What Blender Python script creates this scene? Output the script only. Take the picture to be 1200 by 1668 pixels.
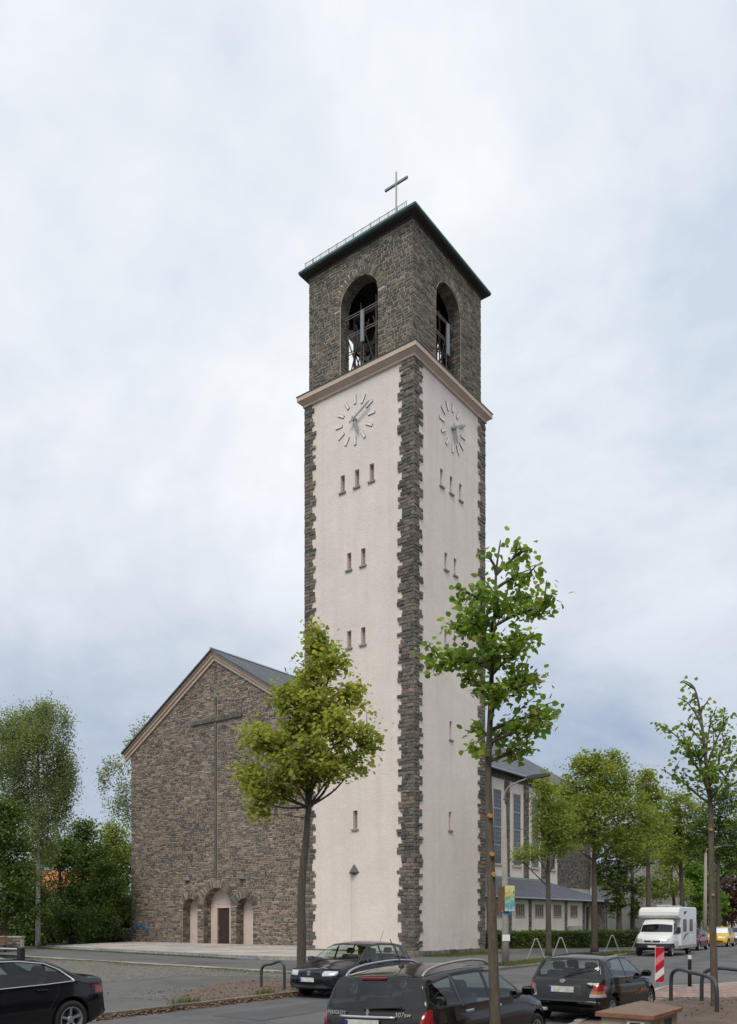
import bpy, bmesh, math, random
import numpy as np
from mathutils import Vector, Matrix

# ------------------------------------------------------------------ camera, sky, sun, exposure
for o in list(bpy.data.objects):
    bpy.data.objects.remove(o)
SC = bpy.context.scene
COL = SC.collection
R = random.Random(11)
NR = np.random.default_rng(5)
CAM_Z = 2.05
cam_d = bpy.data.cameras.new('camera')
cam_d.sensor_fit = 'HORIZONTAL'
cam_d.sensor_width = 36.0
cam_d.lens = 36.0 * 1379.5 / 1200.0
cam_d.shift_y = (1497.0 - 834.0) / 1200.0
cam_d.clip_start = 0.1
cam_d.clip_end = 3000.0
cam = bpy.data.objects.new('camera', cam_d)
COL.objects.link(cam)
cam.location = (0, 0, CAM_Z)
cam.rotation_euler = (math.pi / 2, 0, 0)
SC.camera = cam

SUN_TO = Vector((-0.15, -0.60, 0.80)).normalized()
sun_d = bpy.data.lights.new('sun', 'SUN')
sun_d.energy = 1.5
sun_d.angle = math.radians(24)
sun_d.color = (1.0, 0.95, 0.88)
sun = bpy.data.objects.new('sun', sun_d)
COL.objects.link(sun)
sun.rotation_euler = SUN_TO.to_track_quat('Z', 'Y').to_euler()

W = bpy.data.worlds.new('World')
SC.world = W
W.use_nodes = True
wn, wl = W.node_tree.nodes, W.node_tree.links
wn.clear()
w_out = wn.new('ShaderNodeOutputWorld')
w_bg = wn.new('ShaderNodeBackground')
w_bg.inputs['Strength'].default_value = 1.0
sky = wn.new('ShaderNodeTexSky')
sky.sky_type = 'NISHITA'
sky.sun_disc = False
sky.sun_elevation = math.asin(SUN_TO.z)
sky.sun_rotation = math.atan2(SUN_TO.x, SUN_TO.y)
sky_s = wn.new('ShaderNodeVectorMath'); sky_s.operation = 'SCALE'
sky_s.inputs['Scale'].default_value = 0.10
wl.new(sky.outputs[0], sky_s.inputs[0])
tc = wn.new('ShaderNodeTexCoord')
sep = wn.new('ShaderNodeSeparateXYZ')
wl.new(tc.outputs['Generated'], sep.inputs[0])
zc = wn.new('ShaderNodeMath'); zc.operation = 'MAXIMUM'; zc.inputs[1].default_value = 0.0
wl.new(sep.outputs['Z'], zc.inputs[0])
zp = wn.new('ShaderNodeMath'); zp.operation = 'ADD'; zp.inputs[1].default_value = 0.42
wl.new(zc.outputs[0], zp.inputs[0])
dvx = wn.new('ShaderNodeMath'); dvx.operation = 'DIVIDE'
dvy = wn.new('ShaderNodeMath'); dvy.operation = 'DIVIDE'
wl.new(sep.outputs['X'], dvx.inputs[0]); wl.new(zp.outputs[0], dvx.inputs[1])
wl.new(sep.outputs['Y'], dvy.inputs[0]); wl.new(zp.outputs[0], dvy.inputs[1])
cmb = wn.new('ShaderNodeCombineXYZ')
wl.new(dvx.outputs[0], cmb.inputs[0]); wl.new(dvy.outputs[0], cmb.inputs[1])
def wnoise(scale, detail, rough, off, dist=0.0):
    mp = wn.new('ShaderNodeMapping'); mp.inputs['Location'].default_value = off
    mp.inputs['Rotation'].default_value = (0, 0, 0.6)
    wl.new(cmb.outputs[0], mp.inputs[0])
    n = wn.new('ShaderNodeTexNoise')
    n.inputs['Scale'].default_value = scale; n.inputs['Detail'].default_value = detail
    n.inputs['Roughness'].default_value = rough; n.inputs['Distortion'].default_value = dist
    wl.new(mp.outputs[0], n.inputs['Vector'])
    return n
def wramp(src, stops):
    r = wn.new('ShaderNodeValToRGB')
    e = r.color_ramp.elements
    e[0].position, e[0].color = stops[0][0], (*stops[0][1], 1)
    e[1].position, e[1].color = stops[1][0], (*stops[1][1], 1)
    for p, c in stops[2:]:
        k = e.new(p); k.color = (*c, 1)
    wl.new(src, r.inputs[0])
    return r
# bright high overcast, darker blue-grey layer towards the horizon, all round
elev = wramp(zc.outputs[0], [(0.0, (0.36, 0.41, 0.50)), (0.15, (0.385, 0.44, 0.54)), (0.27, (0.51, 0.56, 0.64)), (0.40, (0.68, 0.715, 0.765)), (0.54, (0.765, 0.79, 0.825)), (0.68, (0.72, 0.755, 0.80)), (1.0, (0.82, 0.85, 0.89))])
n1 = wnoise(1.35, 5.0, 0.58, (2.3, 0.4, 0.0), 0.5)
n2 = wnoise(3.4, 6.0, 0.6, (7.3, -2.2, 4.0), 0.2)
nm = wn.new('ShaderNodeMix'); nm.data_type = 'FLOAT'; nm.inputs[0].default_value = 0.38
wl.new(n1.outputs['Fac'], nm.inputs[2]); wl.new(n2.outputs['Fac'], nm.inputs[3])
cl = wramp(nm.outputs[0], [(0.39, (0.75, 0.81, 0.89)), (0.46, (0.92, 0.95, 0.98)), (0.52, (1.05, 1.045, 1.04)), (0.59, (1.19, 1.17, 1.145))])
mul = wn.new('ShaderNodeMix'); mul.data_type = 'RGBA'; mul.blend_type = 'MULTIPLY'; mul.inputs[0].default_value = 1.0
wl.new(elev.outputs[0], mul.inputs[6]); wl.new(cl.outputs[0], mul.inputs[7])
mixs = wn.new('ShaderNodeMix'); mixs.data_type = 'RGBA'; mixs.inputs[0].default_value = 0.08
wl.new(mul.outputs[2], mixs.inputs[6]); wl.new(sky_s.outputs[0], mixs.inputs[7])
wl.new(mixs.outputs[2], w_bg.inputs['Color'])
wl.new(w_bg.outputs[0], w_out.inputs[0])

SC.view_settings.view_transform = 'Standard'
SC.view_settings.look = 'None'
SC.view_settings.exposure = 0.25
SC.view_settings.gamma = 1.0
SC.view_settings.use_curve_mapping = False
SC.cycles.use_denoising = True
try:
    SC.cycles.denoiser = 'OPENIMAGEDENOISE'
    SC.cycles.denoising_prefilter = 'ACCURATE'
except Exception:
    pass
SC.cycles.max_bounces = 8
SC.cycles.transparent_max_bounces = 12
SC.cycles.caustics_reflective = False
SC.cycles.caustics_refractive = False

# ------------------------------------------------------------------ helpers
def mesh_obj(name, verts, faces, mat=None, parent=None, smooth=False):
    me = bpy.data.meshes.new(name)
    if isinstance(verts, np.ndarray) and isinstance(faces, np.ndarray):
        nv, nf, k = len(verts), len(faces), faces.shape[1]
        me.vertices.add(nv); me.vertices.foreach_set('co', verts.astype(np.float32).ravel())
        me.loops.add(nf * k); me.loops.foreach_set('vertex_index', faces.astype(np.int32).ravel())
        me.polygons.add(nf)
        me.polygons.foreach_set('loop_start', np.arange(0, nf * k, k, dtype=np.int32))
        me.update(calc_edges=True)
    else:
        me.from_pydata([tuple(v) for v in verts], [], [tuple(f) for f in faces])
    if smooth:
        me.polygons.foreach_set('use_smooth', np.ones(len(me.polygons), dtype=bool))
    me.update()
    if mat: me.materials.append(mat)
    o = bpy.data.objects.new(name, me)
    COL.objects.link(o)
    if parent: o.parent = parent
    return o

def data_obj(name, me, parent=None, loc=(0, 0, 0), rot=(0, 0, 0), scale=(1, 1, 1)):
    o = bpy.data.objects.new(name, me)
    COL.objects.link(o)
    if parent: o.parent = parent
    o.location = loc; o.rotation_euler = rot; o.scale = scale
    return o

def tag(o, label=None, cat=None, group=None, kind=None):
    if label: o['label'] = label
    if cat: o['category'] = cat
    if group: o['group'] = group
    if kind: o['kind'] = kind
    return o

def empty(name, loc=(0, 0, 0), rz=0.0, parent=None):
    o = bpy.data.objects.new(name, None)
    COL.objects.link(o)
    o.location = loc; o.rotation_euler = (0, 0, rz)
    if parent: o.parent = parent
    return o

class MB:
    """collects faces for one mesh object"""
    def __init__(s): s.v, s.f = [], []
    def add(s, vs, fs):
        b = len(s.v); s.v += [tuple(v) for v in vs]; s.f += [tuple(i + b for i in f) for f in fs]; return s
    def box(s, x0, x1, y0, y1, z0, z1):
        return s.add([(x0, y0, z0), (x1, y0, z0), (x1, y1, z0), (x0, y1, z0), (x0, y0, z1), (x1, y0, z1), (x1, y1, z1), (x0, y1, z1)],
                     [(3, 2, 1, 0), (4, 5, 6, 7), (0, 1, 5, 4), (1, 2, 6, 5), (2, 3, 7, 6), (3, 0, 4, 7)])
    def bbox(s, x0, x1, y0, y1, z0, z1, b=0.01):
        """box with chamfered edges"""
        vs = []
        X, Y, Z = (x0, x1), (y0, y1), (z0, z1)
        idx = {}
        for i in (0, 1):
            for j in (0, 1):
                for k in (0, 1):
                    sx, sy, sz = (b if i == 0 else -b), (b if j == 0 else -b), (b if k == 0 else -b)
                    idx[i, j, k] = len(vs)
                    vs += [(X[i], Y[j] + sy, Z[k] + sz), (X[i] + sx, Y[j], Z[k] + sz), (X[i] + sx, Y[j] + sy, Z[k])]
        fs = []
        for i in (0, 1):
            q = [idx[i, 0, 0], idx[i, 1, 0], idx[i, 1, 1], idx[i, 0, 1]]; fs.append(tuple(q) if i else tuple(q[::-1]))
            q = [idx[0, i, 0] + 1, idx[0, i, 1] + 1, idx[1, i, 1] + 1, idx[1, i, 0] + 1]; fs.append(tuple(q) if i else tuple(q[::-1]))
            q = [idx[0, 0, i] + 2, idx[1, 0, i] + 2, idx[1, 1, i] + 2, idx[0, 1, i] + 2]; fs.append(tuple(q) if i else tuple(q[::-1]))
        for a in (0, 1):
            for c in (0, 1):
                fs.append((idx[0, a, c] + 1, idx[1, a, c] + 1, idx[1, a, c] + 2, idx[0, a, c] + 2))
                fs.append((idx[a, 0, c], idx[a, 1, c], idx[a, 1, c] + 2, idx[a, 0, c] + 2))
                fs.append((idx[a, c, 0], idx[a, c, 1], idx[a, c, 1] + 1, idx[a, c, 0] + 1))
        for q in idx.values(): fs.append((q, q + 1, q + 2))
        return s.add(vs, fs)
    def prism(s, poly, y0, y1, ax='y'):
        """extrude a 2D polygon (a,b) along an axis"""
        n = len(poly)
        def P(p, t):
            if ax == 'y': return (p[0], t, p[1])
            if ax == 'x': return (t, p[0], p[1])
            return (p[0], p[1], t)
        vs = [P(p, y0) for p in poly] + [P(p, y1) for p in poly]
        fs = [tuple(range(n)), tuple(range(2 * n - 1, n - 1, -1))] + [(i, i + n, (i + 1) % n + n, (i + 1) % n) for i in range(n)]
        return s.add(vs, fs)
    def tube(s, pts, rad, k=8, cap=True):
        v, f = tube_arrays(pts, rad, k, cap)
        return s.add(v, f)
    def lathe(s, prof, k=20, ax='z', o=(0, 0, 0)):
        """profile of (r, h)"""
        n = len(prof); vs = []; fs = []
        for i in range(k):
            a = 2 * math.pi * i / k; c, sn = math.cos(a), math.sin(a)
            for r, h in prof:
                p = (r * c, r * sn, h)
                if ax == 'y': p = (r * c, h, r * sn)
                if ax == 'x': p = (h, r * c, r * sn)
                vs.append((p[0] + o[0], p[1] + o[1], p[2] + o[2]))
        for i in range(k):
            j = (i + 1) % k
            for t in range(n - 1):
                fs.append((i * n + t, j * n + t, j * n + t + 1, i * n + t + 1))
        return s.add(vs, fs)
    def build(s, name, mat=None, parent=None, smooth=False):
        o = mesh_obj(name, s.v, s.f, mat, parent, smooth)
        return o

def tube_arrays(pts, rad, k=8, cap=True):
    P = [Vector(p) for p in pts]
    n = len(P)
    rads = rad if isinstance(rad, (list, tuple)) else [rad] * n
    vs, fs = [], []
    up = Vector((0.12, 0.31, 1)).normalized()
    prev = None
    for i in range(n):
        t = (P[min(i + 1, n - 1)] - P[max(i - 1, 0)])
        if t.length < 1e-9: t = Vector((0, 0, 1))
        t.normalize()
        if prev is None:
            a = t.cross(up)
            if a.length < 0.1: a = t.cross(Vector((1, 0.2, 0)))
        else:
            a = prev - t * prev.dot(t)
            if a.length < 1e-6: a = t.cross(up)
        a.normalize(); prev = a
        b = t.cross(a)
        for j in range(k):
            q = 2 * math.pi * j / k
            vs.append(tuple(P[i] + (a * math.cos(q) + b * math.sin(q)) * rads[i]))
    for i in range(n - 1):
        for j in range(k):
            j2 = (j + 1) % k
            fs.append((i * k + j, i * k + j2, (i + 1) * k + j2, (i + 1) * k + j))
    if cap:
        fs.append(tuple(range(k - 1, -1, -1)))
        fs.append(tuple((n - 1) * k + j for j in range(k)))
    return vs, fs

def smooth_pts(pts, m=4):
    """Catmull-Rom through points"""
    P = [Vector(p) for p in pts]; out = []
    for i in range(len(P) - 1):
        p0, p1, p2, p3 = P[max(i - 1, 0)], P[i], P[i + 1], P[min(i + 2, len(P) - 1)]
        for t in range(m):
            u = t / m
            out.append(0.5 * ((2 * p1) + (p2 - p0) * u + (2 * p0 - 5 * p1 + 4 * p2 - p3) * u * u + (3 * p1 - p0 - 3 * p2 + p3) * u ** 3))
    out.append(P[-1])
    return out

# ------------------------------------------------------------------ materials
MATS = {}
class NT:
    def __init__(s, name):
        s.m = bpy.data.materials.new(name); s.m.use_nodes = True
        s.n, s.l = s.m.node_tree.nodes, s.m.node_tree.links
        s.n.clear()
        s.out = s.n.new('ShaderNodeOutputMaterial')
        MATS[name] = s.m
    def new(s, t, **kw):
        q = s.n.new('ShaderNode' + t)
        for k, v in kw.items():
            if hasattr(q, k) and k not in q.inputs: setattr(q, k, v)
            else: q.inputs[k].default_value = v
        return q
    def link(s, a, b): s.l.new(a, b)
    def coord(s, obj=True):
        t = s.new('TexCoord'); return t.outputs['Object' if obj else 'Generated']
    def pos(s): return s.new('NewGeometry').outputs['Position']
    def noise(s, vec, scale, detail=4, rough=0.55, dist=0.0):
        q = s.new('TexNoise'); q.inputs['Scale'].default_value = scale; q.inputs['Detail'].default_value = detail
        q.inputs['Roughness'].default_value = rough; q.inputs['Distortion'].default_value = dist
        s.link(vec, q.inputs['Vector']); return q.outputs['Fac']
    def ramp(s, fac, stops, interp='LINEAR'):
        q = s.new('ValToRGB'); q.color_ramp.interpolation = interp; e = q.color_ramp.elements
        e[0].position, e[0].color = stops[0][0], (*stops[0][1], 1)
        e[1].position, e[1].color = stops[1][0], (*stops[1][1], 1)
        for p, c in stops[2:]:
            k = e.new(p); k.color = (*c, 1)
        s.link(fac, q.inputs[0]); return q.outputs[0]
    def math(s, op, a, b):
        q = s.new('Math', operation=op)
        for i, x in enumerate((a, b)):
            if isinstance(x, (int, float)): q.inputs[i].default_value = x
            else: s.link(x, q.inputs[i])
        return q.outputs[0]
    def mix(s, fac, a, b, mode='MIX'):
        q = s.new('Mix', data_type='RGBA', blend_type=mode)
        for i, x in ((0, fac), (6, a), (7, b)):
            if isinstance(x, (int, float)): q.inputs[i].default_value = x
            elif isinstance(x, tuple): q.inputs[i].default_value = (*x, 1)
            else: s.link(x, q.inputs[i])
        return q.outputs[2]
    def bump(s, h, strength=0.4, dist=0.02):
        q = s.new('Bump'); q.inputs['Strength'].default_value = strength; q.inputs['Distance'].default_value = dist
        s.link(h, q.inputs['Height']); return q.outputs[0]
    def bsdf(s, col, rough=0.8, normal=None, **kw):
        b = s.new('BsdfPrincipled')
        if isinstance(col, tuple): b.inputs['Base Color'].default_value = (*col, 1)
        else: s.link(col, b.inputs['Base Color'])
        if isinstance(rough, (int, float)): b.inputs['Roughness'].default_value = rough
        else: s.link(rough, b.inputs['Roughness'])
        if normal is not None: s.link(normal, b.inputs['Normal'])
        for k, v in kw.items(): b.inputs[k.replace('_', ' ')].default_value = v
        return b
    def done(s, sh):
        s.link(sh.outputs[0], s.out.inputs['Surface']); return s.m

def plain(name, col, rough=0.6, metal=0.0, coat=0.0, var=0.12, scale=6.0, bump=0.0):
    t = NT(name)
    c = t.coord()
    n = t.noise(c, scale, 5, 0.6)
    lo = tuple(x * (1 - var) for x in col); hi = tuple(min(1, x * (1 + var)) for x in col)
    k = t.ramp(n, [(0.3, lo), (0.7, hi)])
    nm = t.bump(t.noise(c, scale * 8, 3), bump, 0.01) if bump else None
    return t.done(t.bsdf(k, rough, nm, Metallic=metal, Coat_Weight=coat))

def stone_mat(name, stops, rough=0.9, bscale=9.0):
    t = NT(name)
    g = t.new('NewGeometry'); oi = t.new('ObjectInfo')
    r = t.math('FRACT', t.math('ADD', g.outputs['Random Per Island'], oi.outputs['Random']), 0.0)
    n = len(stops)
    c = t.ramp(r, [(i / n, s) for i, s in enumerate(stops)], 'CONSTANT')
    p = t.pos()
    nz = t.noise(p, 5.0, 6, 0.65)
    c2 = t.mix(1.0, c, t.ramp(nz, [(0.25, (0.62, 0.62, 0.62)), (0.75, (1.3, 1.28, 1.24))]), 'MULTIPLY')
    spot = t.ramp(t.noise(p, 2.2, 5, 0.7), [(0.62, (0, 0, 0)), (0.78, (1, 1, 1))])
    c3 = t.mix(t.math('MULTIPLY', spot, 0.35), c2, (0.22, 0.18, 0.13))
    big = t.noise(p, 0.33, 5, 0.62)
    c3 = t.mix(1.0, c3, t.ramp(big, [(0.32, (0.78, 0.79, 0.80)), (0.5, (1, 1, 1)), (0.68, (1.22, 1.2, 1.17))]), 'MULTIPLY')
    nb = t.bump(t.noise(p, bscale, 6, 0.7), 0.9, 0.05)
    return t.done(t.bsdf(c3, rough, nb))

def plaster_mat(name, col, bstr=0.3, bscale=14.0):
    t = NT(name)
    p = t.pos()
    big = t.noise(p, 0.35, 5, 0.6)
    c = t.ramp(big, [(0.3, tuple(x * 0.93 for x in col)), (0.7, tuple(x * 1.04 for x in col))])
    # faint vertical run-off streaks and grime
    mp = t.new('Mapping'); mp.inputs['Scale'].default_value = (2.2, 2.2, 0.12)
    t.link(p, mp.inputs[0])
    st = t.ramp(t.noise(mp.outputs[0], 1.0, 5, 0.6), [(0.45, (1, 1, 1)), (0.78, (0.875, 0.86, 0.85))])
    c = t.mix(0.7, c, st, 'MULTIPLY')
    pat = t.ramp(t.noise(p, 1.3, 4, 0.6), [(0.40, (1, 1, 1)), (0.72, (0.955, 0.945, 0.94))])
    c = t.mix(1.0, c, pat, 'MULTIPLY')
    sz = t.new('SeparateXYZ'); t.link(p, sz.inputs[0])
    mr = t.new('MapRange'); t.link(sz.outputs[2], mr.inputs[0])
    for k_, v_ in (('From Min', .4), ('From Max', 2.4), ('To Min', 1.0), ('To Max', 0.0)): mr.inputs[k_].default_value = v_
    splash = t.math('MULTIPLY', mr.outputs[0], t.ramp(t.noise(p, 1.7, 6, .7), [(.38, (0, 0, 0)), (.7, (1, 1, 1))]))
    c = t.mix(t.math('MULTIPLY', splash, .45), c, tuple(x * .62 for x in col))
    hb = t.math('ADD', t.noise(p, bscale, 5, 0.65), t.math('MULTIPLY', t.noise(p, 3.2, 3, 0.5), 0.6))
    return t.done(t.bsdf(c, 0.92, t.bump(hb, bstr, 0.06)))

def leaf_mat(name, cols, transl=0.35, rough=0.55):
    t = NT(name)
    g = t.new('NewGeometry'); oi = t.new('ObjectInfo')
    r = t.math('FRACT', t.math('ADD', g.outputs['Random Per Island'], oi.outputs['Random']), 0.0)
    n = len(cols)
    c = t.ramp(r, [(i / max(1, n - 1), s) for i, s in enumerate(cols)])
    clump = t.noise(t.pos(), 0.55, 3, 0.5)
    c = t.mix(1.0, c, t.ramp(clump, [(0.3, (0.72, 0.78, 0.75)), (0.7, (1.22, 1.15, 1.0))]), 'MULTIPLY')
    b = t.bsdf(c, rough); b.inputs['Specular IOR Level'].default_value = 0.3
    tr = t.new('BsdfTranslucent')
    t.link(t.mix(1.0, c, (1.5, 1.6, 0.7), 'MULTIPLY'), tr.inputs['Color'])
    mx = t.new('MixShader'); mx.inputs[0].default_value = transl
    t.link(b.outputs[0], mx.inputs[1]); t.link(tr.outputs[0], mx.inputs[2])
    return t.done(mx)

def bark_mat(name, lo, hi, sc=7.0):
    t = NT(name)
    p = t.pos()
    mp = t.new('Mapping'); mp.inputs['Scale'].default_value = (sc, sc, sc * 0.25); t.link(p, mp.inputs[0])
    n = t.noise(mp.outputs[0], 2.0, 6, 0.7)
    c = t.ramp(n, [(0.3, lo), (0.7, hi)])
    return t.done(t.bsdf(c, 0.9, t.bump(n, 0.8, 0.03)))

def glass_mat(name, tint, refl=0.06):
    t = NT(name)
    tr = t.new('BsdfTransparent'); tr.inputs[0].default_value = (*tint, 1)
    gl = t.new('BsdfGlossy'); gl.inputs['Roughness'].default_value = 0.02; gl.inputs['Color'].default_value = (0.95, 0.97, 1, 1)
    lw = t.new('LayerWeight'); lw.inputs['Blend'].default_value = .5
    f = t.math('ADD', t.math('MULTIPLY', t.math('POWER', lw.outputs['Facing'], 5.0), .94), .045 + refl)
    mx = t.new('MixShader'); t.link(f, mx.inputs[0])
    t.link(tr.outputs[0], mx.inputs[1]); t.link(gl.outputs[0], mx.inputs[2])
    return t.done(mx)

def ground_mat(name, a, b, scale=0.5, fine=60.0, bstr=0.35, rough=0.92, patch=None, patch_sc=0.25):
    t = NT(name)
    p = t.pos()
    c = t.ramp(t.noise(p, scale, 6, 0.62), [(0.3, a), (0.7, b)])
    g = t.noise(p, fine, 3, 0.7)
    c = t.mix(1.0, c, t.ramp(g, [(0.3, (0.78, 0.78, 0.78)), (0.7, (1.2, 1.2, 1.2))]), 'MULTIPLY')
    if patch:
        f = t.ramp(t.noise(p, patch_sc, 5, 0.6, 0.4), [(0.52, (0, 0, 0)), (0.62, (1, 1, 1))])
        c = t.mix(f, c, patch)
        cn = t.noise(p, .45, 5, .62, 1.2)
        crack = t.ramp(t.math('ABSOLUTE', t.math('SUBTRACT', cn, .5), 0.0), [(.0, (.55, .55, .55)), (.006, (1, 1, 1))])
        c = t.mix(1.0, c, crack, 'MULTIPLY')
        st = t.ramp(t.noise(p, 1.6, 4, .6), [(.60, (1, 1, 1)), (.72, (.80, .80, .81))])
        c = t.mix(1.0, c, st, 'MULTIPLY')
    return t.done(t.bsdf(c, rough, t.bump(g, bstr, 0.02)))

plaster = plaster_mat('plaster_tower', (0.80, 0.715, 0.645), 0.42)
plaster_in = plaster_mat('plaster_portal', (0.68, 0.57, 0.51), 0.25)
stucco = plaster_mat('stucco_beige', (0.60, 0.47, 0.38), 0.2)
stone_dark = stone_mat('stone_dark', [(0.112, 0.110, 0.099), (0.168, 0.148, 0.125), (0.218, 0.177, 0.146), (0.140, 0.134, 0.118), (0.185, 0.159, 0.134), (0.252, 0.196, 0.159), (0.095, 0.095, 0.087), (0.174, 0.157, 0.134)])
stone_fac = stone_mat('stone_facade', [(.22, .175, .142), (.12, .115, .102), (.27, .212, .17), (.15, .128, .107), (.095, .092, .085), (.24, .188, .15), (.34, .275, .225), (.135, .13, .115), (.20, .152, .125), (.105, .092, .08), (.27, .212, .17), (.17, .15, .13)])
stone_belf = stone_mat('stone_belfry', [(0.124, 0.116, 0.094), (0.165, 0.147, 0.116), (0.212, 0.177, 0.139), (0.142, 0.132, 0.109), (0.183, 0.159, 0.127), (0.100, 0.100, 0.087), (0.236, 0.189, 0.147)])
stone_green = stone_mat('stone_relief_cross', [(.115, .115, .10), (.14, .135, .118), (.10, .102, .092)])
mortar_fac = plaster_mat('mortar_facade', (0.58, 0.48, 0.385), 0.4, 20)
mortar_dark = plaster_mat('mortar_belfry', (0.60, 0.55, 0.46), 0.4, 20)
granite = stone_mat('granite', [(0.36, 0.33, 0.295), (0.42, 0.385, 0.345), (0.31, 0.29, 0.265)])
kerb_m = stone_mat('kerb_granite', [(0.21, 0.185, 0.16), (0.26, 0.23, 0.20), (0.18, 0.165, 0.15), (0.23, 0.195, 0.165)])
slab_m = stone_mat('paving_slab', [(0.46, 0.42, 0.385), (0.52, 0.475, 0.44), (0.43, 0.40, 0.37), (0.49, 0.45, 0.41)], bscale=30)
step_m = stone_mat('step_granite', [(0.273, 0.280, 0.286), (0.312, 0.312, 0.319), (0.247, 0.254, 0.260)])
asphalt = ground_mat('asphalt', (0.095, 0.092, 0.09), (0.135, 0.13, 0.125), 0.35, 70, 0.3, 0.85, (0.075, 0.075, 0.078), 0.3)
asphalt2 = ground_mat('asphalt_forecourt', (0.098, 0.099, 0.090), (0.14, 0.139, 0.126), 0.4, 60, 0.4, 0.9, (0.085, 0.086, 0.08), 0.22)
earth = ground_mat('earth', (0.07, 0.075, 0.03), (0.12, 0.11, 0.05), 0.3, 30, 0.5)
redgrit = ground_mat('red_grit', (0.10, 0.073, 0.058), (0.16, 0.115, 0.09), 1.5, 40, 0.5)
copper = plain('copper_green', (0.055, 0.12, 0.11), 0.6, 0.0, var=0.25, scale=2)
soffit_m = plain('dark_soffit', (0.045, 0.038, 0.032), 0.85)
steel_dk = plain('dark_steel', (0.075, 0.068, 0.062), 0.7, 0.1)
steel_gv = plain('galvanised_steel', (0.36, 0.37, 0.38), 0.6, 0.25, var=0.15, scale=12)
steel_lt = plain('bright_metal', (0.52, 0.51, 0.50), 0.5, 0.4, var=0.06)
hand_m = plain('clock_hand_metal', (0.30, 0.33, 0.355), 0.6, 0.0)
white_m = plain('white_enamel', (0.80, 0.79, 0.77), 0.5, var=0.04)
black_rub = plain('black_rubber', (0.018, 0.018, 0.018), 0.75)
black_pl = plain('black_plastic', (0.022, 0.022, 0.023), 0.5, var=0.1)
chrome = plain('chrome', (0.60, 0.61, 0.62), 0.28, 0.75, var=0.03)
alloy = plain('alloy_rim', (0.42, 0.43, 0.44), 0.42, 0.6, var=0.05)
wood_dk = plain('dark_wood', (0.05, 0.028, 0.02), 0.6, var=0.3, scale=9)
winrec = plain('window_shutter', (0.34, 0.24, 0.185), 0.8, var=0.15)
sill_m = plain('sill_stone', (0.30, 0.27, 0.245), 0.85, var=0.2, scale=12)
zinc = plain('zinc', (0.33, 0.36, 0.38), 0.5, 0.5, var=0.15)
antenna_m = plain('antenna_grey', (0.22, 0.245, 0.26), 0.6)
concrete = ground_mat('concrete', (0.26, 0.235, 0.205), (0.35, 0.32, 0.28), 1.2, 40, 0.4)
beton_box = ground_mat('beige_render', (0.42, 0.36, 0.24), (0.50, 0.43, 0.30), 2.0, 60, 0.4, 0.9, (0.30, 0.25, 0.17), 1.2)
terracotta = ground_mat('terracotta_slab', (0.16, 0.115, 0.085), (0.23, 0.16, 0.115), 2.5, 50, 0.4)
terra_edge = plain('terracotta_edge', (0.26, 0.125, 0.08), 0.8, var=0.25, scale=8)
lamp_dk = plain('lamp_dark', (0.06, 0.065, 0.07), 0.45, 0.2)
glass_win = plain('church_glass', (0.07, 0.085, 0.10), 0.12, var=0.4, scale=3)
def slate_mat():
    t = NT('slate')
    c = t.coord()
    br = t.new('TexBrick'); br.inputs['Scale'].default_value = 1.0
    br.inputs['Brick Width'].default_value = 0.32; br.inputs['Row Height'].default_value = 0.19
    br.inputs['Mortar Size'].default_value = 0.012
    br.inputs['Color1'].default_value = (0.075, 0.085, 0.10, 1); br.inputs['Color2'].default_value = (0.105, 0.118, 0.135, 1)
    br.inputs['Mortar'].default_value = (0.045, 0.05, 0.06, 1)
    uv = t.new('UVMap'); t.link(uv.outputs[0], br.inputs['Vector'])
    n = t.noise(t.pos(), 0.8, 5, 0.6)
    k = t.mix(1.0, br.outputs['Color'], t.ramp(n, [(0.3, (0.8, 0.82, 0.85)), (0.7, (1.25, 1.22, 1.2))]), 'MULTIPLY')
    return t.done(t.bsdf(k, 0.72, t.bump(br.outputs['Fac'], 0.5, -0.02)))
slate = slate_mat()
def uv_plane(o, su, sv):
    """planar UV in metres for a slate surface: u along su, v along sv (vectors)"""
    me = o.data; uv = me.uv_layers.new(name='UVMap')
    su, sv = Vector(su), Vector(sv)
    for p in me.polygons:
        for li in p.loop_indices:
            co = me.vertices[me.loops[li].vertex_index].co
            uv.data[li].uv = (co.dot(su), co.dot(sv))

# per-stone meshes: rough blocks in a unit cube, x right, y outwards(-), z up
def stone_variant(seed, proud=True):
    r = random.Random(seed)
    j = lambda a: r.uniform(-a, a)
    vs, fs = [], []
    c = 0.06
    back = [(-.5, 0, -.5), (.5, 0, -.5), (.5, 0, .5), (-.5, 0, .5)]
    mid = [(x + j(.02), -.7, z + j(.045)) for x, _, z in back]
    fr = [(x * (1 - c * 1.0) + j(.025), -1 + j(.22), z * (1 - c * 1.7) + j(.05)) for x, _, z in back]
    ce = [(j(.15), -1.12 + j(.2), j(.1))]
    vs = back + mid + fr + ce
    for i in range(4):
        k = (i + 1) % 4
        fs.append((i, k, 4 + k, 4 + i)); fs.append((4 + i, 4 + k, 8 + k, 8 + i)); fs.append((8 + i, 8 + k, 12))
    return vs, fs
STV = [stone_variant(100 + i) for i in range(14)]
_st_me = {}
def stone_mesh(i, mat):
    key = (i % 14, mat.name)
    if key not in _st_me:
        me = bpy.data.meshes.new('stone'); me.from_pydata(STV[i % 14][0], [], STV[i % 14][1]); me.materials.append(mat); me.update()
        _st_me[key] = me
    return _st_me[key]
def block_variant(seed):
    r = random.Random(seed); j = lambda a: r.uniform(-a, a)
    m = MB().bbox(-.5, .5, -.5, .5, -.5, .5, 0.05)
    m.v = [(x + j(.02), y + j(.02), z + j(.04)) for x, y, z in m.v]
    return m.v, m.f
_bl_me = {}
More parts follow.
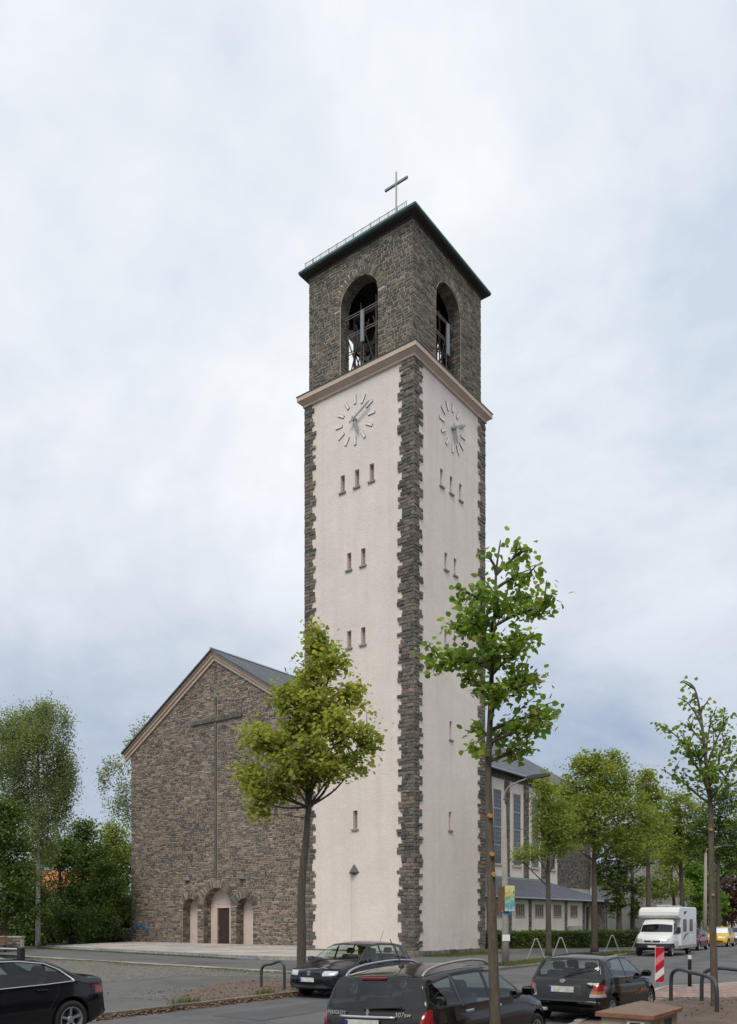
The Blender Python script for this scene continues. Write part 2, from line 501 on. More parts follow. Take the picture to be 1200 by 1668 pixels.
def block_mesh(i, mat, kind=0):
    key = (i % 8, mat.name, kind)
    if key not in _bl_me:
        v, f = block_variant(300 + i % 8)
        me = bpy.data.meshes.new('block'); me.from_pydata(v, [], f); me.materials.append(mat); me.update()
        _bl_me[key] = me
    return _bl_me[key]
def face_pose(face, u, z, w0):
    """pose on a wall: face 'f' looks to -y (plane y=w0), 'r' to +x, 'l' to -x, 'b' to +y"""
    if face == 'f': return (u, w0, z), 0.0
    if face == 'r': return (w0, u, z), math.pi / 2
    if face == 'l': return (w0, -u, z), -math.pi / 2
    return (-u, w0, z), math.pi
def stones_joined(name, items, mat, parent, variants=STV):
    """items: (face,u,z,plane,w,h,depth,tilt)"""
    vs, fs, b = [], [], 0
    for i, (face, u, z, pl, w, h, d, tilt) in enumerate(items):
        V, F = variants[(i * 7 + int(u * 31)) % len(variants)]
        loc, rz = face_pose(face, u, z, pl)
        c, s = math.cos(rz), math.sin(rz); ct, sn = math.cos(tilt), math.sin(tilt)
        for x, y, zz in V:
            x, y, zz = x * w, y * d, zz * h
            x, zz = x * ct - zz * sn, x * sn + zz * ct
            vs.append((loc[0] + x * c - y * s, loc[1] + x * s + y * c, loc[2] + zz))
        fs += [tuple(q + b for q in f) for f in F]; b += len(V)
    o = mesh_obj(name, vs, fs, mat, parent)
    return tag(o, kind='stuff')
def stones_single(items, mat, parent, name='stone'):
    for i, (face, u, z, pl, w, h, d, tilt) in enumerate(items):
        loc, rz = face_pose(face, u, z, pl)
        o = data_obj(name, stone_mesh(i * 5 + int(u * 13), mat), parent, loc)
        o.rotation_mode = 'XYZ'
        o.rotation_euler = (0, -tilt, rz)
        o.scale = (w, d, h)
def rubble(x0, x1, z0, z1, cell, rng, wr, hmax, inside, jx=0.012):
    """snecked rubble: random rectangles on a grid -> (cx, cz, w, h)"""
    nx, nz = int(round((x1 - x0) / cell[0])), int(round((z1 - z0) / cell[1]))
    occ = np.zeros((nz, nx), dtype=bool)
    for k in range(nz):
        for i in range(nx):
            if not inside(x0 + (i + .5) * cell[0], z0 + (k + .5) * cell[1]): occ[k, i] = True
    out = []
    for k in range(nz):
        i = 0
        while i < nx:
            if occ[k, i]: i += 1; continue
            w = rng.randint(*wr); h = rng.choice(hmax)
            m = 0
            while m < w and i + m < nx and not occ[k, i + m]: m += 1
            w = m
            if i + w < nx and not occ[k, i + w] and (i + w + 1 >= nx or occ[k, i + w + 1]): w += 1
            hh = 1
            while hh < h and k + hh < nz and not occ[k + hh, i:i + w].any(): hh += 1
            if w < 2: hh = min(hh, 2)
            occ[k:k + hh, i:i + w] = True
            out.append((x0 + (i + w / 2) * cell[0], z0 + (k + hh / 2) * cell[1], w * cell[0], hh * cell[1]))
            i += w
    return out

def coursed(x0, x1, z0, z1, rng, hr, wr, inside, split=.16):
    """coursed rubble: uneven courses, stones of uneven length, some split or stepped -> (cx, cz, w, h)"""
    out = []; z = z0
    while z < z1 - .06:
        h = min(rng.uniform(*hr), z1 - z)
        n = int((x1 - x0) / .03)
        ok = [inside(x0 + (i + .5) * .03, z + .2 * h) and inside(x0 + (i + .5) * .03, z + .8 * h) for i in range(n)]
        i = 0
        while i < n:
            if not ok[i]: i += 1; continue
            j = i
            while j < n and ok[j]: j += 1
            a, b = x0 + i * .03, x0 + j * .03
            x = a
            while b - x > .05:
                w = rng.uniform(*wr) * rng.choice((.7, 1, 1, 1, 1.3))
                if b - x - w < wr[0] * .7: w = b - x
                dz = rng.uniform(-.014, .014)
                if h > .15 and w > .3 and rng.random() < split:
                    f = rng.uniform(.4, .6); w2 = w * rng.uniform(.35, .65)
                    out.append((x + w / 2, z + h * f / 2, w, h * f))
                    out.append((x + w2 / 2, z + h * (1 + f) / 2, w2, h * (1 - f))); out.append((x + (w + w2) / 2, z + h * (1 + f) / 2, w - w2, h * (1 - f)))
                else:
                    out.append((x + w / 2, z + h / 2 + dz, w, h + rng.uniform(-.012, .02)))
                x += w
            i = j
        z += h
    return out
# ------------------------------------------------------------------ tower and church (local frame: x along the gable front, y along the nave, z up)
TH = 0.6448
T0 = Vector((1.61, 49.16, 0.30))
AX = Vector((math.cos(TH), -math.sin(TH), 0)); AY = Vector((math.sin(TH), math.cos(TH), 0))
def L2W(x, y, z=0.0): return T0 + AX * x + AY * y + Vector((0, 0, z))

tower = empty('church_tower', T0, -TH)
tag(tower, 'tall pale plastered bell tower with dark stone quoins, clocks and open stone belfry', 'tower')
S = 3.72          # plaster half side
ROT = {'f': 0, 'r': math.pi / 2, 'b': math.pi, 'l': -math.pi / 2}
def rotz(v, a):
    c, s = math.cos(a), math.sin(a); return [(x * c - y * s, x * s + y * c, z) for x, y, z in v]

def holed_panel(x0, x1, z0, z1, y, holes):
    """front panel (facing -y) with rectangular holes"""
    m = MB()
    xs = sorted({x0, x1, *[h[0] for h in holes], *[h[1] for h in holes]}); zs = sorted({z0, z1, *[h[2] for h in holes], *[h[3] for h in holes]})
    for i in range(len(xs) - 1):
        for k in range(len(zs) - 1):
            cx, cz = (xs[i] + xs[i + 1]) / 2, (zs[k] + zs[k + 1]) / 2
            if any(h[0] < cx < h[1] and h[2] < cz < h[3] for h in holes): continue
            m.add([(xs[i], y, zs[k]), (xs[i + 1], y, zs[k]), (xs[i + 1], y, zs[k + 1]), (xs[i], y, zs[k + 1])], [(0, 1, 2, 3)])
    return m
def slit(c, zc, w=.30, h=.92): return (c - w / 2, c + w / 2, zc - h / 2, zc + h / 2)
common = [slit(-1.0, 25.8), slit(0, 25.8), slit(1.0, 25.8), slit(-.55, 21.4), slit(.42, 21.4), slit(-.55, 17.12), slit(.42, 17.12)]
face_holes = {'f': common + [slit(-.12, 7.18, .30, 1.0)], 'r': common + [slit(-.05, 12.2, .26, 1.0), slit(-.12, 7.18, .26, 1.0)], 'b': [], 'l': []}
for fc, holes in face_holes.items():
    m = holed_panel(-S, S, 0.0, 31.1, -S, holes)
    rec = MB()
    for (a, b, c, d) in holes:      # reveals of the slit windows
        y0, y1 = -S, -S + .24
        rec.add([(a, y0, c), (a, y1, c), (a, y1, d), (a, y0, d)], [(0, 1, 2, 3)])
        rec.add([(b, y0, c), (b, y0, d), (b, y1, d), (b, y1, c)], [(0, 1, 2, 3)])
        rec.add([(a, y0, d), (a, y1, d), (b, y1, d), (b, y0, d)], [(0, 1, 2, 3)])
        rec.add([(a, y0, c), (b, y0, c), (b, y1, c), (a, y1, c)], [(0, 1, 2, 3)])
    m.add(rec.v, rec.f)
    m.v = rotz(m.v, ROT[fc])
    m.build('plaster_wall', plaster, tower)
    for (a, b, c, d) in holes:
        w = MB().box(a - .004, b + .004, -S + .22, -S + .30, c, d)
        for q in range(5): w.box(a, b, -S + .205, -S + .22, c + (q + .15) * (d - c) / 5, c + (q + .85) * (d - c) / 5)
        w.v = rotz(w.v, ROT[fc])
        wo = w.build('window', winrec, tower)
        sl = MB().bbox(a - .09, b + .09, -S - .09, -S + .12, c - .11, c, .012); sl.v = rotz(sl.v, ROT[fc])
        sl.build('sill', sill_m, wo)

# plinth of stones under the plaster
pl_items = []
for fc in 'fr':
    u = -S
    while u < S:
        w = R.uniform(.3, .62); pl_items.append((fc, u + w / 2, -.12, -3.72 if fc == 'f' else 3.72, w - .02, R.uniform(.34, .42), .07, 0)); u += w
# quoins in courses of ~0.2 m, toothed every second course
near_f, near_r, far_items = [], [], []
P = 3.72
z = .12; k = 0; tl = 2; tooth = True
while z < 30.95:
    h = R.uniform(.15, .245)
    tl -= 1
    if tl <= 0: tooth = not tooth; tl = R.choice((1, 2, 2, 2, 3))
    zc = z + h / 2
    def run(total, first):
        out, u = [], 0.0
        rest = total * R.uniform(.90, 1.08)
        while rest - u > .16:
            w = first if u == 0 else R.uniform(.22, .5)
            if rest - u - w < .2: w = rest - u
            out.append((u, w)); u += w
        return out
    long_on_front = k % 2 == 0
    for u, w in run(1.02 if tooth else .80, R.uniform(.36, .6) if long_on_front else R.uniform(.2, .3)):
        near_f.append(('f', P + .045 - u - w / 2, zc, -P, w - .018, h - .016, R.uniform(.045, .10), R.uniform(-.03, .03)))
    for u, w in run(.52 if tooth else .82, R.uniform(.2, .3) if long_on_front else R.uniform(.36, .55)):
        near_r.append(('r', -P - .045 + u + w / 2, zc, P, w - .018, h - .016, R.uniform(.05, .085), R.uniform(-.02, .02)))
    for u, w in run(.82 if tooth else .6, .4):
        far_items.append(('f', -P - .045 + u + w / 2, zc, -P, w - .018, h - .016, R.uniform(.05, .08), 0))
    for u, w in run(.60 if tooth else .85, .4):
        far_items.append(('r', P + .045 - u - w / 2, zc, P, w - .018, h - .016, R.uniform(.05, .08), 0))
    z += h; k += 1
near = sorted(near_f + near_r, key=lambda t: -t[4] * t[5])
big = near[:300]
stones_single(big, stone_dark, tower, 'quoin_stone')
stones_joined('quoin_masonry', near[300:] + far_items + pl_items, stone_dark, tower)
# mortar bed under the toothed stones (thin L-shaped pads, behind stone fronts)
mq = MB()
for (fc, u, zc, pl, w, h, d, t) in near + far_items:
    q = MB().box(u - w / 2 - .006, u + w / 2 + .006, -S - .022, -S + .02, zc - h / 2 - .006, zc + h / 2 + .006)
    q.v = rotz(q.v, ROT[fc]); mq.add(q.v, q.f)
tag(mq.build('quoin_mortar', mortar_dark, tower), kind='stuff')

# main cornice and eaves as square rings
def square_ring(prof, name, mat, parent):
    m = MB(); n = len(prof)
    for (o, zz) in prof:
        m.v += [(-o, -o, zz), (o, -o, zz), (o, o, zz), (-o, o, zz)]
    for i in range(n - 1):
        for j in range(4):
            k2 = (j + 1) % 4; m.f.append((i * 4 + j, i * 4 + k2, (i + 1) * 4 + k2, (i + 1) * 4 + j))
    return m.build(name, mat, parent)
square_ring([(3.70, 30.90), (3.83, 30.94), (3.83, 31.06), (3.88, 31.10), (3.96, 31.17), (4.02, 31.22), (4.02, 31.24), (4.075, 31.245), (4.075, 31.50)], 'cornice', stucco, tower)
square_ring([(4.075, 31.5), (4.11, 31.50), (4.11, 31.535), (3.50, 31.66)], 'cornice_flashing', steel_dk, tower)

# belfry walls with round-headed openings
B = 3.56
BZ0, BZ1 = 31.5, 38.45
AHW, ASP = 1.30, 35.62
def arch_pts(cx, hw, zs, n=20): return [(cx + hw * math.cos(a), zs + hw * math.sin(a)) for a in [math.pi - math.pi * i / n for i in range(n + 1)]]
def arch_wall(x0, x1, z0, topf, ops, y, th, apex=None, n=20):
    """wall facing -y with round-arched openings (cx, hw, zbottom, zspring) and reveals of depth th"""
    m = MB(); x = x0
    def strip(a, b, low):
        top = [(b, topf(b))]
        if apex is not None and a < apex < b: top.append((apex, topf(apex)))
        top.append((a, topf(a)))
        pts = low + top
        m.add([(p[0], y, p[1]) for p in pts], [tuple(range(len(pts)))])
    for cx, hw, zb, zs in ops:
        strip(x, cx - hw, [(x, z0), (cx - hw, z0)])
        arc = arch_pts(cx, hw, zs, n)
        strip(cx - hw, cx + hw, arc)
        if zb > z0: m.add([(cx - hw, y, z0), (cx + hw, y, z0), (cx + hw, y, zb), (cx - hw, y, zb)], [(0, 1, 2, 3)])
        line = [(cx - hw, zb)] + arc + [(cx + hw, zb)]
        for i in range(len(line) - 1):
            (a, b), (c, d) = line[i], line[i + 1]
            m.add([(a, y, b), (a, y + th, b), (c, y + th, d), (c, y, d)], [(0, 1, 2, 3)])
        m.add([(cx - hw, y, zb), (cx - hw, y + th, zb), (cx + hw, y + th, zb), (cx + hw, y, zb)], [(3, 2, 1, 0)])
        x = cx + hw
    strip(x, x1, [(x, z0), (x1, z0)])
    return m
for fc in 'frbl':
    m = arch_wall(-B, B, BZ0, lambda x: BZ1, [(0, AHW, 31.9, ASP)], -B, .75)
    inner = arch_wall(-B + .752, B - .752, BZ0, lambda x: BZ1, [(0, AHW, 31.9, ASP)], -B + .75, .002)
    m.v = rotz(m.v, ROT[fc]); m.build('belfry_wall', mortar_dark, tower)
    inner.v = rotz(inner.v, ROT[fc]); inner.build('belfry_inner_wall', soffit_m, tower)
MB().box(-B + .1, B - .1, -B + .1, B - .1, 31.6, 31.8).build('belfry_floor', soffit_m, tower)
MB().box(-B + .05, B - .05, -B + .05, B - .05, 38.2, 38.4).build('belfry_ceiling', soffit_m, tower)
items = []
rr = random.Random(4)
for fc in 'fr':
    def ins(x, zz):
        if abs(x) < AHW + .0 and zz < ASP and zz > 31.85: return False
        if zz >= ASP and math.hypot(x, zz - ASP) < AHW + .41: return False
        return True
    for cx, cz, w, h in coursed(-B - .03, B + .03, 31.6, 38.35, rr, (.12, .21), (.20, .46), ins):
        items.append((fc, cx, cz, -B if fc == 'f' else B, w - .036, h - .034, rr.uniform(.015, .04), rr.uniform(-.03, .03)))
    n = 19
    for i in range(n):            # voussoirs
        a = math.pi * (i + .5) / n
        r = AHW + .26
        items.append((fc, r * math.cos(a), ASP + r * math.sin(a), -B if fc == 'f' else B, .48 + rr.uniform(-.1, .06), .215, rr.uniform(.015, .04), a))
    # stones of the visible reveals (jambs)
jm = []
zz = 31.9
while zz < ASP + .3:
    h = rr.uniform(.17, .26); u = 0
    while u < .72:
        w = min(rr.uniform(.2, .42), .74 - u)
        jm.append((u + w / 2, zz + h / 2, w - .02, h - .02)); u += w
    zz += h
for u, zc, w, h in jm:
    items.append(('r', -B + u, zc, -AHW, w, h, .045, 0))   # left jamb of the front opening faces +x
    items.append(('f', B - u, zc, AHW, w, h, .045, 0))      # far jamb of the side opening faces -y
def arc_stones(cx, zs, w, y0, dep, n, rng):
    m = MB()
    for i in range(n):
        a0, a1 = math.pi * (i + .06) / n, math.pi * (i + .94) / n
        u = 0
        while u < dep - .05:
            l = min(rng.uniform(.25, .45), dep - u); t = rng.uniform(.02, .045)
            vs = []
            for r_ in (w + .01, w - t):
                for a_ in (a0, a1):
                    for yy in (y0 + u + .015, y0 + u + l - .01): vs.append((cx + r_ * math.cos(a_), yy, zs + r_ * math.sin(a_)))
            m.add(vs, [(4, 5, 7, 6), (0, 4, 6, 2), (1, 3, 7, 5), (0, 1, 5, 4), (2, 6, 7, 3)]); u += l
    return m
for fc in 'fr':
    q = arc_stones(0, ASP, AHW, -B, .74, 19, rr); q.v = rotz(q.v, ROT[fc]); tag(q.build('soffit_masonry', stone_belf, tower), kind='stuff')
stones_joined('belfry_masonry', items, stone_belf, tower)

# eaves, low copper roof, cross, snow guard
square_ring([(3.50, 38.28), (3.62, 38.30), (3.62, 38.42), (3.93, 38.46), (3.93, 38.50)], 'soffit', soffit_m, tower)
square_ring([(3.93, 38.50), (3.985, 38.50), (3.985, 38.66), (3.95, 38.74), (.02, 40.1)], 'copper_roof', copper, tower)
MB().box(-4.0, 4.0, -4.03, -3.985, 38.55, 38.66).box(3.985, 4.03, -3.98, 4.0, 38.55, 38.66).build('gutter', copper, tower)
sg = MB()
for i in range(66):
    x = -3.6 + i * 7.2 / 65 * .965
    sg.box(x - .008, x + .008, -3.89, -3.875, 38.74, 39.06)
sg.box(-3.6, 3.35, -3.89, -3.87, 39.04, 39.07); sg.box(-3.6, 3.35, -3.89, -3.87, 38.80, 38.83)
for i in range(13): sg.box(-3.6 + i * .58 - .015, -3.6 + i * .58 + .015, -3.9, -3.86, 38.70, 39.10)
sg.build('snow_guard', steel_gv, tower)
cr = empty('roof_cross', L2W(0, 0, 40.0), -TH)
tag(cr, 'slender metal cross on the tower roof', 'cross')
MB().bbox(-.042, .042, -.042, .042, 0, 5.1, .008).build('upright', plain('cross_metal', (0.52, 0.46, 0.43), 0.6, 0.1), cr)
MB().bbox(-.80, .80, -.055, .055, 4.34, 4.47, .008).build('crossbar', plain('crossbar_metal', (0.25, 0.28, 0.29), 0.6, 0.1), cr)

# clocks
def clock(fc, hour_ang, min_ang, label):
    base = {'f': L2W(-.12, -S, 28.98), 'r': L2W(S, .12, 28.98)}[fc]
    ck = empty('tower_clock', base, -TH + ROT[fc])
    tag(ck, label, 'clock', 'clocks on the tower')
    bar = MB().bbox(-.06, .06, -.05, -.025, -.22, .22, .006).build('hour_mark', white_m, ck)
    edge = MB().box(-.078, .078, -.024, -.004, -.238, .238).build('mark_backing', lamp_dk, bar)
    for i in range(12):
        a = math.radians(30 * i)
        if i == 0: o, e = bar, edge
        else:
            o = bar.copy(); COL.objects.link(o); e = edge.copy(); COL.objects.link(e); e.parent = o
        o.location = (1.12 * math.sin(a), 0, 1.12 * math.cos(a)); o.rotation_euler = (0, a, 0)
    MB().lathe([(0, -.24), (.1, -.24), (.12, -.2), (.12, .0)], 16, 'y').build('hub', hand_m, ck)
    hh = MB().prism([(-.05, -.2), (.05, -.2), (.09, .62), (.0, .82), (-.09, .62)], -.18, -.14).build('hour_hand', hand_m, ck)
    hh.rotation_euler = (0, math.radians(hour_ang), 0)
    mh = MB().prism([(-.045, -.3), (.045, -.3), (.06, 1.1), (.0, 1.28), (-.06, 1.1)], -.23, -.19).build('minute_hand', hand_m, ck)
    mh.rotation_euler = (0, math.radians(min_ang), 0)
clock('f', 156, 62, 'clock with white hour bars on the sunlit front face of the tower')
clock('r', 156, 62, 'clock with white hour bars on the tower face towards the street')

# wall lamp on tower with its cable
def wall_lamp(loc, rz, label, sc=1.0):
    lp = empty('wall_lamp', loc, rz)
    tag(lp, label, 'lamp', 'pyramid lamps on the walls')
    a = .36 * sc
    MB().add([(-a, 0, -.12), (a, 0, -.12), (0, -.36 * sc, -.12), (0, 0, .36 * sc), (0, 0, -.2), (-a * .6, 0, -.2), (a * .6, 0, -.2), (0, -.24 * sc, -.2)],
             [(0, 2, 3), (2, 1, 3), (1, 0, 3), (0, 5, 7, 2), (2, 7, 6, 1), (5, 6, 7)]).build('shade', lamp_dk, lp)
    MB().box(-.05, .05, -.05, .0, -.26, -.12).build('bracket', steel_dk, lp)
wall_lamp(L2W(-.2, -S, 4.42), -TH, 'dark pyramid wall lamp on the pale tower plaster', 1.0)
MB().tube([(-.36, -S - .006, 4.2), (-.36, -S - .006, .3)], .005, 5).build('cable', sill_m, tower)

# bell frame, bells, antennas, guard rails inside the belfry
bf = empty('bell_support', L2W(0, 0, 31.8), -TH)
tag(bf, 'dark riveted steel bell frame standing inside the belfry', 'bell frame')
def bar(m, a, b, t=.09): m.tube([a, b], t, 4)
for sx in (-1.35, 1.35):
    m = MB()
    for sy in (-2.2, -.7, .7, 2.2): bar(m, (sx, sy, 0), (sx, sy, 4.2))
    for zz in (.3, 2.2, 4.1): bar(m, (sx, -2.2, zz), (sx, 2.2, zz))
    for a, b in ((-2.2, -.7), (-.7, .7), (.7, 2.2)):
        bar(m, (sx, a, .3), (sx, b, 2.2), .05); bar(m, (sx, b, .3), (sx, a, 2.2), .05); bar(m, (sx, a, 2.2), (sx, b, 4.1), .05)
    m.build('side_truss', steel_dk, bf)
for sy in (-2.2, -.7, .7, 2.2):
    m = MB()
    for zz in (.3, 2.2, 4.1): bar(m, (-1.35, sy, zz), (1.35, sy, zz))
    bar(m, (-1.35, sy, .3), (1.35, sy, 2.2), .05); bar(m, (1.35, sy, 2.2), (-1.35, sy, 4.1), .05)
    m.build('cross_truss', steel_dk, bf)
for ax_ in (0, 1):                    # light lattice towards the two visible openings
    for q in range(5):
        m = MB(); a_ = -1.5 + q * .6; z_ = .2 + (q % 2) * .5
        e1, e2 = ((a_, -2.62, z_), (a_ + .9, -2.62, z_ + 2.6)), ((a_ + .9, -2.66, z_), (a_, -2.66, z_ + 2.6))
        for p_, r_ in (e1, e2):
            if ax_: p_, r_ = (2.62, p_[0], p_[2]), (2.62, r_[0], r_[2])
            bar(m, p_, r_, .035)
        m.build('lattice_brace', steel_dk, bf)
    m = MB()
    for q in range(4):
        p_, r_ = (-1.6 + q * 1.05, -2.64, 0), (-1.6 + q * 1.05, -2.64, 4.4)
        if ax_: p_, r_ = (2.64, p_[0], 0), (2.64, r_[0], 4.4)
        bar(m, p_, r_, .05)
    m.build('lattice_posts', steel_dk, bf)
prof = [(.02, .95), (.2, .95), (.34, .88), (.40, .6), (.46, .3), (.58, .08), (.66, 0), (.6, 0), (.42, .3), (.35, .6), (.02, .8)]
bells = [(-.1, -1.45, 1.25, 1.15, 'bronze bell hung nearest the clock side opening'), (.1, 0, 1.3, 1.0, 'bronze bell in the middle of the bell frame'), (0, 1.45, 1.4, .85, 'small bronze bell at the back of the bell frame')]
bronze = plain('bell_bronze', (0.09, 0.075, 0.05), 0.45, 0.7)
for x, y, zz, s, lb in bells:
    b = empty('bell', L2W(x, y, 31.8 + zz), -TH)
    tag(b, lb, 'bell', 'bells in the belfry')
    MB().lathe([(r * s, h * s) for r, h in prof], 18).build('body', bronze, b, True)
    MB().bbox(-1.25, 1.25, -.12, .12, .95 * s, .95 * s + .25, .02).build('headstock', wood_dk, b)
for fc in 'fr':
    for i, zz in enumerate((32.15, 33.2, 34.15, 35.2)):
        m = MB()
        for dz in (0, .13): m.tube([(-AHW - .1, -B + .42, zz + dz), (AHW + .1, -B + .42, zz + dz)], .024, 5)
        m.v = rotz(m.v, ROT[fc]); m.build('guard_rail', sill_m if i > 1 else steel_dk, tower)
def antenna(loc, rz, label):
    a = empty('antenna_panel', loc, rz)
    tag(a, label, 'antenna', 'antennas in the belfry')
    MB().bbox(-.11, .11, -.07, .05, 0, 1.75, .02).build('housing', antenna_m, a)
    MB().tube([(0, .1, -1.3), (0, .1, 1.6)], .04, 6).build('mast', steel_dk, a)
antenna(L2W(.02, -B + .30, 33.45), -TH, 'grey upright antenna panel in the front belfry opening')
antenna(L2W(B - .30, .38, 33.35), -TH + math.pi / 2, 'grey upright antenna panel in the street-side belfry opening')

# ------------------------------------------------------------------ church nave
church = empty('church', T0, -TH)
tag(church, 'broad rubble-stone church with gabled front, slate roof and low side aisle', 'church')
YF, CX, HWN = 2.0, -17.35, 9.6
XL, XR = CX - HWN, CX + HWN
YB = 47.6
EZ, AZ = 14.95, 20.75
def gtop(x): return AZ - abs(x - CX) * (AZ - EZ) / HWN
PORT = [(-20.1, .82, 0, 2.48), (-17.2, 1.45, 0, 2.58), (-14.42, .84, 0, 2.42)]
arch_wall(XL, XR, -.2, gtop, [(c, w, -.2, s) for c, w, b, s in PORT], YF, .75, apex=CX).build('gable_wall', mortar_fac, church)
def in_port(x, zz, grow=0.0):
    for c, w, b, s in PORT:
        if zz < s and abs(x - c) < w: return True
        if zz >= s and math.hypot(x - c, zz - s) < w + grow: return True
    return False
def ring(c, w): return .66 if w > 1 else .55
def fins(x, zz):
    if zz > gtop(x) - .25: return False
    if in_port(x, zz): return False
    for c, w, b, s in PORT:
        if zz >= s and math.hypot(x - c, zz - s) < w + ring(c, w) - .12: return False
    if abs(x - CX - .08) < .15 and 4.75 < zz < 17.75: return False
    return True
rf = random.Random(21)
fst = []
for cx, cz, w, h in coursed(XL - .03, XR, -.12, 20.9, rf, (.115, .19), (.21, .52), fins):
    fst.append(('f', cx, cz, YF, w - .040, h - .036, rf.uniform(.014, .036), rf.uniform(-.02, .02)))
vous = []
for c, w, b, s in PORT:
    n = 40 if w > 1 else 27
    L = ring(c, w)
    for i in range(n):
        a = math.pi * (i + .5) / n
        r = w + L / 2 - .02
        if in_port(c + (r + L * .3) * math.cos(a), s + (r + L * .3) * math.sin(a), .0): continue
        vous.append(('f', c + r * math.cos(a), s + r * math.sin(a), YF, L - .04 + rf.uniform(-.08, .06), math.pi * (w + L * .35) / n - .028, rf.uniform(.02, .05), a))
vis = [t for t in fst if t[1] < -9.3]
hid = [t for t in fst if t[1] >= -9.3 and t[1] < -8]
vis.sort(key=lambda t: -t[4] * t[5])
stones_single(vis[:300], stone_fac, church, 'stone')
stones_single(vous, stone_fac, church, 'voussoir')
stones_joined('rubble_masonry', vis[300:] + hid, stone_fac, church)
# stones of the visible left jambs of the portals
jst = []
for c, w, b, s in PORT:
    zz = -.1
    while zz < s:
        h = rf.uniform(.14, .26); u = 0
        while u < .70:
            ww = min(rf.uniform(.25, .5), .73 - u); jst.append(('r', YF + u + ww / 2, zz + h / 2, c - w, ww - .02, h - .02, .035, 0)); u += ww
        zz += h
    q = arc_stones(c, s, w, YF, .73, 23 if w > 1 else 15, rf); tag(q.build('soffit_masonry', stone_fac, church), kind='stuff')
stones_joined('jamb_masonry', jst, stone_fac, church)
# plastered back walls of the portals, doorway
for c, w, b, s in PORT:
    line = [(c - w - .02, -.2)] + arch_pts(c, w + .02, s, 20) + [(c + w + .02, -.2)]
    MB().add([(p[0], YF + .74, p[1]) for p in line], [tuple(range(len(line)))]).build('portal_back', plaster_in, church)
c, w, b, s = PORT[1]
yb = YF + .74
dr = MB().box(-.62, .62, -.05, .02, 0, 2.55)
for i in range(7): dr.box(-.60 + i * .175, -.60 + i * .175 + .15, -.075, -.05, .05, 2.5)
d = dr.build('door', wood_dk, church); d.location = (c + .15, yb - .1, 0)
MB().tube([(-.5, -.13, .95), (-.5, -.13, 1.25)], .02, 6).build('handle', chrome, d)
MB().box(-.85, -.63, -.16, .0, 0, 2.78).box(.63, .85, -.16, .0, 0, 2.78).box(-.63, .63, -.16, .0, 2.56, 2.78).build('frame', stucco, d)
# relief cross in dark green stone
rc = random.Random(8)
zz = 4.75
while zz < 17.7:
    h = min(rc.uniform(.7, 1.7), 17.75 - zz)
    if not (15.85 < zz + h / 2 < 16.45):
        o = data_obj('cross_stone', block_mesh(rc.randint(0, 7), stone_green), church, (CX + .08, YF - .02, zz + h / 2), (0, 0, 0), (.235, .16, h - .03))
    zz += h
xx = CX - 2.45
while xx < CX + 2.5:
    w = rc.uniform(.25, .42)
    data_obj('cross_stone', block_mesh(rc.randint(0, 7), stone_green), church, (xx + w / 2, YF - .04, 16.15), (0, 0, 0), (w - .025, .22, .31)); xx += w
wall_lamp(L2W(-20.32, YF - .05, 4.75), -TH, 'dark wall lamp above the portal nearest the shrubs', .9)
wall_lamp(L2W(-14.58, YF - .05, 4.70), -TH, 'dark wall lamp above the portal nearest the tower', .9)
# verge mouldings and roof
sl = (AZ - EZ) / HWN
nrm = math.hypot(1, sl)
for sgn in (-1, 1):
    for (o0, o1, y0) in ((-.02, .20, YF - .14), (.20, .40, YF - .24), (.40, .56, YF - .34)):
        xe = HWN + .62
        pts = []
        for x, off in ((0, o0 - .26), (xe, o0 - .26), (xe, o1 - .26), (0, o1 - .26)):
            pts.append((CX + sgn * x, AZ - x * sl + off * nrm))
        MB().prism(pts, y0, YF + .02).build('verge_moulding', stucco, church)
    ov = HWN + .72
    za, ze = AZ + .42, AZ + .42 - ov * sl
    v = [(CX, YF - .48, za), (CX + sgn * ov, YF - .48, ze), (CX + sgn * ov, YB + .3, ze), (CX, YB + .3, za)]
    v += [(x, y, zz - .12) for x, y, zz in v]
    o = MB().add(v, [(0, 1, 2, 3), (7, 6, 5, 4), (0, 4, 5, 1), (1, 5, 6, 2), (2, 6, 7, 3)]).build('slate_roof', slate, church)
    uv_plane(o, (0, 1, 0), (sgn / nrm, 0, -sl / nrm))
    MB().tube([(CX + sgn * (ov + .06), YF - .3, ze - .1), (CX + sgn * (ov + .06), YB, ze - .1)], .09, 8).build('gutter', zinc, church)
MB().tube([(CX, YF - .5, AZ + .45), (CX, YB + .3, AZ + .45)], .09, 6).build('ridge_cap', zinc, church)
# side walls and back
MB().add([(XR, YF, -.2), (XR, YB, -.2), (XR, YB, EZ + .2), (XR, YF, EZ + .2)], [(0, 1, 2, 3)]).add([(XL, YF, -.2), (XL, YF, EZ), (XL, YB, EZ), (XL, YB, -.2)], [(0, 1, 2, 3)]).build('side_wall', mortar_dark, church)
MB().prism([(XL, -.2), (XR, -.2), (XR, EZ), (CX, AZ), (XL, EZ)], YB - .3, YB).build('back_gable', mortar_dark, church)
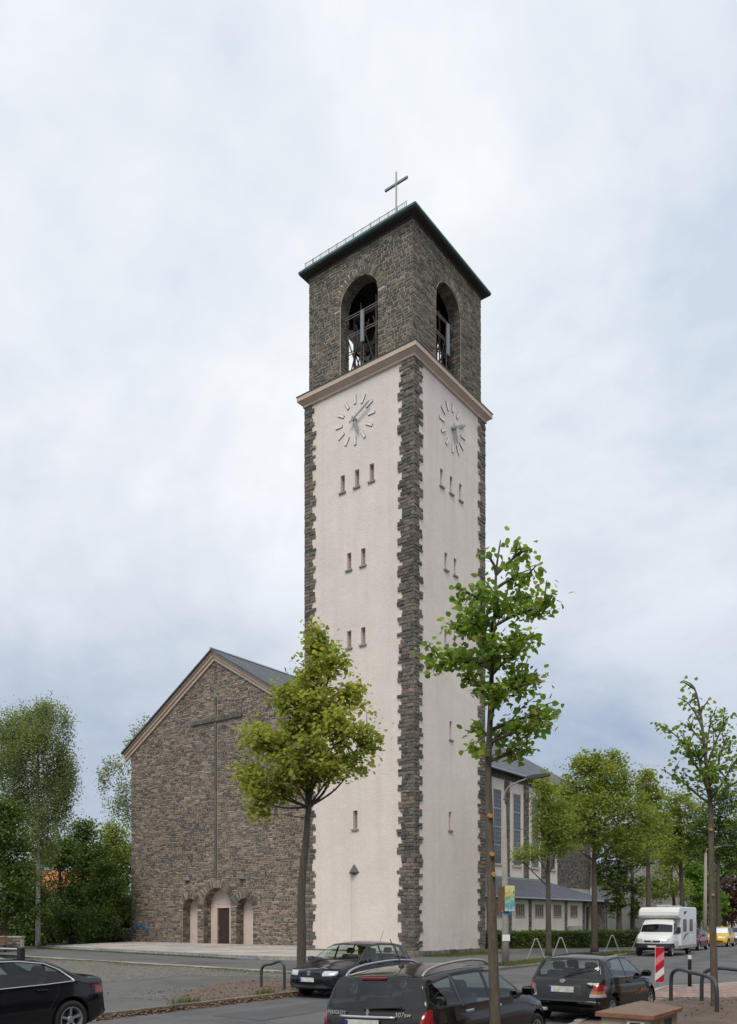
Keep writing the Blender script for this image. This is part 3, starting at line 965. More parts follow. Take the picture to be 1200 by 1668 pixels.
# street-side nave wall: plaster bays with tall windows between rubble piers
bays = [30.33 + 3.77 * k for k in range(-4, 3)]
nst = []
rn = random.Random(33)
def nin(y, zz):
    for b in bays:
        if abs(y - b) < 1.34 and 5.2 < zz < 14.2: return False
    return zz < 14.25
for cx, cz, w, h in rubble(16.0, YB, 5.0, 15.0, (.12, .11), rn, (2, 5), (1, 2, 2), nin):
    nst.append(('r', cx, cz, XR, w - .03, h - .03, rn.uniform(.03, .08), 0))
y = 16.0
while y < YB:                        # soldier course under the eaves
    w = rn.uniform(.12, .2); nst.append(('r', y + w / 2, 14.62, XR, w - .02, .66, .07, 0)); y += w
stones_joined('nave_masonry', nst, stone_dark, church)
for b in bays:
    p = MB().box(XR - .02, XR + .012, b - 1.34, b + 1.34, 5.0, 14.22).build('bay_panel', plaster, church)
    fr = MB()
    w0, w1, z0, z1 = b - .68, b + .68, 6.7, 13.2
    fr.box(XR - .01, XR + .05, w0 - .1, w0, z0 - .1, z1 + .1).box(XR - .01, XR + .05, w1, w1 + .1, z0 - .1, z1 + .1).box(XR - .01, XR + .05, w0, w1, z1, z1 + .1).box(XR - .01, XR + .14, w0 - .2, w1 + .2, z0 - .18, z0)
    wo = fr.build('window', stucco, church)
    MB().box(XR - .005, XR + .018, w0, w1, z0, z1).build('pane', glass_win, wo)
    mt = MB()
    for i in range(1, 4): mt.box(XR + .018, XR + .035, w0 + i * 1.36 / 4 - .012, w0 + i * 1.36 / 4 + .012, z0, z1)
    for i in range(1, 16):
        t = .06 if i % 4 == 0 else .012
        mt.box(XR + .018, XR + (.05 if i % 4 == 0 else .03), w0, w1, z0 + i * 6.5 / 16 - t, z0 + i * 6.5 / 16 + t)
    mt.build('glazing_bars', zinc, wo)
def pipe(pts, name='downpipe', r=.06): return MB().tube(pts, r, 8).build(name, zinc, church)
pipe([(XR + .16, YB - .15, 14.9), (XR + .16, YB - .15, 5.4)])
pipe([(XR + .16, 16.9, 14.9), (XR + .16, 16.9, 5.4)])
# aisle
XA, YA0, YA1, YA2 = -3.0, 8.0, 34.2, 39.8
aw = [14.6, 18.1, 21.63, 25.14, 28.74, 32.26]
m = holed_panel(YA0, YA1, -.3, 3.5, 0, [(b - .80, b + .80, 2.0, 3.0) for b in aw])
m.v = [(XA - y, x, zz) for x, y, zz in m.v]
m.build('aisle_wall', plaster, church)
for b in aw:
    fr = MB()
    for i in range(5): fr.box(XA - .16, XA + .02, b - .80 + i * .376, b - .80 + i * .376 + .095, 2.0, 3.0)
    fr.box(XA - .16, XA + .02, b - .70, b + .70, 2.93, 3.0).box(XA - .1, XA + .07, b - .86, b + .86, 1.92, 2.0)
    wo = fr.build('window', plain('window_frame_beige_%d' % int(b), (0.48, 0.375, 0.30), 0.8), church)
    for i in range(4): MB().box(XA - .2, XA - .15, b - .705 + i * .376, b - .705 + i * .376 + .281, 2.0, 2.93).build('pane', winrec, wo)
ast = []
for b in (16.35, 19.87, 23.39, 26.95, 30.5):
    for cx, cz, w, h in rubble(b - .24, b + .24, -.2, 3.4, (.12, .11), rn, (2, 4), (1, 2, 2), lambda a, c: True):
        ast.append(('r', cx, cz, XA, w - .02, h - .02, .07, 0))
for cx, cz, w, h in rubble(YA1, YA2, -.2, 3.4, (.12, .11), rn, (2, 4), (1, 2, 2), lambda a, c: not (34.9 < a < 36.2 and c < 2.9)):
    ast.append(('r', cx, cz, XA, w - .025, h - .025, .07, 0))
stones_joined('aisle_masonry', ast, stone_fac, church)
MB().box(XA - .3, XA - .005, YA1, 34.9, -.3, 3.5).box(XA - .3, XA - .005, 36.2, YA2, -.3, 3.5).box(XA - .3, XA - .005, 34.9, 36.2, 2.9, 3.5).box(XR, XA - .3, YA2 - .2, YA2, -.3, 3.5).build('aisle_end_wall', mortar_fac, church)
MB().box(XA - .35, XA - .25, 34.9, 36.2, -.2, 2.9).build('side_door', wood_dk, church)
xe, ze, zt = XA + .55, 3.5, 5.45
v = [(xe, YA0, ze), (xe, YA2 + .55, ze), (XR, YA2 - 3.2, zt), (XR, YA0, zt), (XR, YA2 + .55, ze), (xe, YA0, ze - .16), (xe, YA2 + .55, ze - .16), (XR, YA2 + .55, ze - .16), (XR, YA0, ze - .16)]
o = MB().add(v, [(0, 1, 2, 3), (1, 4, 2), (0, 5, 6, 1), (1, 6, 7, 4), (5, 8, 7, 6)]).build('aisle_roof', slate, church)
uv_plane(o, (0, 1, 0), (-.93, 0, .36))
MB().tube([(xe + .05, YA0, ze - .06), (xe + .05, YA2 + .6, ze - .06)], .075, 8).build('gutter', zinc, church)
MB().box(XR + .0, XR + .12, YA0, YA2 - 3.0, zt - .05, zt + .14).build('roof_flashing', zinc, church)
pipe([(xe + .05, 19.3, 3.35), (XA + .22, 19.3, 2.9), (XA + .12, 19.3, 2.7), (XA + .12, 19.3, -.2)])
pipe([(xe + .05, 34.5, 3.35), (XA + .15, 34.5, 2.9), (XA + .12, 34.5, -.2)])
cab = tag(empty('meter_cabinet', L2W(XA + .3, 31.9, -.2), -TH), 'grey metal cabinet against the pale aisle wall', 'cabinet')
MB().bbox(-.2, .2, -1.1, 1.1, 0, 1.35, .02).build('housing', plain('cabinet_grey', (0.34, 0.34, 0.33), 0.6), cab)
MB().box(.205, .215, -1.0, -.02, .1, 1.25).box(.205, .215, .02, 1.0, .1, 1.25).build('cabinet_door', plain('cabinet_door_grey', (0.38, 0.38, 0.37), 0.6), cab)
# blue scribble sprayed on the gable near the shrubs
gr = MB(); rg = random.Random(3)
for i in range(9):
    x0 = -26.55 + i * .21; zz0 = 1.05 + rg.uniform(-.2, .2)
    pts = [(x0 + rg.uniform(-.15, .3), YF - .06, zz0 + rg.uniform(-.2, .25)) for _ in range(5)]
    gr.tube(smooth_pts(pts, 4), [.035 + .02 * rg.random()] * 17, 5)
g = gr.build('graffiti', plain('blue_spray', (0.07, 0.16, 0.32), 0.7, var=0.4), church)
g['label'] = 'blue sprayed scribble low on the stone gable'
# ------------------------------------------------------------------ ground, street, pavements
KA = Vector((-5.22, 18.0)); KD = Vector((0.55, 0.835)).normalized(); KN = Vector((KD.y, -KD.x))
def street(t, o): p = KA + KD * t + KN * o; return p.x, p.y
def off(x, y): return (x - KA.x) * KN.x + (y - KA.y) * KN.y
def sstep(a, b, x): t = min(1, max(0, (x - a) / (b - a))); return t * t * (3 - 2 * t)
def gz(x, y):
    """street surface: dips on the near side towards the camera"""
    d = max(0.0, 20.0 - max(y, 7.0))
    return -0.0052 * d * d * sstep(1.5, 7.0, off(x, y))
def sheet(name, x0, x1, y0, y1, nx, ny, zf, mat, keep=None):
    vs = [(x0 + (x1 - x0) * i / nx, y0 + (y1 - y0) * j / ny) for j in range(ny + 1) for i in range(nx + 1)]
    fs = []
    for j in range(ny):
        for i in range(nx):
            a = j * (nx + 1) + i; fs.append((a, a + 1, a + nx + 2, a + nx + 1))
    return tag(mesh_obj(name, [(x, y, zf(x, y)) for x, y in vs], fs, mat, None, True), kind='structure')
gs = MB()
ground = sheet('ground', -700, 700, -60, 1400, 40, 40, lambda x, y: -1.2 if y < 40 and abs(x) < 120 else -.25, earth)
sheet('road', -60, 140, -8, 190, 100, 99, gz, asphalt)
def poly_sheet(name, pts, zf, mat, sub=0, kind='structure'):
    bm = bmesh.new()
    f = bm.faces.new([bm.verts.new((x, y, 0)) for x, y in pts])
    f.normal_update()
    if f.normal.z < 0: f.normal_flip()
    bmesh.ops.triangulate(bm, faces=bm.faces[:])
    for _ in range(sub): bmesh.ops.subdivide_edges(bm, edges=bm.edges[:], cuts=1, use_grid_fill=True)
    for v in bm.verts: v.co.z = zf(v.co.x, v.co.y)
    bm.normal_update()
    for f in bm.faces:
        if f.normal.z < 0: f.normal_flip()
    me = bpy.data.meshes.new(name); bm.to_mesh(me); bm.free(); me.materials.append(mat)
    o = bpy.data.objects.new(name, me); COL.objects.link(o)
    return tag(o, kind=kind)
LOT = .085
W2 = lambda x, y: tuple(L2W(x, y).xy)
# far side: forecourt and pavement, one sheet behind the kerb
poly_sheet('forecourt', [street(-30, -.16), street(-10, -.16), street(20, -.16), street(60, -.16), street(150, -.16), street(150, -75), street(-30, -75)], lambda x, y: LOT, asphalt2)
# kerb stones along the far side of the street
kerb = tag(empty('kerb', (0, 0, 0)), kind='structure')
rk = random.Random(6)
ang = math.atan2(KD.y, KD.x)
t = -9.0
while t < 62:
    L = rk.uniform(.95, 1.15) if t < 34 else 2.2
    x, y = street(t + L / 2, -.075)
    data_obj('kerb_stone', block_mesh(rk.randint(0, 7), kerb_m), kerb, (x, y, .0), (0, rk.uniform(-.008, .008), ang + rk.uniform(-.006, .006)), (L - .02, .16, .20))
    t += L
# upper walk behind a second kerb, running along the gable front
K2a, K2b = Vector((-21.5, 47.2)), Vector((-.6, 29.1))
k2d = (K2b - K2a).normalized(); k2n = Vector((-k2d.y, k2d.x))
UPZ = .125
poly_sheet('upper_walk', [tuple(K2a), tuple(K2b), (2.8, 33.2), W2(3.0, -9.3), W2(3.0, -3), W2(-26, 1), (-24, 60), (-34, 58)], lambda x, y: UPZ, asphalt2)
kerb2 = tag(empty('forecourt_kerb', (0, 0, 0)), kind='structure')
t = 0; ln = (K2b - K2a).length
while t < ln:
    L = rk.uniform(.95, 1.2); p = K2a + k2d * (t + L / 2)
    data_obj('kerb_stone', block_mesh(rk.randint(0, 7), granite), kerb2, (p.x, p.y, .07), (0, rk.uniform(-.01, .01), math.atan2(k2d.y, k2d.x)), (L - .015, .24, .135)); t += L
# cobbled strip in front of it
def cobble_mat():
    t = NT('cobbles')
    p = t.pos()
    mp = t.new('Mapping'); mp.inputs['Rotation'].default_value = (0, 0, math.atan2(k2d.y, k2d.x)); t.link(p, mp.inputs[0])
    v = t.new('TexVoronoi', feature='DISTANCE_TO_EDGE'); v.inputs['Scale'].default_value = 8.0; v.inputs['Randomness'].default_value = .55; t.link(mp.outputs[0], v.inputs['Vector'])
    v2 = t.new('TexVoronoi'); v2.inputs['Scale'].default_value = 8.0; v2.inputs['Randomness'].default_value = .55; t.link(mp.outputs[0], v2.inputs['Vector'])
    sp = t.new('SeparateColor'); t.link(v2.outputs['Color'], sp.inputs[0])
    c = t.ramp(sp.outputs[0], [(0, (0.12, 0.115, 0.10)), (0.5, (0.18, 0.17, 0.15)), (1, (0.25, 0.23, 0.205))])
    e = t.ramp(v.outputs['Distance'], [(0.02, (0.35, 0.36, 0.25)), (0.10, (1, 1, 1))])
    c = t.mix(1.0, c, e, 'MULTIPLY')
    moss = t.ramp(t.noise(p, .7, 5, .6), [(.52, (0, 0, 0)), (.7, (1, 1, 1))])
    c = t.mix(t.math('MULTIPLY', moss, .35), c, (0.10, 0.105, 0.045))
    return t.done(t.bsdf(c, .85, t.bump(e, .6, .02)))
poly_sheet('cobbles', [(-27, 48), tuple(K2a - k2n * .08), tuple(K2b - k2n * .08), (-2.2, 27.9), (-3.6, 28.6), (-5.2, 29.2), (-6.4, 29.5), (-7.6, 27.2), (-9.5, 25.5), (-20, 32)], lambda x, y: LOT + .005, cobble_mat())
# red grit of the tree pit by the kerb
poly_sheet('tree_pit', [street(2.2, -.3), street(8.6, -.22), street(10.6, -2.2), street(8.3, -4.3), street(5.4, -3.2), street(3.2, -1.6)], lambda x, y: LOT + .006, redgrit)
poly_sheet('verge', [street(20.5, -.25), street(42, -.25), street(42, -2.1), street(34, -1.9), street(27, -1.8), street(21.5, -1.2)], lambda x, y: LOT + .006, ground_mat('verge_soil', (0.13, 0.12, 0.085), (0.22, 0.205, 0.165), 1.2, 40, .5))
# terrace of pale slabs with two granite steps
terrace = tag(empty('terrace', T0, -TH), kind='structure')
tp = [(-22.2, -8.0), (-.45, -11.1), (2.6, -9.8), (3.0, -3.4), (3.0, 2.2), (-26.9, 2.2)]
m = MB(); m.prism(tp, -.32, -.03, 'z'); m.build('terrace_bed', mortar_fac, terrace)
def edge_y(x): return -8.0 - (x + 22.2) * 3.1 / 21.75 if x < -.45 else -11.1 + (x + .45) * 1.3 / 3.05
def left_x(y): return -22.2 - (y + 8.0) * 4.7 / 10.2
slabs = []
y = -11.2; row = 0; rs = random.Random(77)
while y < 1.95:
    dep = .96
    x = left_x(y + .5) + (.0 if row % 2 else -.5)
    while x < 2.9:
        w = 1.5
        x0, x1 = max(x, left_x(y + dep) if y > -8 else -22), min(x + w, 2.95)
        yl = max(y, edge_y(x0), edge_y(x1)); yh = min(y + dep, 1.95)
        if x1 - x0 > .2 and yh - yl > .15 and not (x0 > -3.72 and yl > -3.75): slabs.append((x0, x1, yl, yh))
        x += w
    y += dep; row += 1
sb = [block_mesh(i, slab_m, 1) for i in range(8)]
slabs.sort(key=lambda q: q[2])
for i, (x0, x1, y0, y1) in enumerate(slabs[:300]):
    data_obj('paving_slab', sb[i % 8], terrace, ((x0 + x1) / 2, (y0 + y1) / 2, -.035), (0, 0, 0), (x1 - x0 - .015, y1 - y0 - .015, .06))
steps = tag(empty('terrace_steps', T0, -TH), kind='structure')
a, b = Vector((-22.6, -7.95)), Vector((-.45, -11.1)); sd = (b - a).normalized(); sn = Vector((sd.y, -sd.x)); sa = math.atan2(sd.y, sd.x)
for k2 in range(2):
    t = 0
    while t < (b - a).length + .3 * k2:
        L = rs.uniform(1.4, 1.9); p = a + sd * (t + L / 2) + sn * (.0 + .36 * k2)
        data_obj('step_stone', block_mesh(rs.randint(0, 7), step_m), steps, (p.x, p.y, -.10 - .09 * k2), (0, 0, sa), (L - .015, .42, .19)); t += L
p0, p1 = Vector((-.2, -11.1)), Vector((3.0, -9.7)); d2 = (p1 - p0).normalized()
t = 0
while t < (p1 - p0).length:
    p = p0 + d2 * (t + .5); data_obj('step_stone', block_mesh(rs.randint(0, 7), granite), steps, (p.x, p.y, -.1), (0, 0, math.atan2(d2.y, d2.x)), (.98, .16, .22)); t += 1
# near pavement of small pinkish pavers with kerb, by the hatchback
NP = [(-4.0, 2.2), (8.25, 24.0), (8.75, 24.75), (9.4, 25.0), (11.3, 26.05), (30, 37.0), (60, 50), (60, -5), (-4, -5)]
def npz(x, y): return gz(x, y) + .10
poly_sheet('near_pavement', NP, lambda x, y: npz(x, y) - .012, ground_mat('joint_sand', (0.16, 0.12, 0.10), (0.22, 0.17, 0.145), 2, 60, .3), 5)
nk = tag(empty('near_kerb', (0, 0, 0)), kind='structure')
kp = [(2.0, 12.9), (8.25, 24.0), (8.75, 24.75), (9.4, 25.0), (11.3, 26.05), (22, 32.3)]
for (xa, ya), (xb, yb) in zip(kp[:-1], kp[1:]):
    L = math.hypot(xb - xa, yb - ya); n = max(1, int(L / 1.0)); aa = math.atan2(yb - ya, xb - xa)
    for i in range(n):
        u = (i + .5) / n; x, y = xa + (xb - xa) * u, ya + (yb - ya) * u
        data_obj('kerb_stone', block_mesh(i, granite), nk, (x, y, npz(x, y) - .09), (0, 0, aa), (L / n - .01, .16, .20))
paver_m = stone_mat('paver_pink', [(0.36, 0.25, 0.22), (0.40, 0.29, 0.25), (0.33, 0.235, 0.205), (0.42, 0.32, 0.285), (0.30, 0.22, 0.20)], bscale=30)
pv = []
pvd = Vector((.86, .51)).normalized(); pvn = Vector((-pvd.y, pvd.x))
o0 = Vector((8.6, 24.45))
for r_ in range(60):
    for c_ in range(-18, 40):
        p = o0 + pvd * ((c_ + (.5 if r_ % 2 else 0)) * .205) - pvn * (.16 + r_ * .105)
        # keep inside pavement, outside the soil strip near the hoops
        if (p.x - 8.25) * .87 - (p.y - 24.0) * .49 < .14: continue
        if p.y < 21.1 or (p.x - 8.2) / p.y > .20: continue
        pv.append(p)
pv.sort(key=lambda p: p.length)
pvm = [block_mesh(i, paver_m, 2) for i in range(8)]
for i, p in enumerate(pv[:300]):
    data_obj('paver', pvm[i % 8], bpy.data.objects['near_pavement'], (p.x, p.y, npz(p.x, p.y) - .012), (0, 0, math.atan2(pvd.y, pvd.x)), (.197, .097, .05))
mj = MB()
for i, p in enumerate(pv[300:]):
    V, F = block_variant(300 + i % 8); c, s = pvd.x, pvd.y
    mj.add([(p.x + x * .197 * c - y * .097 * s, p.y + x * .197 * s + y * .097 * c, npz(p.x, p.y) - .012 + zz * .05) for x, y, zz in V], F)
tag(mj.build('paver_field', paver_m, bpy.data.objects['near_pavement']), kind='stuff')
poly_sheet('soil_strip', [(5.9, 18.4), (7.3, 20.9), (9.6, 20.95), (14, 23.2), (14, 14), (6, 13)], lambda x, y: npz(x, y) + .004, redgrit, 3)
# dark repair seams on the road
poly_sheet('road_patch', [street(1, 1.6), street(14, 1.9), street(14, 3.3), street(1, 3.0)], lambda x, y: gz(x, y) + .005, ground_mat('asphalt_dark', (0.07, 0.07, 0.072), (0.095, 0.094, 0.092), .8, 70, .3, .8), 3)
poly_sheet('road_seam', [street(2, 4.5), street(46, 4.3), street(46, 5.2), street(2, 5.2)], lambda x, y: gz(x, y) + .004, MATS['asphalt_dark'], 4)

# low stone walls by the terrace
def rubble_wall(name, a, b, h, th, label, mat=stone_fac, zb=.1):
    w = empty(name, (a[0], a[1], zb), math.atan2(b[1] - a[1], b[0] - a[0]))
    tag(w, label, 'wall', 'low stone garden walls')
    L = math.hypot(b[0] - a[0], b[1] - a[1]); r_ = random.Random(int(L * 100))
    MB().box(0, L, -th / 2 + .03, th / 2 - .03, -.2, h).build('core', mortar_fac, w)
    it = []
    for cx, cz, ww, hh in rubble(0, L, 0, h, (.1, .09), r_, (2, 6), (1, 2, 2), lambda x, z_: True):
        it.append(('f', cx, cz, -th / 2 + .03, ww - .02, hh - .02, .05, 0))
    stones_single(it[:60], mat, w, 'stone')
    if it[60:]: stones_joined('masonry', it[60:], mat, w)
    MB().bbox(-.04, L + .04, -th / 2 - .05, th / 2 + .05, h, h + .1, .015).build('coping', granite, w)
rubble_wall('garden_wall', (-27.5, 50.8), (-20.4, 50.0), .85, .4, 'low stone garden wall with grey coping at the edge under the birch')
rubble_wall('garden_wall', tuple(L2W(-29.6, 1.2).xy), tuple(L2W(-27.1, 2.2).xy), .95, .4, 'low stone wall butting against the church gable', zb=.25)
rubble_wall('garden_wall', tuple(L2W(-31.3, .4).xy), tuple(L2W(-29.7, 1.1).xy), .5, .4, 'lowest stepped-down stone wall between shrubs and church', zb=.25)
bench = tag(empty('wooden_seat', (-21.9, 49.1, .12), .1), 'reddish brown wooden seat in front of the garden wall', 'bench')
for i in range(4): MB().bbox(-.9, .9, -.2 + i * .11, -.11 + i * .11, .43, .47, .008).build('slat', plain('seat_wood_%d' % i, (0.16, 0.075, 0.045), .7, var=.2), bench)
for i in range(3): MB().bbox(-.9, .9, .26, .29, .55 + i * .13, .66 + i * .13, .008).build('backrest_slat', MATS['seat_wood_0'], bench)
for x in (-.75, .75): MB().box(x - .03, x + .03, -.2, .28, 0, .43).box(x - .03, x + .03, .29, .33, 0, .95).build('leg', steel_dk, bench)
# ------------------------------------------------------------------ vegetation
lf_linden = leaf_mat('leaf_linden', [(0.198, 0.250, 0.066), (0.284, 0.325, 0.088), (0.358, 0.381, 0.109), (0.248, 0.294, 0.080), (0.465, 0.420, 0.143), (0.296, 0.337, 0.095), (0.488, 0.385, 0.143)], .55)
lf_young = leaf_mat('leaf_young_linden', [(0.125, 0.205, 0.055), (0.17, 0.265, 0.07), (0.14, 0.225, 0.06), (0.215, 0.305, 0.08), (0.13, 0.21, 0.06), (0.27, 0.33, 0.09), (0.33, 0.31, 0.10)], .58)
lf_street = leaf_mat('leaf_street', [(0.153, 0.212, 0.055), (0.222, 0.276, 0.075), (0.301, 0.329, 0.095), (0.176, 0.241, 0.067), (0.382, 0.360, 0.121)], .52)
lf_dark = leaf_mat('leaf_dark', [(0.046, 0.099, 0.027), (0.083, 0.149, 0.041), (0.123, 0.190, 0.048), (0.063, 0.119, 0.033), (0.202, 0.221, 0.054)], .25)
lf_birch = leaf_mat('leaf_birch', [(0.178, 0.224, 0.121), (0.224, 0.270, 0.144), (0.276, 0.305, 0.161), (0.190, 0.236, 0.127), (0.310, 0.310, 0.161)], .45)
lf_bright = leaf_mat('leaf_bright', [(0.098, 0.196, 0.028), (0.140, 0.266, 0.042), (0.182, 0.308, 0.049)])
lf_purple = leaf_mat('leaf_purple', [(0.056, 0.025, 0.028), (0.098, 0.042, 0.045), (0.140, 0.070, 0.070)], .25)
lf_hedge = leaf_mat('leaf_hedge', [(0.054, 0.099, 0.022), (0.081, 0.135, 0.029), (0.117, 0.180, 0.040), (0.162, 0.216, 0.054)], .2)
bark = bark_mat('bark_brown', (0.05, 0.04, 0.03), (0.125, 0.10, 0.078))
bark_y = bark_mat('bark_young', (0.085, 0.068, 0.05), (0.17, 0.14, 0.105), 12)
bark_w = bark_mat('bark_birch', (0.10, 0.09, 0.08), (0.48, 0.46, 0.43), 3)
wound_m = plain('cut_wood', (0.42, 0.22, 0.08), .8)

T_HEART = (np.array([(0, 0, 0), (.36, .10, .07), (.50, .42, .10), (.30, .78, .06), (0, 1.08, -.06), (-.30, .78, .06), (-.50, .42, .10), (-.36, .10, .07)], dtype=float) * (1, 1, 1),
           np.array([(0, 1, 2, 3), (0, 3, 4, 4), (0, 4, 5, 5), (0, 5, 6, 7)]))
T_HEART4 = np.array([(0, 1, 2, 3), (3, 4, 5, 0), (0, 5, 6, 7)])
T_QUAD = np.array([(0, 0, 0), (.42, .5, .12), (0, 1.0, -.05), (-.42, .5, .12)], dtype=float); T_QUAD_F = np.array([(0, 1, 2, 3)])

def leaves_mesh(name, P, size, mat, parent, rng, tmpl='quad', up=0.6, droop=0.3):
    """P (n,3) points in parent space -> one mesh of separate leaves"""
    V, F = (T_QUAD, T_QUAD_F) if tmpl == 'quad' else (T_HEART[0], T_HEART4)
    n = len(P)
    nrm = rng.normal(size=(n, 3)); nrm[:, 2] = np.abs(nrm[:, 2]) + up; nrm /= np.linalg.norm(nrm, axis=1)[:, None]
    d = rng.normal(size=(n, 3)); d[:, 2] -= droop
    d -= nrm * (d * nrm).sum(1)[:, None]; d /= np.linalg.norm(d, axis=1)[:, None] + 1e-9
    s = np.cross(d, nrm)
    sz = (size * rng.uniform(.65, 1.25, n))[:, None, None]
    verts = P[:, None, :] + sz * (V[None, :, 0, None] * s[:, None, :] + V[None, :, 1, None] * d[:, None, :] + V[None, :, 2, None] * nrm[:, None, :])
    k = len(V)
    faces = (np.arange(n) * k)[:, None, None] + F[None]
    return mesh_obj(name, verts.reshape(-1, 3), faces.reshape(-1, F.shape[1]), mat, parent)

def blob_points(blobs, rng, per_cluster=26, spread=.32, flat=.55, hang=0.0):
    """blobs: (cx,cy,cz,rx,ry,rz,n) -> leaf points in clusters biased to the shell, plus cluster centres"""
    pts, cen = [], []
    for cx, cy, cz, rx, ry, rz, n in blobs:
        nc = max(2, int(n / per_cluster))
        v = rng.normal(size=(nc, 3)); v /= np.linalg.norm(v, axis=1)[:, None]
        r = rng.uniform(.18, 1.0, nc) ** .5
        r *= 1 + .16 * rng.normal(size=nc)
        c = v * r[:, None] * (rx, ry, rz) + (cx, cy, cz)
        cen.append(c)
        m = per_cluster
        sc = rng.uniform(.6, 1.35, nc)[:, None, None] * spread
        q = rng.normal(size=(nc, m, 3)) * sc * (1, 1, flat)
        if hang: q[:, :, 2] -= np.abs(rng.normal(size=(nc, m))) * hang
        pts.append((c[:, None, :] + q).reshape(-1, 3))
    return np.concatenate(pts), np.concatenate(cen)

def tree(name, label, base, height, rad, blobs, leaf, mat, seed, group=None, trunk=None, brk=bark, tmpl='quad', per=26, spread=.32, flat=.55, hang=0.0, twig_every=3, cat='tree', split=.52, limbs=None, crown_kind=None):
    rng = np.random.default_rng(seed); r_ = random.Random(seed)
    t = empty(name, base); tag(t, label, cat, group)
    if trunk is None:
        trunk = [(0, 0, -.15)] + [(r_.uniform(-.06, .06) * height * .05 * i, r_.uniform(-.06, .06) * height * .05 * i, height * f) for i, f in enumerate((.15, .35, .55, .75, .93))]
    tp_ = smooth_pts(trunk, 4)
    n = len(tp_)
    rads = [rad * (1.25 if i == 0 else 1) * (1 - .9 * (i / (n - 1)) ** 1.1) * (1 + .05 * r_.uniform(-1, 1)) + .008 for i in range(n)]
    MB().tube(tp_, rads, 9).build('trunk', brk, t, True)
    pts, cen = blob_points(blobs, rng, per, spread, flat, hang)
    br = MB()
    def trunk_at(z_):
        return min(tp_, key=lambda p: abs(p.z - z_))
    if limbs is None:
        limbs = []
        for cx, cy, cz, rx, ry, rz, nn in blobs:
            hz = math.hypot(cx, cy)
            s0 = trunk_at(max(height * split * .8, min(cz - .55 * hz - .1 * height, height * .85)))
            limbs.append((s0, Vector((cx, cy, cz))))
    nodes = []
    for s0, e in limbs:
        s0, e = Vector(s0), Vector(e)
        mid = s0.lerp(e, .5) + Vector((r_.uniform(-.1, .1), r_.uniform(-.1, .1), -.08)) * (e - s0).length
        pl = smooth_pts([s0, mid, e], 4)
        r0 = rad * .24
        br.tube(pl, [r0 * (1 - .75 * i / (len(pl) - 1)) + .006 for i in range(len(pl))], 6)
        nodes += pl[2:]
    nodes += tp_[len(tp_) // 2:]
    N = np.array([tuple(p) for p in nodes])
    for i in range(0, len(cen), twig_every):
        c = cen[i]
        j = int(np.argmin(((N - c) ** 2).sum(1) + (N[:, 2] > c[2]) * 2.0))
        p = Vector(N[j]); c = Vector(c)
        br.tube([p, p.lerp(c, .5) + Vector((0, 0, .04)) * (c - p).length, c], [rad * .10 + .005, rad * .06 + .004, .004], 4, False)
    br.build('branches', brk, t, True)
    cr_ = leaves_mesh('crown', pts, leaf, mat, t, rng, tmpl, droop=.3 + hang)
    return t

def px(u, v, Y):
    """a spot at depth Y read off the photograph, as world x and z"""
    return (u - 600) / 1379.5 * Y, CAM_Z + (1497 - v) / 1379.5 * Y

def crown_from(lst, Y, bx, base_z, depth=.8, k=1.0, q=1.0):
    """(u, v, ru, rv, n, dy) -> local ellipsoids"""
    out = []
    for u, v, ru, rv, n, dy in lst:
        x, z_ = px(u, v, Y); s = Y / 1379.5
        out.append((x - bx, dy, z_ - base_z, ru * s * k, max(ru, rv) * s * depth * k, rv * s * k, n * q))
    return out

# the maple-like linden by the small hatch, in front of the gable
Y0 = 29.0; bx = px(490, 1500, Y0)[0]; bz = LOT
tr = [(0, 0, -.2), (.02, 0, 1.2), (.02, .0, 3.0), (.16, .05, 4.6), (.28, .1, 6.2), (.34, .15, 7.6), (.45, .1, 9.2), (.6, 0, 11.6)]
bl = crown_from([(517, 1036, 8, 22, 500, 0), (520, 1066, 14, 30, 900, 0), (508, 1100, 26, 34, 1000, .4), (545, 1090, 24, 24, 700, -.5), (470, 1130, 30, 30, 1100, .5), (510, 1150, 46, 36, 1700, .0), (572, 1130, 22, 30, 800, .3),
                 (430, 1205, 40, 24, 1200, -.4), (405, 1262, 26, 34, 900, .3), (428, 1308, 22, 28, 900, -.2), (500, 1268, 30, 20, 700, .2), (455, 1285, 26, 18, 700, .5), (545, 1262, 22, 14, 450, -.5), (470, 1200, 44, 36, 1600, .9), (560, 1190, 44, 32, 1500, -.6), (598, 1200, 22, 28, 700, .2),
                 (540, 1235, 36, 24, 1000, .7), (580, 1245, 22, 16, 350, -.3), (470, 1255, 46, 26, 1200, -.8), (505, 1235, 40, 36, 1200, -.9), (500, 1180, 40, 50, 1400, 1.1)], Y0, bx, bz, .85, .93, .60)
tree('linden_tree', 'leafy yellow-green street tree in front of the gable, beside the tower', (bx, Y0, bz), 12.0, .165, bl, .14, lf_linden, 41, trunk=tr, tmpl='heart', per=16, spread=.19, flat=.75, twig_every=2, split=.62)

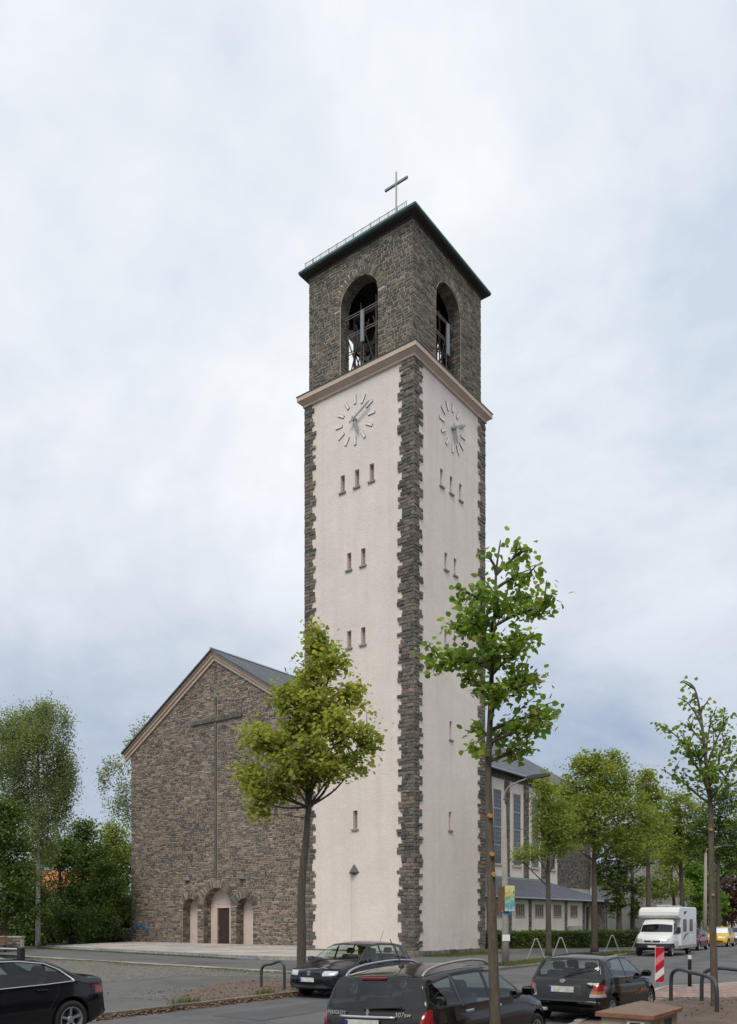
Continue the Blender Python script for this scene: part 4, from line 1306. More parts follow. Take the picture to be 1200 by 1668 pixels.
# young trees with few large leaves: branches laid out one by one, leaves along the twigs
def young_tree(name, label, base, trunk, rad, branches, leaf, seed, dens=1.0, sp=.13, droopy=.5):
    rng = np.random.default_rng(seed); r_ = random.Random(seed)
    t = empty(name, base); tag(t, label, 'tree', 'young street trees with pruned stems')
    tp_ = smooth_pts(trunk, 6); n = len(tp_)
    MB().tube(tp_, [rad * (1 - .96 * (i / (n - 1)) ** .95) + .005 for i in range(n)], 12).build('trunk', bark_y, t, True)
    br = MB(); P = []
    def spray(a, b, r0, m, side=True):
        a, b = Vector(a), Vector(b)
        L = (b - a).length
        pl = smooth_pts([a, a.lerp(b, .35) + Vector((r_.uniform(-.06, .06), r_.uniform(-.06, .06), .05)) * L, a.lerp(b, .7) + Vector((0, 0, .06)) * L, b], 4)
        br.tube(pl, [r0 * (1 - .8 * i / (len(pl) - 1)) + .003 for i in range(len(pl))], 6, False)
        for i in range(int(m)):
            f = r_.uniform(.25, 1.02) ** .8
            p = pl[min(len(pl) - 1, int(f * (len(pl) - 1)))]
            P.append((p.x + rng.normal() * sp, p.y + rng.normal() * sp, p.z + rng.normal() * sp * .7 - .02))
        if side and L > .45:
            for q in range(int(3 + L * 3.2)):
                p = pl[r_.randint(3, len(pl) - 2)]
                dr = Vector((r_.uniform(-1, 1), r_.uniform(-1, 1), r_.uniform(-.15, .75))).normalized()
                dr = (dr + (b - a).normalized() * .8).normalized()
                spray(p, p + dr * L * r_.uniform(.25, .5), r0 * .45, m * .34, False)
    for a, b, m in branches: spray(a, b, rad * .30, m * dens)
    br.build('branches', bark_y, t, True)
    leaves_mesh('crown', np.array(P), leaf, lf_young, t, rng, 'heart', up=.5, droop=droopy)
    return t
Y1 = 11.2; bx1 = px(806, 1668, Y1)[0]; bz1 = gz(bx1, Y1) + .08
def yt(u, v, dy=0.0, Y=Y1, bx=bx1, bz=bz1):
    x, z_ = px(u, v, Y); return (x - bx, dy, z_ - bz)
tr1 = [(0.0, 0, -.1), yt(806, 1660), yt(803, 1560), yt(800, 1450), yt(797, 1340), yt(795, 1250), yt(799, 1150), yt(801, 1080), yt(806, 990), yt(808, 930), yt(815, 880)]
B1 = []
rb = random.Random(9)
for (su, sv, eu, ev, dy, m) in [(808, 935, 862, 890, .1, 24), (808, 935, 790, 905, -.1, 16), (806, 960, 858, 945, -.2, 26), (806, 985, 748, 958, .15, 34), (806, 1000, 878, 958, .3, 34),
                                 (804, 1020, 880, 1005, -.35, 46), (803, 1040, 730, 1012, .1, 44), (802, 1060, 760, 1030, -.5, 40), (802, 1060, 855, 1040, .5, 44), (801, 1080, 695, 1092, -.1, 60),
                                 (800, 1090, 765, 1060, .55, 44), (800, 1100, 840, 1070, -.5, 46), (799, 1130, 868, 1100, .25, 50), (799, 1140, 752, 1115, -.3, 30), (798, 1150, 862, 1128, -.5, 40), (797, 1190, 900, 1160, .2, 46),
                                 (797, 1200, 770, 1175, .3, 34), (796, 1210, 862, 1195, -.3, 46), (796, 1235, 762, 1222, -.2, 34), (796, 1240, 868, 1215, .3, 34), (796, 1225, 830, 1180, .5, 34), (802, 1050, 800, 1000, -.6, 40), (800, 1110, 790, 1075, -.6, 46), (797, 1180, 800, 1140, -.55, 40)]:
    B1.append((yt(su, sv), yt(eu, ev, dy), m))
young_tree('young_linden', 'young tree with large leaves standing by the roof-railed estate car', (bx1, Y1, bz1), tr1, .078, B1, .078, 12, 1.25, .08)
Y2 = 19.0; bx2 = px(1164, 1652, Y2)[0]; bz2 = npz(bx2, Y2)
f2 = lambda u, v, dy=0: yt(u, v, dy, Y2, bx2, bz2)
tr2 = [(0, 0, -.1), f2(1163, 1600), f2(1160, 1480), f2(1158, 1380), f2(1157, 1320), f2(1153, 1270), f2(1146, 1210), f2(1140, 1160), f2(1130, 1120), f2(1112, 1108)]
B2 = [(f2(*a), f2(b[0], b[1], dy), m) for a, b, dy, m in [((1156, 1310), (1098, 1262), .2, 40), ((1155, 1300), (1120, 1215), -.3, 46), ((1153, 1270), (1094, 1185), .2, 40), ((1150, 1245), (1102, 1225), -.4, 36), ((1148, 1230), (1162, 1165), .1, 28),
      ((1157, 1320), (1205, 1270), .2, 46), ((1156, 1305), (1196, 1235), -.4, 46), ((1154, 1280), (1195, 1200), .4, 46), ((1150, 1250), (1180, 1170), -.2, 26), ((1143, 1185), (1120, 1140), .1, 14), ((1140, 1165), (1152, 1140), -.1, 12), ((1135, 1135), (1116, 1150), .1, 10), ((1157, 1315), (1140, 1260), -.5, 40), ((1157, 1320), (1170, 1250), .6, 46), ((1146, 1210), (1118, 1175), .2, 16), ((1131, 1122), (1108, 1110), .0, 10)]]
young_tree('young_linden', 'young sparse tree rising behind the metal hoops on the pink paving', (bx2, Y2, bz2), tr2, .085, B2, .092, 13, .75, .11)
# pruning wounds on their stems
for par, lst in (('young_linden', [(797, 1330, Y1, bx1, bz1), (800, 1392, Y1, bx1, bz1), (803, 1425, Y1, bx1, bz1)]), ('young_linden.001', [(1156, 1352, Y2, bx2, bz2), (1159, 1458, Y2, bx2, bz2)])):
    for u, v, Y, bx_, bz_ in lst:
        x, _, z_ = yt(u, v, 0, Y, bx_, bz_)
        MB().lathe([(0, -.10), (.028, -.10), (.036, -.06), (.036, 0)], 10, 'y', (x, 0, z_)).build('pruning_wound', wound_m, bpy.data.objects[par])

# street trees beyond the lamp post
def street_tree(u, vb, Y, h_top_v, blobs, seed, label, rad, mat=lf_street, leaf=.17, lean=0, per=22, spread=.27, name='street_tree', bzz=.09, brk=bark):
    bx_ = px(u, 1500, Y)[0]
    H = px(u, h_top_v, Y)[1] - bzz
    bl_ = crown_from(blobs, Y, bx_, bzz, .9, 1.0, 1.05)
    tk = [(0, 0, -.1), (lean * .3, 0, H * .2), (lean * .6, .1, H * .45), (lean, 0, H * .7), (lean, 0, H * .92)]
    return tree(name, label, (bx_, Y, bzz), H, rad, bl_, leaf, mat, seed, 'trees along the far side of the street', trunk=tk, per=per, spread=spread, twig_every=4, brk=brk)
street_tree(893, 1556, 45.6, 1265, [(886, 1275, 10, 26, 600, 0), (888, 1310, 16, 28, 900, .3), (905, 1335, 28, 34, 1500, -.3), (884, 1352, 16, 22, 600, .2), (908, 1378, 34, 20, 1200, .4), (868, 1388, 26, 14, 600, -.3), (925, 1345, 26, 30, 1000, .8), (845, 1397, 14, 7, 160, 0)], 51, 'street tree with slim trunk between the two bent-tube bike racks', .17, leaf=.15)
street_tree(968, 1550, 51, 1220, [(955, 1245, 26, 22, 1200, 0), (998, 1240, 20, 22, 900, .4), (975, 1270, 44, 30, 2200, -.3), (930, 1290, 28, 30, 1400, .5), (1000, 1300, 48, 34, 2400, .6), (960, 1320, 50, 32, 2400, -.9), (1035, 1330, 36, 32, 1600, .3), (985, 1360, 56, 28, 2200, .2), (1030, 1375, 34, 24, 1200, -.5), (935, 1352, 36, 28, 1400, .9), (1020, 1268, 16, 12, 300, 0)], 52, 'broad yellow-green street tree in front of the end of the aisle', .21, leaf=.17)
street_tree(1056, 1548, 62, 1252, [(1050, 1275, 18, 24, 1000, 0), (1066, 1300, 26, 26, 1400, .5), (1045, 1320, 24, 26, 1100, -.4), (1075, 1340, 26, 26, 1200, .6), (1055, 1365, 32, 22, 1300, -.5)], 53, 'street tree with straight trunk rising behind the white motorhome', .22, leaf=.19)
street_tree(1113, 1545, 74, 1285, [(1105, 1310, 30, 22, 1400, 0), (1090, 1340, 28, 24, 1400, .5), (1130, 1335, 32, 26, 1600, -.5), (1110, 1370, 44, 24, 1900, .6), (1085, 1395, 26, 18, 800, -.4), (1140, 1385, 24, 20, 900, .3)], 54, 'dense street tree over the rear of the white motorhome', .27, leaf=.22, lean=-.3)
street_tree(1170, 1545, 70, 1290, [(1180, 1310, 26, 24, 1300, 0), (1160, 1345, 26, 26, 1300, .4), (1195, 1350, 28, 30, 1500, -.4), (1175, 1385, 32, 22, 1400, .4), (1205, 1400, 20, 30, 1000, 0)], 55, 'street tree behind the young tree, over the yellow car', .2, mat=lf_dark, leaf=.2)
street_tree(1103, 1540, 84, 1330, [(1095, 1395, 26, 18, 900, 0), (1080, 1425, 26, 20, 900, .5), (1072, 1452, 28, 16, 800, .2), (1100, 1445, 18, 24, 600, -.4)], 56, 'leaning thin tree right behind the roof of the motorhome', .2, leaf=.24, lean=-.8)
street_tree(1138, 1530, 96, 1395, [(1130, 1420, 20, 20, 1200, 0), (1150, 1440, 22, 26, 1500, .5), (1128, 1455, 22, 24, 1300, -.5), (1165, 1470, 24, 20, 1200, .3), (1145, 1480, 30, 20, 1400, 0)], 57, 'bright green bushy tree behind the tall concrete pole', .2, mat=lf_bright, leaf=.26)
street_tree(1192, 1530, 98, 1425, [(1190, 1445, 16, 18, 1000, 0), (1182, 1475, 16, 18, 1000, .5), (1205, 1470, 18, 22, 1200, -.3), (1190, 1490, 16, 10, 600, 0)], 58, 'purple-leaved small tree behind the yellow car', .14, mat=lf_purple, leaf=.24)
street_tree(1008, 1525, 92, 1355, [(1000, 1380, 34, 24, 1700, 0), (975, 1410, 28, 26, 1400, .6), (1030, 1400, 30, 28, 1600, -.6), (1000, 1435, 36, 22, 1800, .3), (1040, 1440, 20, 18, 700, .5), (1003, 1475, 16, 24, 900, 0)], 59, 'ivy-grown dark tree between the aisle and the grey house', .34, mat=lf_dark, leaf=.26)
street_tree(1030, 1525, 96, 1330, [(1015, 1365, 30, 22, 1200, 0), (1060, 1385, 30, 24, 1400, .4), (1032, 1480, 10, 22, 500, 0), (1055, 1452, 22, 14, 500, 0)], 60, 'dark tree with low hanging branch before the grey house', .3, mat=lf_dark, leaf=.26)
for i, (u, Y, top, mt, lb) in enumerate([(1085, 130, 1330, lf_dark, 'far dark tree showing over the motorhome'), (1180, 125, 1335, lf_dark, 'far dark tree at the end of the street on the outer side'), (1235, 115, 1300, lf_street, 'far green tree at the very edge of the picture by the purple tree'), (1130, 150, 1350, lf_dark, 'farthest dark tree closing the street')]):
    s = 60
    street_tree(u, 1530, Y, top, [(u - 15, top + 40, 40, 32, 1500, 0), (u + 25, top + 60, 40, 34, 1500, 1), (u - 10, top + 95, 52, 36, 2200, -1), (u + 15, top + 140, 50, 34, 1800, 0)], 70 + i, lb, .35, mat=mt, leaf=.38, per=24, spread=.6)

# left side: birches, maples and shrubs behind the terrace
def back_tree(u, Y, top, blobs, seed, label, rad, mat, leaf, name, brk=bark, hang=0.0, per=26, spread=.4, flat=.6, bzz=.2):
    bx_ = px(u, 1500, Y)[0]; H = px(u, top, Y)[1] - bzz
    return tree(name, label, (bx_, Y, bzz), H, rad, crown_from(blobs, Y, bx_, bzz, .9, 1.0, 2.1 if name == 'birch_tree' else 1.15), leaf, mat, seed, 'trees behind the terrace', brk=brk, per=per, spread=spread, flat=flat, hang=hang, twig_every=4)
back_tree(62, 58, 1128, [(75, 1150, 20, 18, 1500, 0), (40, 1160, 24, 18, 1500, .6), (12, 1180, 24, 28, 2000, .2), (108, 1160, 10, 16, 500, 0), (60, 1190, 42, 28, 3600, -.5), (98, 1222, 20, 26, 1500, .4), (113, 1250, 13, 22, 800, 0), (20, 1235, 36, 30, 3000, -.5), (70, 1260, 40, 28, 3200, .6), (100, 1292, 16, 20, 900, -.3), (30, 1295, 36, 26, 2600, .5), (75, 1318, 34, 26, 2000, 0), (60, 1365, 30, 22, 1200, .3)],
          61, 'tall drooping birch with pale trunk at the picture edge', .17, lf_birch, .13, 'birch_tree', bark_w, 1.15, 44, .22, 1.2)
back_tree(220, 84, 1158, [(235, 1185, 18, 20, 300, 0), (212, 1210, 14, 14, 200, .5), (185, 1238, 20, 14, 260, 0), (172, 1262, 14, 18, 200, -.4), (200, 1280, 20, 22, 340, .4), (190, 1305, 22, 16, 300, 0), (215, 1320, 20, 20, 400, .3), (225, 1250, 16, 30, 300, 0)],
          62, 'thin airy birch showing beside the eaves of the gable', .14, lf_birch, .2, 'birch_tree', bark_w, .8, 20, .25, 1.0)
back_tree(8, 53.5, 1300, [(8, 1330, 26, 26, 1500, 0), (-10, 1380, 30, 36, 1900, .4), (25, 1370, 24, 26, 1200, -.4), (15, 1420, 34, 32, 2000, .3), (38, 1440, 20, 26, 900, -.5), (5, 1475, 36, 28, 1800, .4), (40, 1490, 18, 22, 700, .2), (-15, 1500, 26, 26, 1100, 0)],
          63, 'dark broad maple filling the lower edge beside the birch', .26, lf_dark, .19, 'maple_tree')
for i, (u, Y, top, lb, rd) in enumerate([(135, 72, 1332, 'dark green round tree with highest crown behind the terrace', .25), (97, 68, 1362, 'dark green tree beside the pale birch trunk', .25), (188, 76, 1335, 'lighter green tree nearest the church gable', .24), (172, 66, 1395, 'smaller tree in front of the dark round tree', .18), (42, 62, 1395, 'low dark tree behind the birch trunk', .2)]):
    w = (34, 32, 36, 28, 32)[i]
    back_tree(u, Y, top, [(u, top + 20, w * .6, 20, 1500, 0), (u - w * .5, top + 34, w * .7, 20, 1500, .6), (u + w * .4, top + 38, w * .6, 18, 1300, -.5), (u - 2, top + 78, w * .9, 22, 700, .3), (u - 8, top + 110, w * .8, 20, 800, -.3)] if i == 1 else [(u, top + 24, w * .6, 20, 1500, 0), (u - w * .5, top + 55, w * .7, 28, 2000, .6), (u + w * .5, top + 60, w * .7, 28, 2000, -.6), (u, top + 90, w, 30, 2600, .3), (u - 8, top + 128, w, 26, 2400, -.4), (u + 6, top + 150, w * .9, 20, 1400, .2)], 80 + i, lb, rd, lf_dark if i != 2 else lf_street, .2, 'broadleaf_tree')
def shrub(u, v, Y, ru, rv, n, seed, label, mat=lf_dark, leaf=.15):
    bx_, z_ = px(u, v, Y); s = Y / 1379.5; rng = np.random.default_rng(seed); r_ = random.Random(seed)
    t = tag(empty('shrub', (bx_, Y, .1)), label, 'shrub', 'shrubs behind the terrace')
    h = z_ - .1 + rv * s
    bls = [(r_.uniform(-.5, .5) * ru * s, r_.uniform(-.4, .4) * ru * s, h * r_.uniform(.3, .7), ru * s * .6, ru * s * .6, h * .38, n / 5) for _ in range(5)]
    P, c = blob_points(bls, rng, 22, .25, .7)
    P = P[P[:, 2] > .02]
    m = MB()
    for q in c[::3]:
        m.tube([(q[0] * .15, q[1] * .15, 0), (q[0] * .6, q[1] * .6, q[2] * .6), tuple(q)], [.03, .02, .006], 4, False)
    m.build('stem', bark, t); leaves_mesh('foliage', P, leaf, mat, t, rng, 'quad')
for i, (u, v, Y, ru, rv, n, lb, mt) in enumerate([(165, 1500, 64, 38, 30, 5200, 'broad green shrub behind the low stepped wall', lf_dark), (120, 1505, 66, 34, 30, 5000, 'dark shrub in the middle of the row behind the terrace', lf_dark), (200, 1490, 68, 26, 38, 4600, 'tall shrub pressed against the church corner', lf_dark), (85, 1508, 68, 32, 28, 4200, 'dark shrub right of the pale birch trunk', lf_dark), (50, 1500, 72, 34, 32, 4200, 'shaded shrub behind the birch trunk', lf_dark), (148, 1492, 72, 38, 38, 4600, 'green shrub below the red roof', lf_dark), (103, 1486, 76, 30, 36, 3800, 'tall shrub under the red roof beside the birch', lf_dark)]):
    shrub(u, v, Y, ru, rv, n, 90 + i, lb, mt)

# clipped hedge along the aisle
def hedge(a, b, h, th, label, seed, n):
    rng = np.random.default_rng(seed)
    L = math.hypot(b[0] - a[0], b[1] - a[1])
    t = tag(empty('hedge', (a[0], a[1], .08), math.atan2(b[1] - a[1], b[0] - a[0])), label, 'hedge', 'clipped hedges along the aisle')
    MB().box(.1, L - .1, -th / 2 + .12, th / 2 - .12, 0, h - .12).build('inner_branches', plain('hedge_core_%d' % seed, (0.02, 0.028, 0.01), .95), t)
    P = rng.uniform((0, -th / 2, .02), (L, th / 2, h), (n, 3))
    w = rng.uniform(0, 1, n)
    P[w < .5, 1] = -th / 2 + rng.normal(size=(w < .5).sum()) * .05
    tp2 = w > .72
    P[tp2, 2] = h + rng.normal(size=tp2.sum()) * .045 + .04 * np.sin(P[tp2, 0] * 1.7)
    leaves_mesh('foliage', P, .10, lf_hedge, t, rng, 'quad', up=.2)
hedge((7.6, 56.2), (15.2, 58.8), 1.12, .9, 'clipped green hedge in front of the aisle beside the tower', 5, 9000)
hedge((15.4, 58.9), (23.5, 61.8), 1.15, .9, 'clipped green hedge ending behind the white motorhome', 6, 8000)
# fallen leaves along the gutter, weeds in the joints
def litter(name, n, fn, size, mat, label, cat, seed):
    rng = np.random.default_rng(seed)
    P = np.array([fn(rng) for _ in range(n)])
    o = leaves_mesh(name, P, size, mat, None, rng, 'quad', up=3.0, droop=0)
    return tag(o, label, cat, kind='stuff')
lf_brown = leaf_mat('leaf_fallen', [(0.16, 0.07, 0.03), (0.22, 0.12, 0.05), (0.12, 0.06, 0.03), (0.27, 0.17, 0.08), (0.16, 0.11, 0.06)], .1)
def gut(rng):
    t = rng.uniform(-3, 11); o = abs(rng.normal()) * .17 + .02; x, y = street(t, o); return (x, y, gz(x, y) + .015 + .03 * rng.random())
litter('fallen_leaves', 1700, gut, .09, lf_brown, 'brown fallen leaves gathered along the street gutter', 'leaves', 31)
def pit(rng):
    t = rng.uniform(2, 9.5); o = -rng.uniform(.2, 3.6); x, y = street(t, o); return (x, y, LOT + .02)
litter('pit_leaves', 500, pit, .08, lf_brown, 'brown leaves scattered over the red tree pit', 'leaves', 32)
def soil(rng): x = rng.uniform(6.3, 10); y = rng.uniform(17, 21); return (x, y, npz(x, y) + .015)
litter('soil_leaves', 260, soil, .07, lf_brown, 'dry leaves on the soil under the metal hoops', 'leaves', 33)
lf_grass = leaf_mat('grass_blade', [(0.07, 0.10, 0.02), (0.11, 0.14, 0.03), (0.15, 0.16, 0.04)], .2)
def grass(name, n, fn, hgt, label, seed):
    rng = np.random.default_rng(seed)
    P = np.array([fn(rng) for _ in range(n)]); a = rng.uniform(0, 6.28, n); h = hgt * rng.uniform(.4, 1.3, n)
    dx, dy = np.cos(a) * .012, np.sin(a) * .012; lean = rng.normal(size=(n, 2)) * hgt * .35
    v = np.stack([P - np.stack([dx, dy, 0 * a], 1), P + np.stack([dx, dy, 0 * a], 1), P + np.stack([lean[:, 0], lean[:, 1], h], 1)], 1).reshape(-1, 3)
    o = mesh_obj(name, v, np.arange(n * 3).reshape(-1, 3), lf_grass)
    return tag(o, label, 'grass', kind='stuff')
def g_k2(rng):
    t = rng.uniform(0, ln) ; p = K2a + k2d * t - k2n * (.08 + abs(rng.normal()) * .35 * (1 + .8 * math.sin(t * .9))); return (p.x, p.y, LOT)
grass('joint_grass', 5000, g_k2, .05, 'thin grass along the kerb between cobbles and upper walk', 34)
def g_ver(rng): t = rng.uniform(20.5, 40); o = -rng.uniform(.2, 1.7); x, y = street(t, o); return (x, y, LOT)
grass('verge_grass', 9000, g_ver, .09, 'patchy grass on the verge under the bent-tube racks', 35)
def g_st(rng):
    t = rng.uniform(0, 22); p = a_s + sd_s * t + sn_s * (.6 + abs(rng.normal()) * .15); q = L2W(p.x, p.y); return (q.x, q.y, UPZ)
a_s, sd_s, sn_s = Vector((-22.6, -7.95)), sd, sn
grass('step_grass', 2500, g_st, .11, 'weeds growing along the foot of the terrace steps', 36)
def g_tw(rng):
    u = rng.uniform(-3, 4.2); q = L2W(3.85 + abs(rng.normal()) * .7, u); return (q.x, q.y, LOT)
grass('tower_grass', 5000, g_tw, .09, 'grass strip at the foot of the tower towards the street', 37)
def g_kb(rng):
    t = rng.choice([4.9, 6.7, 6.9, 2.1, -1.2]) + rng.normal() * .25; x, y = street(t, -.25 + rng.normal() * .08); return (x, y, LOT)
grass('kerb_weeds', 900, g_kb, .14, 'small weed tufts along the top of the street kerb', 38)
# ------------------------------------------------------------------ street furniture
lamp = tag(empty('street_lamp', (5.8, 35.9, .08)), 'tall tapered concrete lamp post with curved arm beside the hedge', 'street lamp', 'street lamps')
MB().tube([(0, 0, -.1), (0, 0, 1.4), (-.06, 0, 7.0)], [.165, .15, .085], 12).build('post', concrete, lamp, True)
arm = smooth_pts([(-.06, 0, 6.9), (-.04, 0, 7.25), (.12, -.05, 7.55), (.5, -.2, 7.75), (.95, -.5, 7.88)], 5)
MB().tube(arm, .035, 8).build('arm', sill_m, lamp, True)
MB().lathe([(.09, 6.86), (.10, 6.9), (.1, 7.05), (.05, 7.12)], 10).build('collar', steel_dk, lamp)
lh = MB().prism([(-.1, -.07), (.25, -.09), (.85, -.05), (.9, .02), (.7, .07), (.2, .07), (-.1, .03)], -.13, .13)
c, s = math.cos(-.35), math.sin(-.35)
lh.v = [(.9 + x * c - y * s, -.48 + x * s + y * c, 7.9 + zz + x * .07) for x, y, zz in lh.v]
lh.build('lamp_head', lamp_dk, lamp)
MB().box(-.155, .165, -.171, -.16, 1.05, 1.32).build('sticker', white_m, lamp)
MB().tube([(0, 0, 2.28), (0, 0, 2.34)], .165, 12).build('strap', steel_gv, lamp); MB().tube([(0, 0, 3.0), (0, 0, 3.06)], .155, 12).build('strap', steel_gv, lamp)
def poster_mat(name, seed):
    t = NT(name)
    c = t.coord(False)
    sp = t.new('SeparateXYZ'); t.link(c, sp.inputs[0])
    base = t.ramp(sp.outputs[2], [(0.0, (0.55, 0.62, 0.70)), (0.18, (0.10, 0.32, 0.52)), (0.38, (0.16, 0.42, 0.30)), (0.52, (0.62, 0.50, 0.12)), (0.72, (0.66, 0.50, 0.14)), (0.9, (0.70, 0.62, 0.30))])
    n = t.noise(c, 5.0 + seed, 2, .5)
    k = t.mix(t.ramp(n, [(.54, (0, 0, 0)), (.58, (1, 1, 1))]), base, (0.10, 0.36, 0.20))
    n2 = t.noise(c, 7.3 + seed, 2, .5)
    k = t.mix(t.ramp(n2, [(.60, (0, 0, 0)), (.63, (1, 1, 1))]), k, (0.70, 0.68, 0.60))
    return t.done(t.bsdf(k, .6))
for i, (dx, dy, rz, z0, lb) in enumerate([(.15, -.16, .35, 2.30, 'colourful yellow and green poster board facing the street on the lamp post'), (-.17, .02, 2.0, 2.25, 'narrow edge-on poster board on the back of the lamp post')]):
    pb = tag(empty('poster_board', (5.8 + dx, 35.9 + dy, .08 + z0), rz), lb, 'poster', 'poster boards on the lamp post')
    MB().box(-.24, .24, -.012, .012, 0, 1.1).build('board', plain('hardboard_%d' % i, (0.16, 0.09, 0.05), .8), pb)
    MB().box(-.235, .235, -.017, -.013, .01, 1.09).build('print', poster_mat('poster_print_%d' % i, i), pb)
    MB().box(-.05, .05, -.02, .04, -.18, 0).build('clip', plain('clip_blue_%d' % i, (0.03, 0.12, 0.3), .6), pb)
# far lamp post behind the young tree
lamp2 = tag(empty('street_lamp', (px(1147, 1500, 66)[0], 66, .0)), 'slim concrete lamp post beside the red car, its head among leaves', 'street lamp', 'street lamps')
MB().tube([(0, 0, -.1), (.05, 0, 3), (.1, 0, 7.2)], [.17, .14, .09], 10).build('post', concrete, lamp2, True)
MB().tube(smooth_pts([(.1, 0, 7.1), (.2, -.03, 7.5), (.8, -.2, 7.65), (1.3, -.3, 7.7)], 4), .035, 6).build('arm', sill_m, lamp2, True)
MB().bbox(1.2, 2.1, -.5, -.22, 7.65, 7.8, .04).build('lamp_head', lamp_dk, lamp2)
# small black lantern post near the aisle end
lan = tag(empty('lantern_post', (px(988, 1500, 70)[0], 70, .1)), 'thin black lantern post at the end of the aisle', 'lantern')
MB().tube([(0, 0, 0), (0, 0, 2.9)], [.05, .035], 8).build('post', black_pl, lan)
MB().lathe([(.05, 2.9), (.16, 3.0), (.2, 3.5), (.24, 3.55), (.03, 3.75)], 10).build('lantern', black_pl, lan)
MB().lathe([(.5, 0), (.5, .02)], 8).build('foot', black_pl, lan)

# bent-tube bike racks on the verge
def tent_rack(loc, rz, label, w=.95, h=1.0):
    o = MB().tube(smooth_pts([(-w / 2, 0, -.1), (-w / 4, 0, h * .5), (-.07, 0, h * .95), (0, 0, h), (.07, 0, h * .95), (w / 4, 0, h * .5), (w / 2, 0, -.1)], 5), .028, 8).build('bike_rack', steel_gv, None, True)
    o.location = loc; o.rotation_euler = (0, 0, rz)
    tag(o, label, 'bike rack', 'bent-tube bike racks on the verge')
def rack_at(u, v, rz, lb): Y = 1379.5 * (CAM_Z - LOT) / (v - 1497); tent_rack(((u - 600) / 1379.5 * Y, Y, LOT), rz, lb)
rack_at(873, 1562, -.15, 'bent-tube bike rack nearest the concrete lamp post')
rack_at(913, 1558.5, -.15, 'bent-tube bike rack behind the slim street tree trunk')
rack_at(997, 1551.5, -.2, 'bent-tube bike rack right of the broad street tree')
rack_at(1040, 1549, -.2, 'bent-tube bike rack half hidden by the white motorhome')
# painted hoops (bike stands)
def hoop(a, b, h, label, r=.042, skew=.0):
    a, b = Vector(a), Vector(b); d = b - a
    pts = [a + Vector((0, 0, -.15)), a + Vector((0, 0, h * .62)), a + d * .05 + Vector((0, 0, h * .88)), a + d * .20 + Vector((0, 0, h)), a + d * .45 + Vector((0, 0, h * (.97 - skew * .3))), a + d * .80 + Vector((0, 0, h * (.93 - skew))), a + d * .96 + Vector((0, 0, h * (.80 - skew))), b + Vector((0, 0, h * (.5 - skew))), b + Vector((0, 0, -.15))]
    o = MB().tube([p - a for p in smooth_pts(pts, 5)], r, 10).build('metal_hoop', plain('hoop_paint_' + str(round(a.x, 1)), (0.065, 0.075, 0.08), .45, .3, var=.2), None, True)
    o.location = a
    tag(o, label, 'bike stand', 'dark grey tube hoops')
hoop((7.25, 20.3, npz(7.25, 20.3)), (7.40, 18.0, npz(7.4, 18.0)), .78, 'dark tube hoop nearest the beige box, slanting towards the viewer', .045)
hoop((7.95, 20.2, npz(7.95, 20.2)), (9.35, 19.0, npz(9.35, 19.0)), .80, 'dark tube hoop half behind the young tree, running out of view', .045)
hoop((-3.08, 24.35, LOT), (-2.36, 23.75, LOT), .66, 'dark bent tube hoop on the red tree pit beside the parked hatch', .042, -.25)
# bollard and warning beacon
bo = tag(empty('bollard', (9.27, 24.45, npz(9.27, 24.45))), 'slim black bollard with white band on the pink paving corner', 'bollard')
MB().lathe([(.0, 0), (.055, 0), (.05, .80)], 14).build('post', black_pl, bo, True)
MB().lathe([(.0505, .80), (.0505, .92)], 14).build('reflective_band', white_m, bo, True)
MB().lathe([(.05, .92), (.05, .97), (.035, .98), (.03, 1.0), (.05, 1.03), (.055, 1.06), (.03, 1.06), (.0, 1.045)], 14).build('cap', black_pl, bo, True)
be = tag(empty('warning_beacon', (8.45, 24.6, npz(8.45, 24.6)), .10), 'red and white striped warning beacon in front of the small hatch', 'beacon')
red_m = plain('sign_red', (0.50, 0.012, 0.02), .45, var=.06); pink_m = plain('sign_faded_pink', (0.78, 0.22, 0.28), .5, var=.1)
bw, z0, z1 = .135, .12, 1.14
MB().bbox(-bw, bw, -.012, .012, z0, z1, .004).build('panel', white_m, be)
def clip_poly(poly, n, d):
    out = []
    for i in range(len(poly)):
        p, q = poly[i], poly[(i + 1) % len(poly)]
        dp, dq = p[0] * n[0] + p[1] * n[1] - d, q[0] * n[0] + q[1] * n[1] - d
        if dp >= 0: out.append(p)
        if dp * dq < 0:
            t = dp / (dp - dq); out.append((p[0] + (q[0] - p[0]) * t, p[1] + (q[1] - p[1]) * t))
    return out
nn = (-.62, .785)
for i in range(6):
    lo = .04 + i * .168 ; hi = lo + .168
    pol = [(-bw + .004, z0 + .004), (bw - .004, z0 + .004), (bw - .004, z1 - .004), (-bw + .004, z1 - .004)]
    pol = clip_poly(clip_poly(pol, nn, lo), (-nn[0], -nn[1]), -hi)
    if len(pol) < 3 or i in (1,): continue
    if i in (0, 2, 4, 5):
        MB().add([(p[0], -.016, p[1]) for p in pol], [tuple(range(len(pol)))]).build('stripe', red_m, be)
    elif i == 3:
        MB().add([(p[0], -.016, p[1]) for p in pol], [tuple(range(len(pol)))]).build('stripe', pink_m, be)
MB().bbox(-.05, .05, -.05, .05, -.02, .12, .01).build('foot', steel_gv, be)
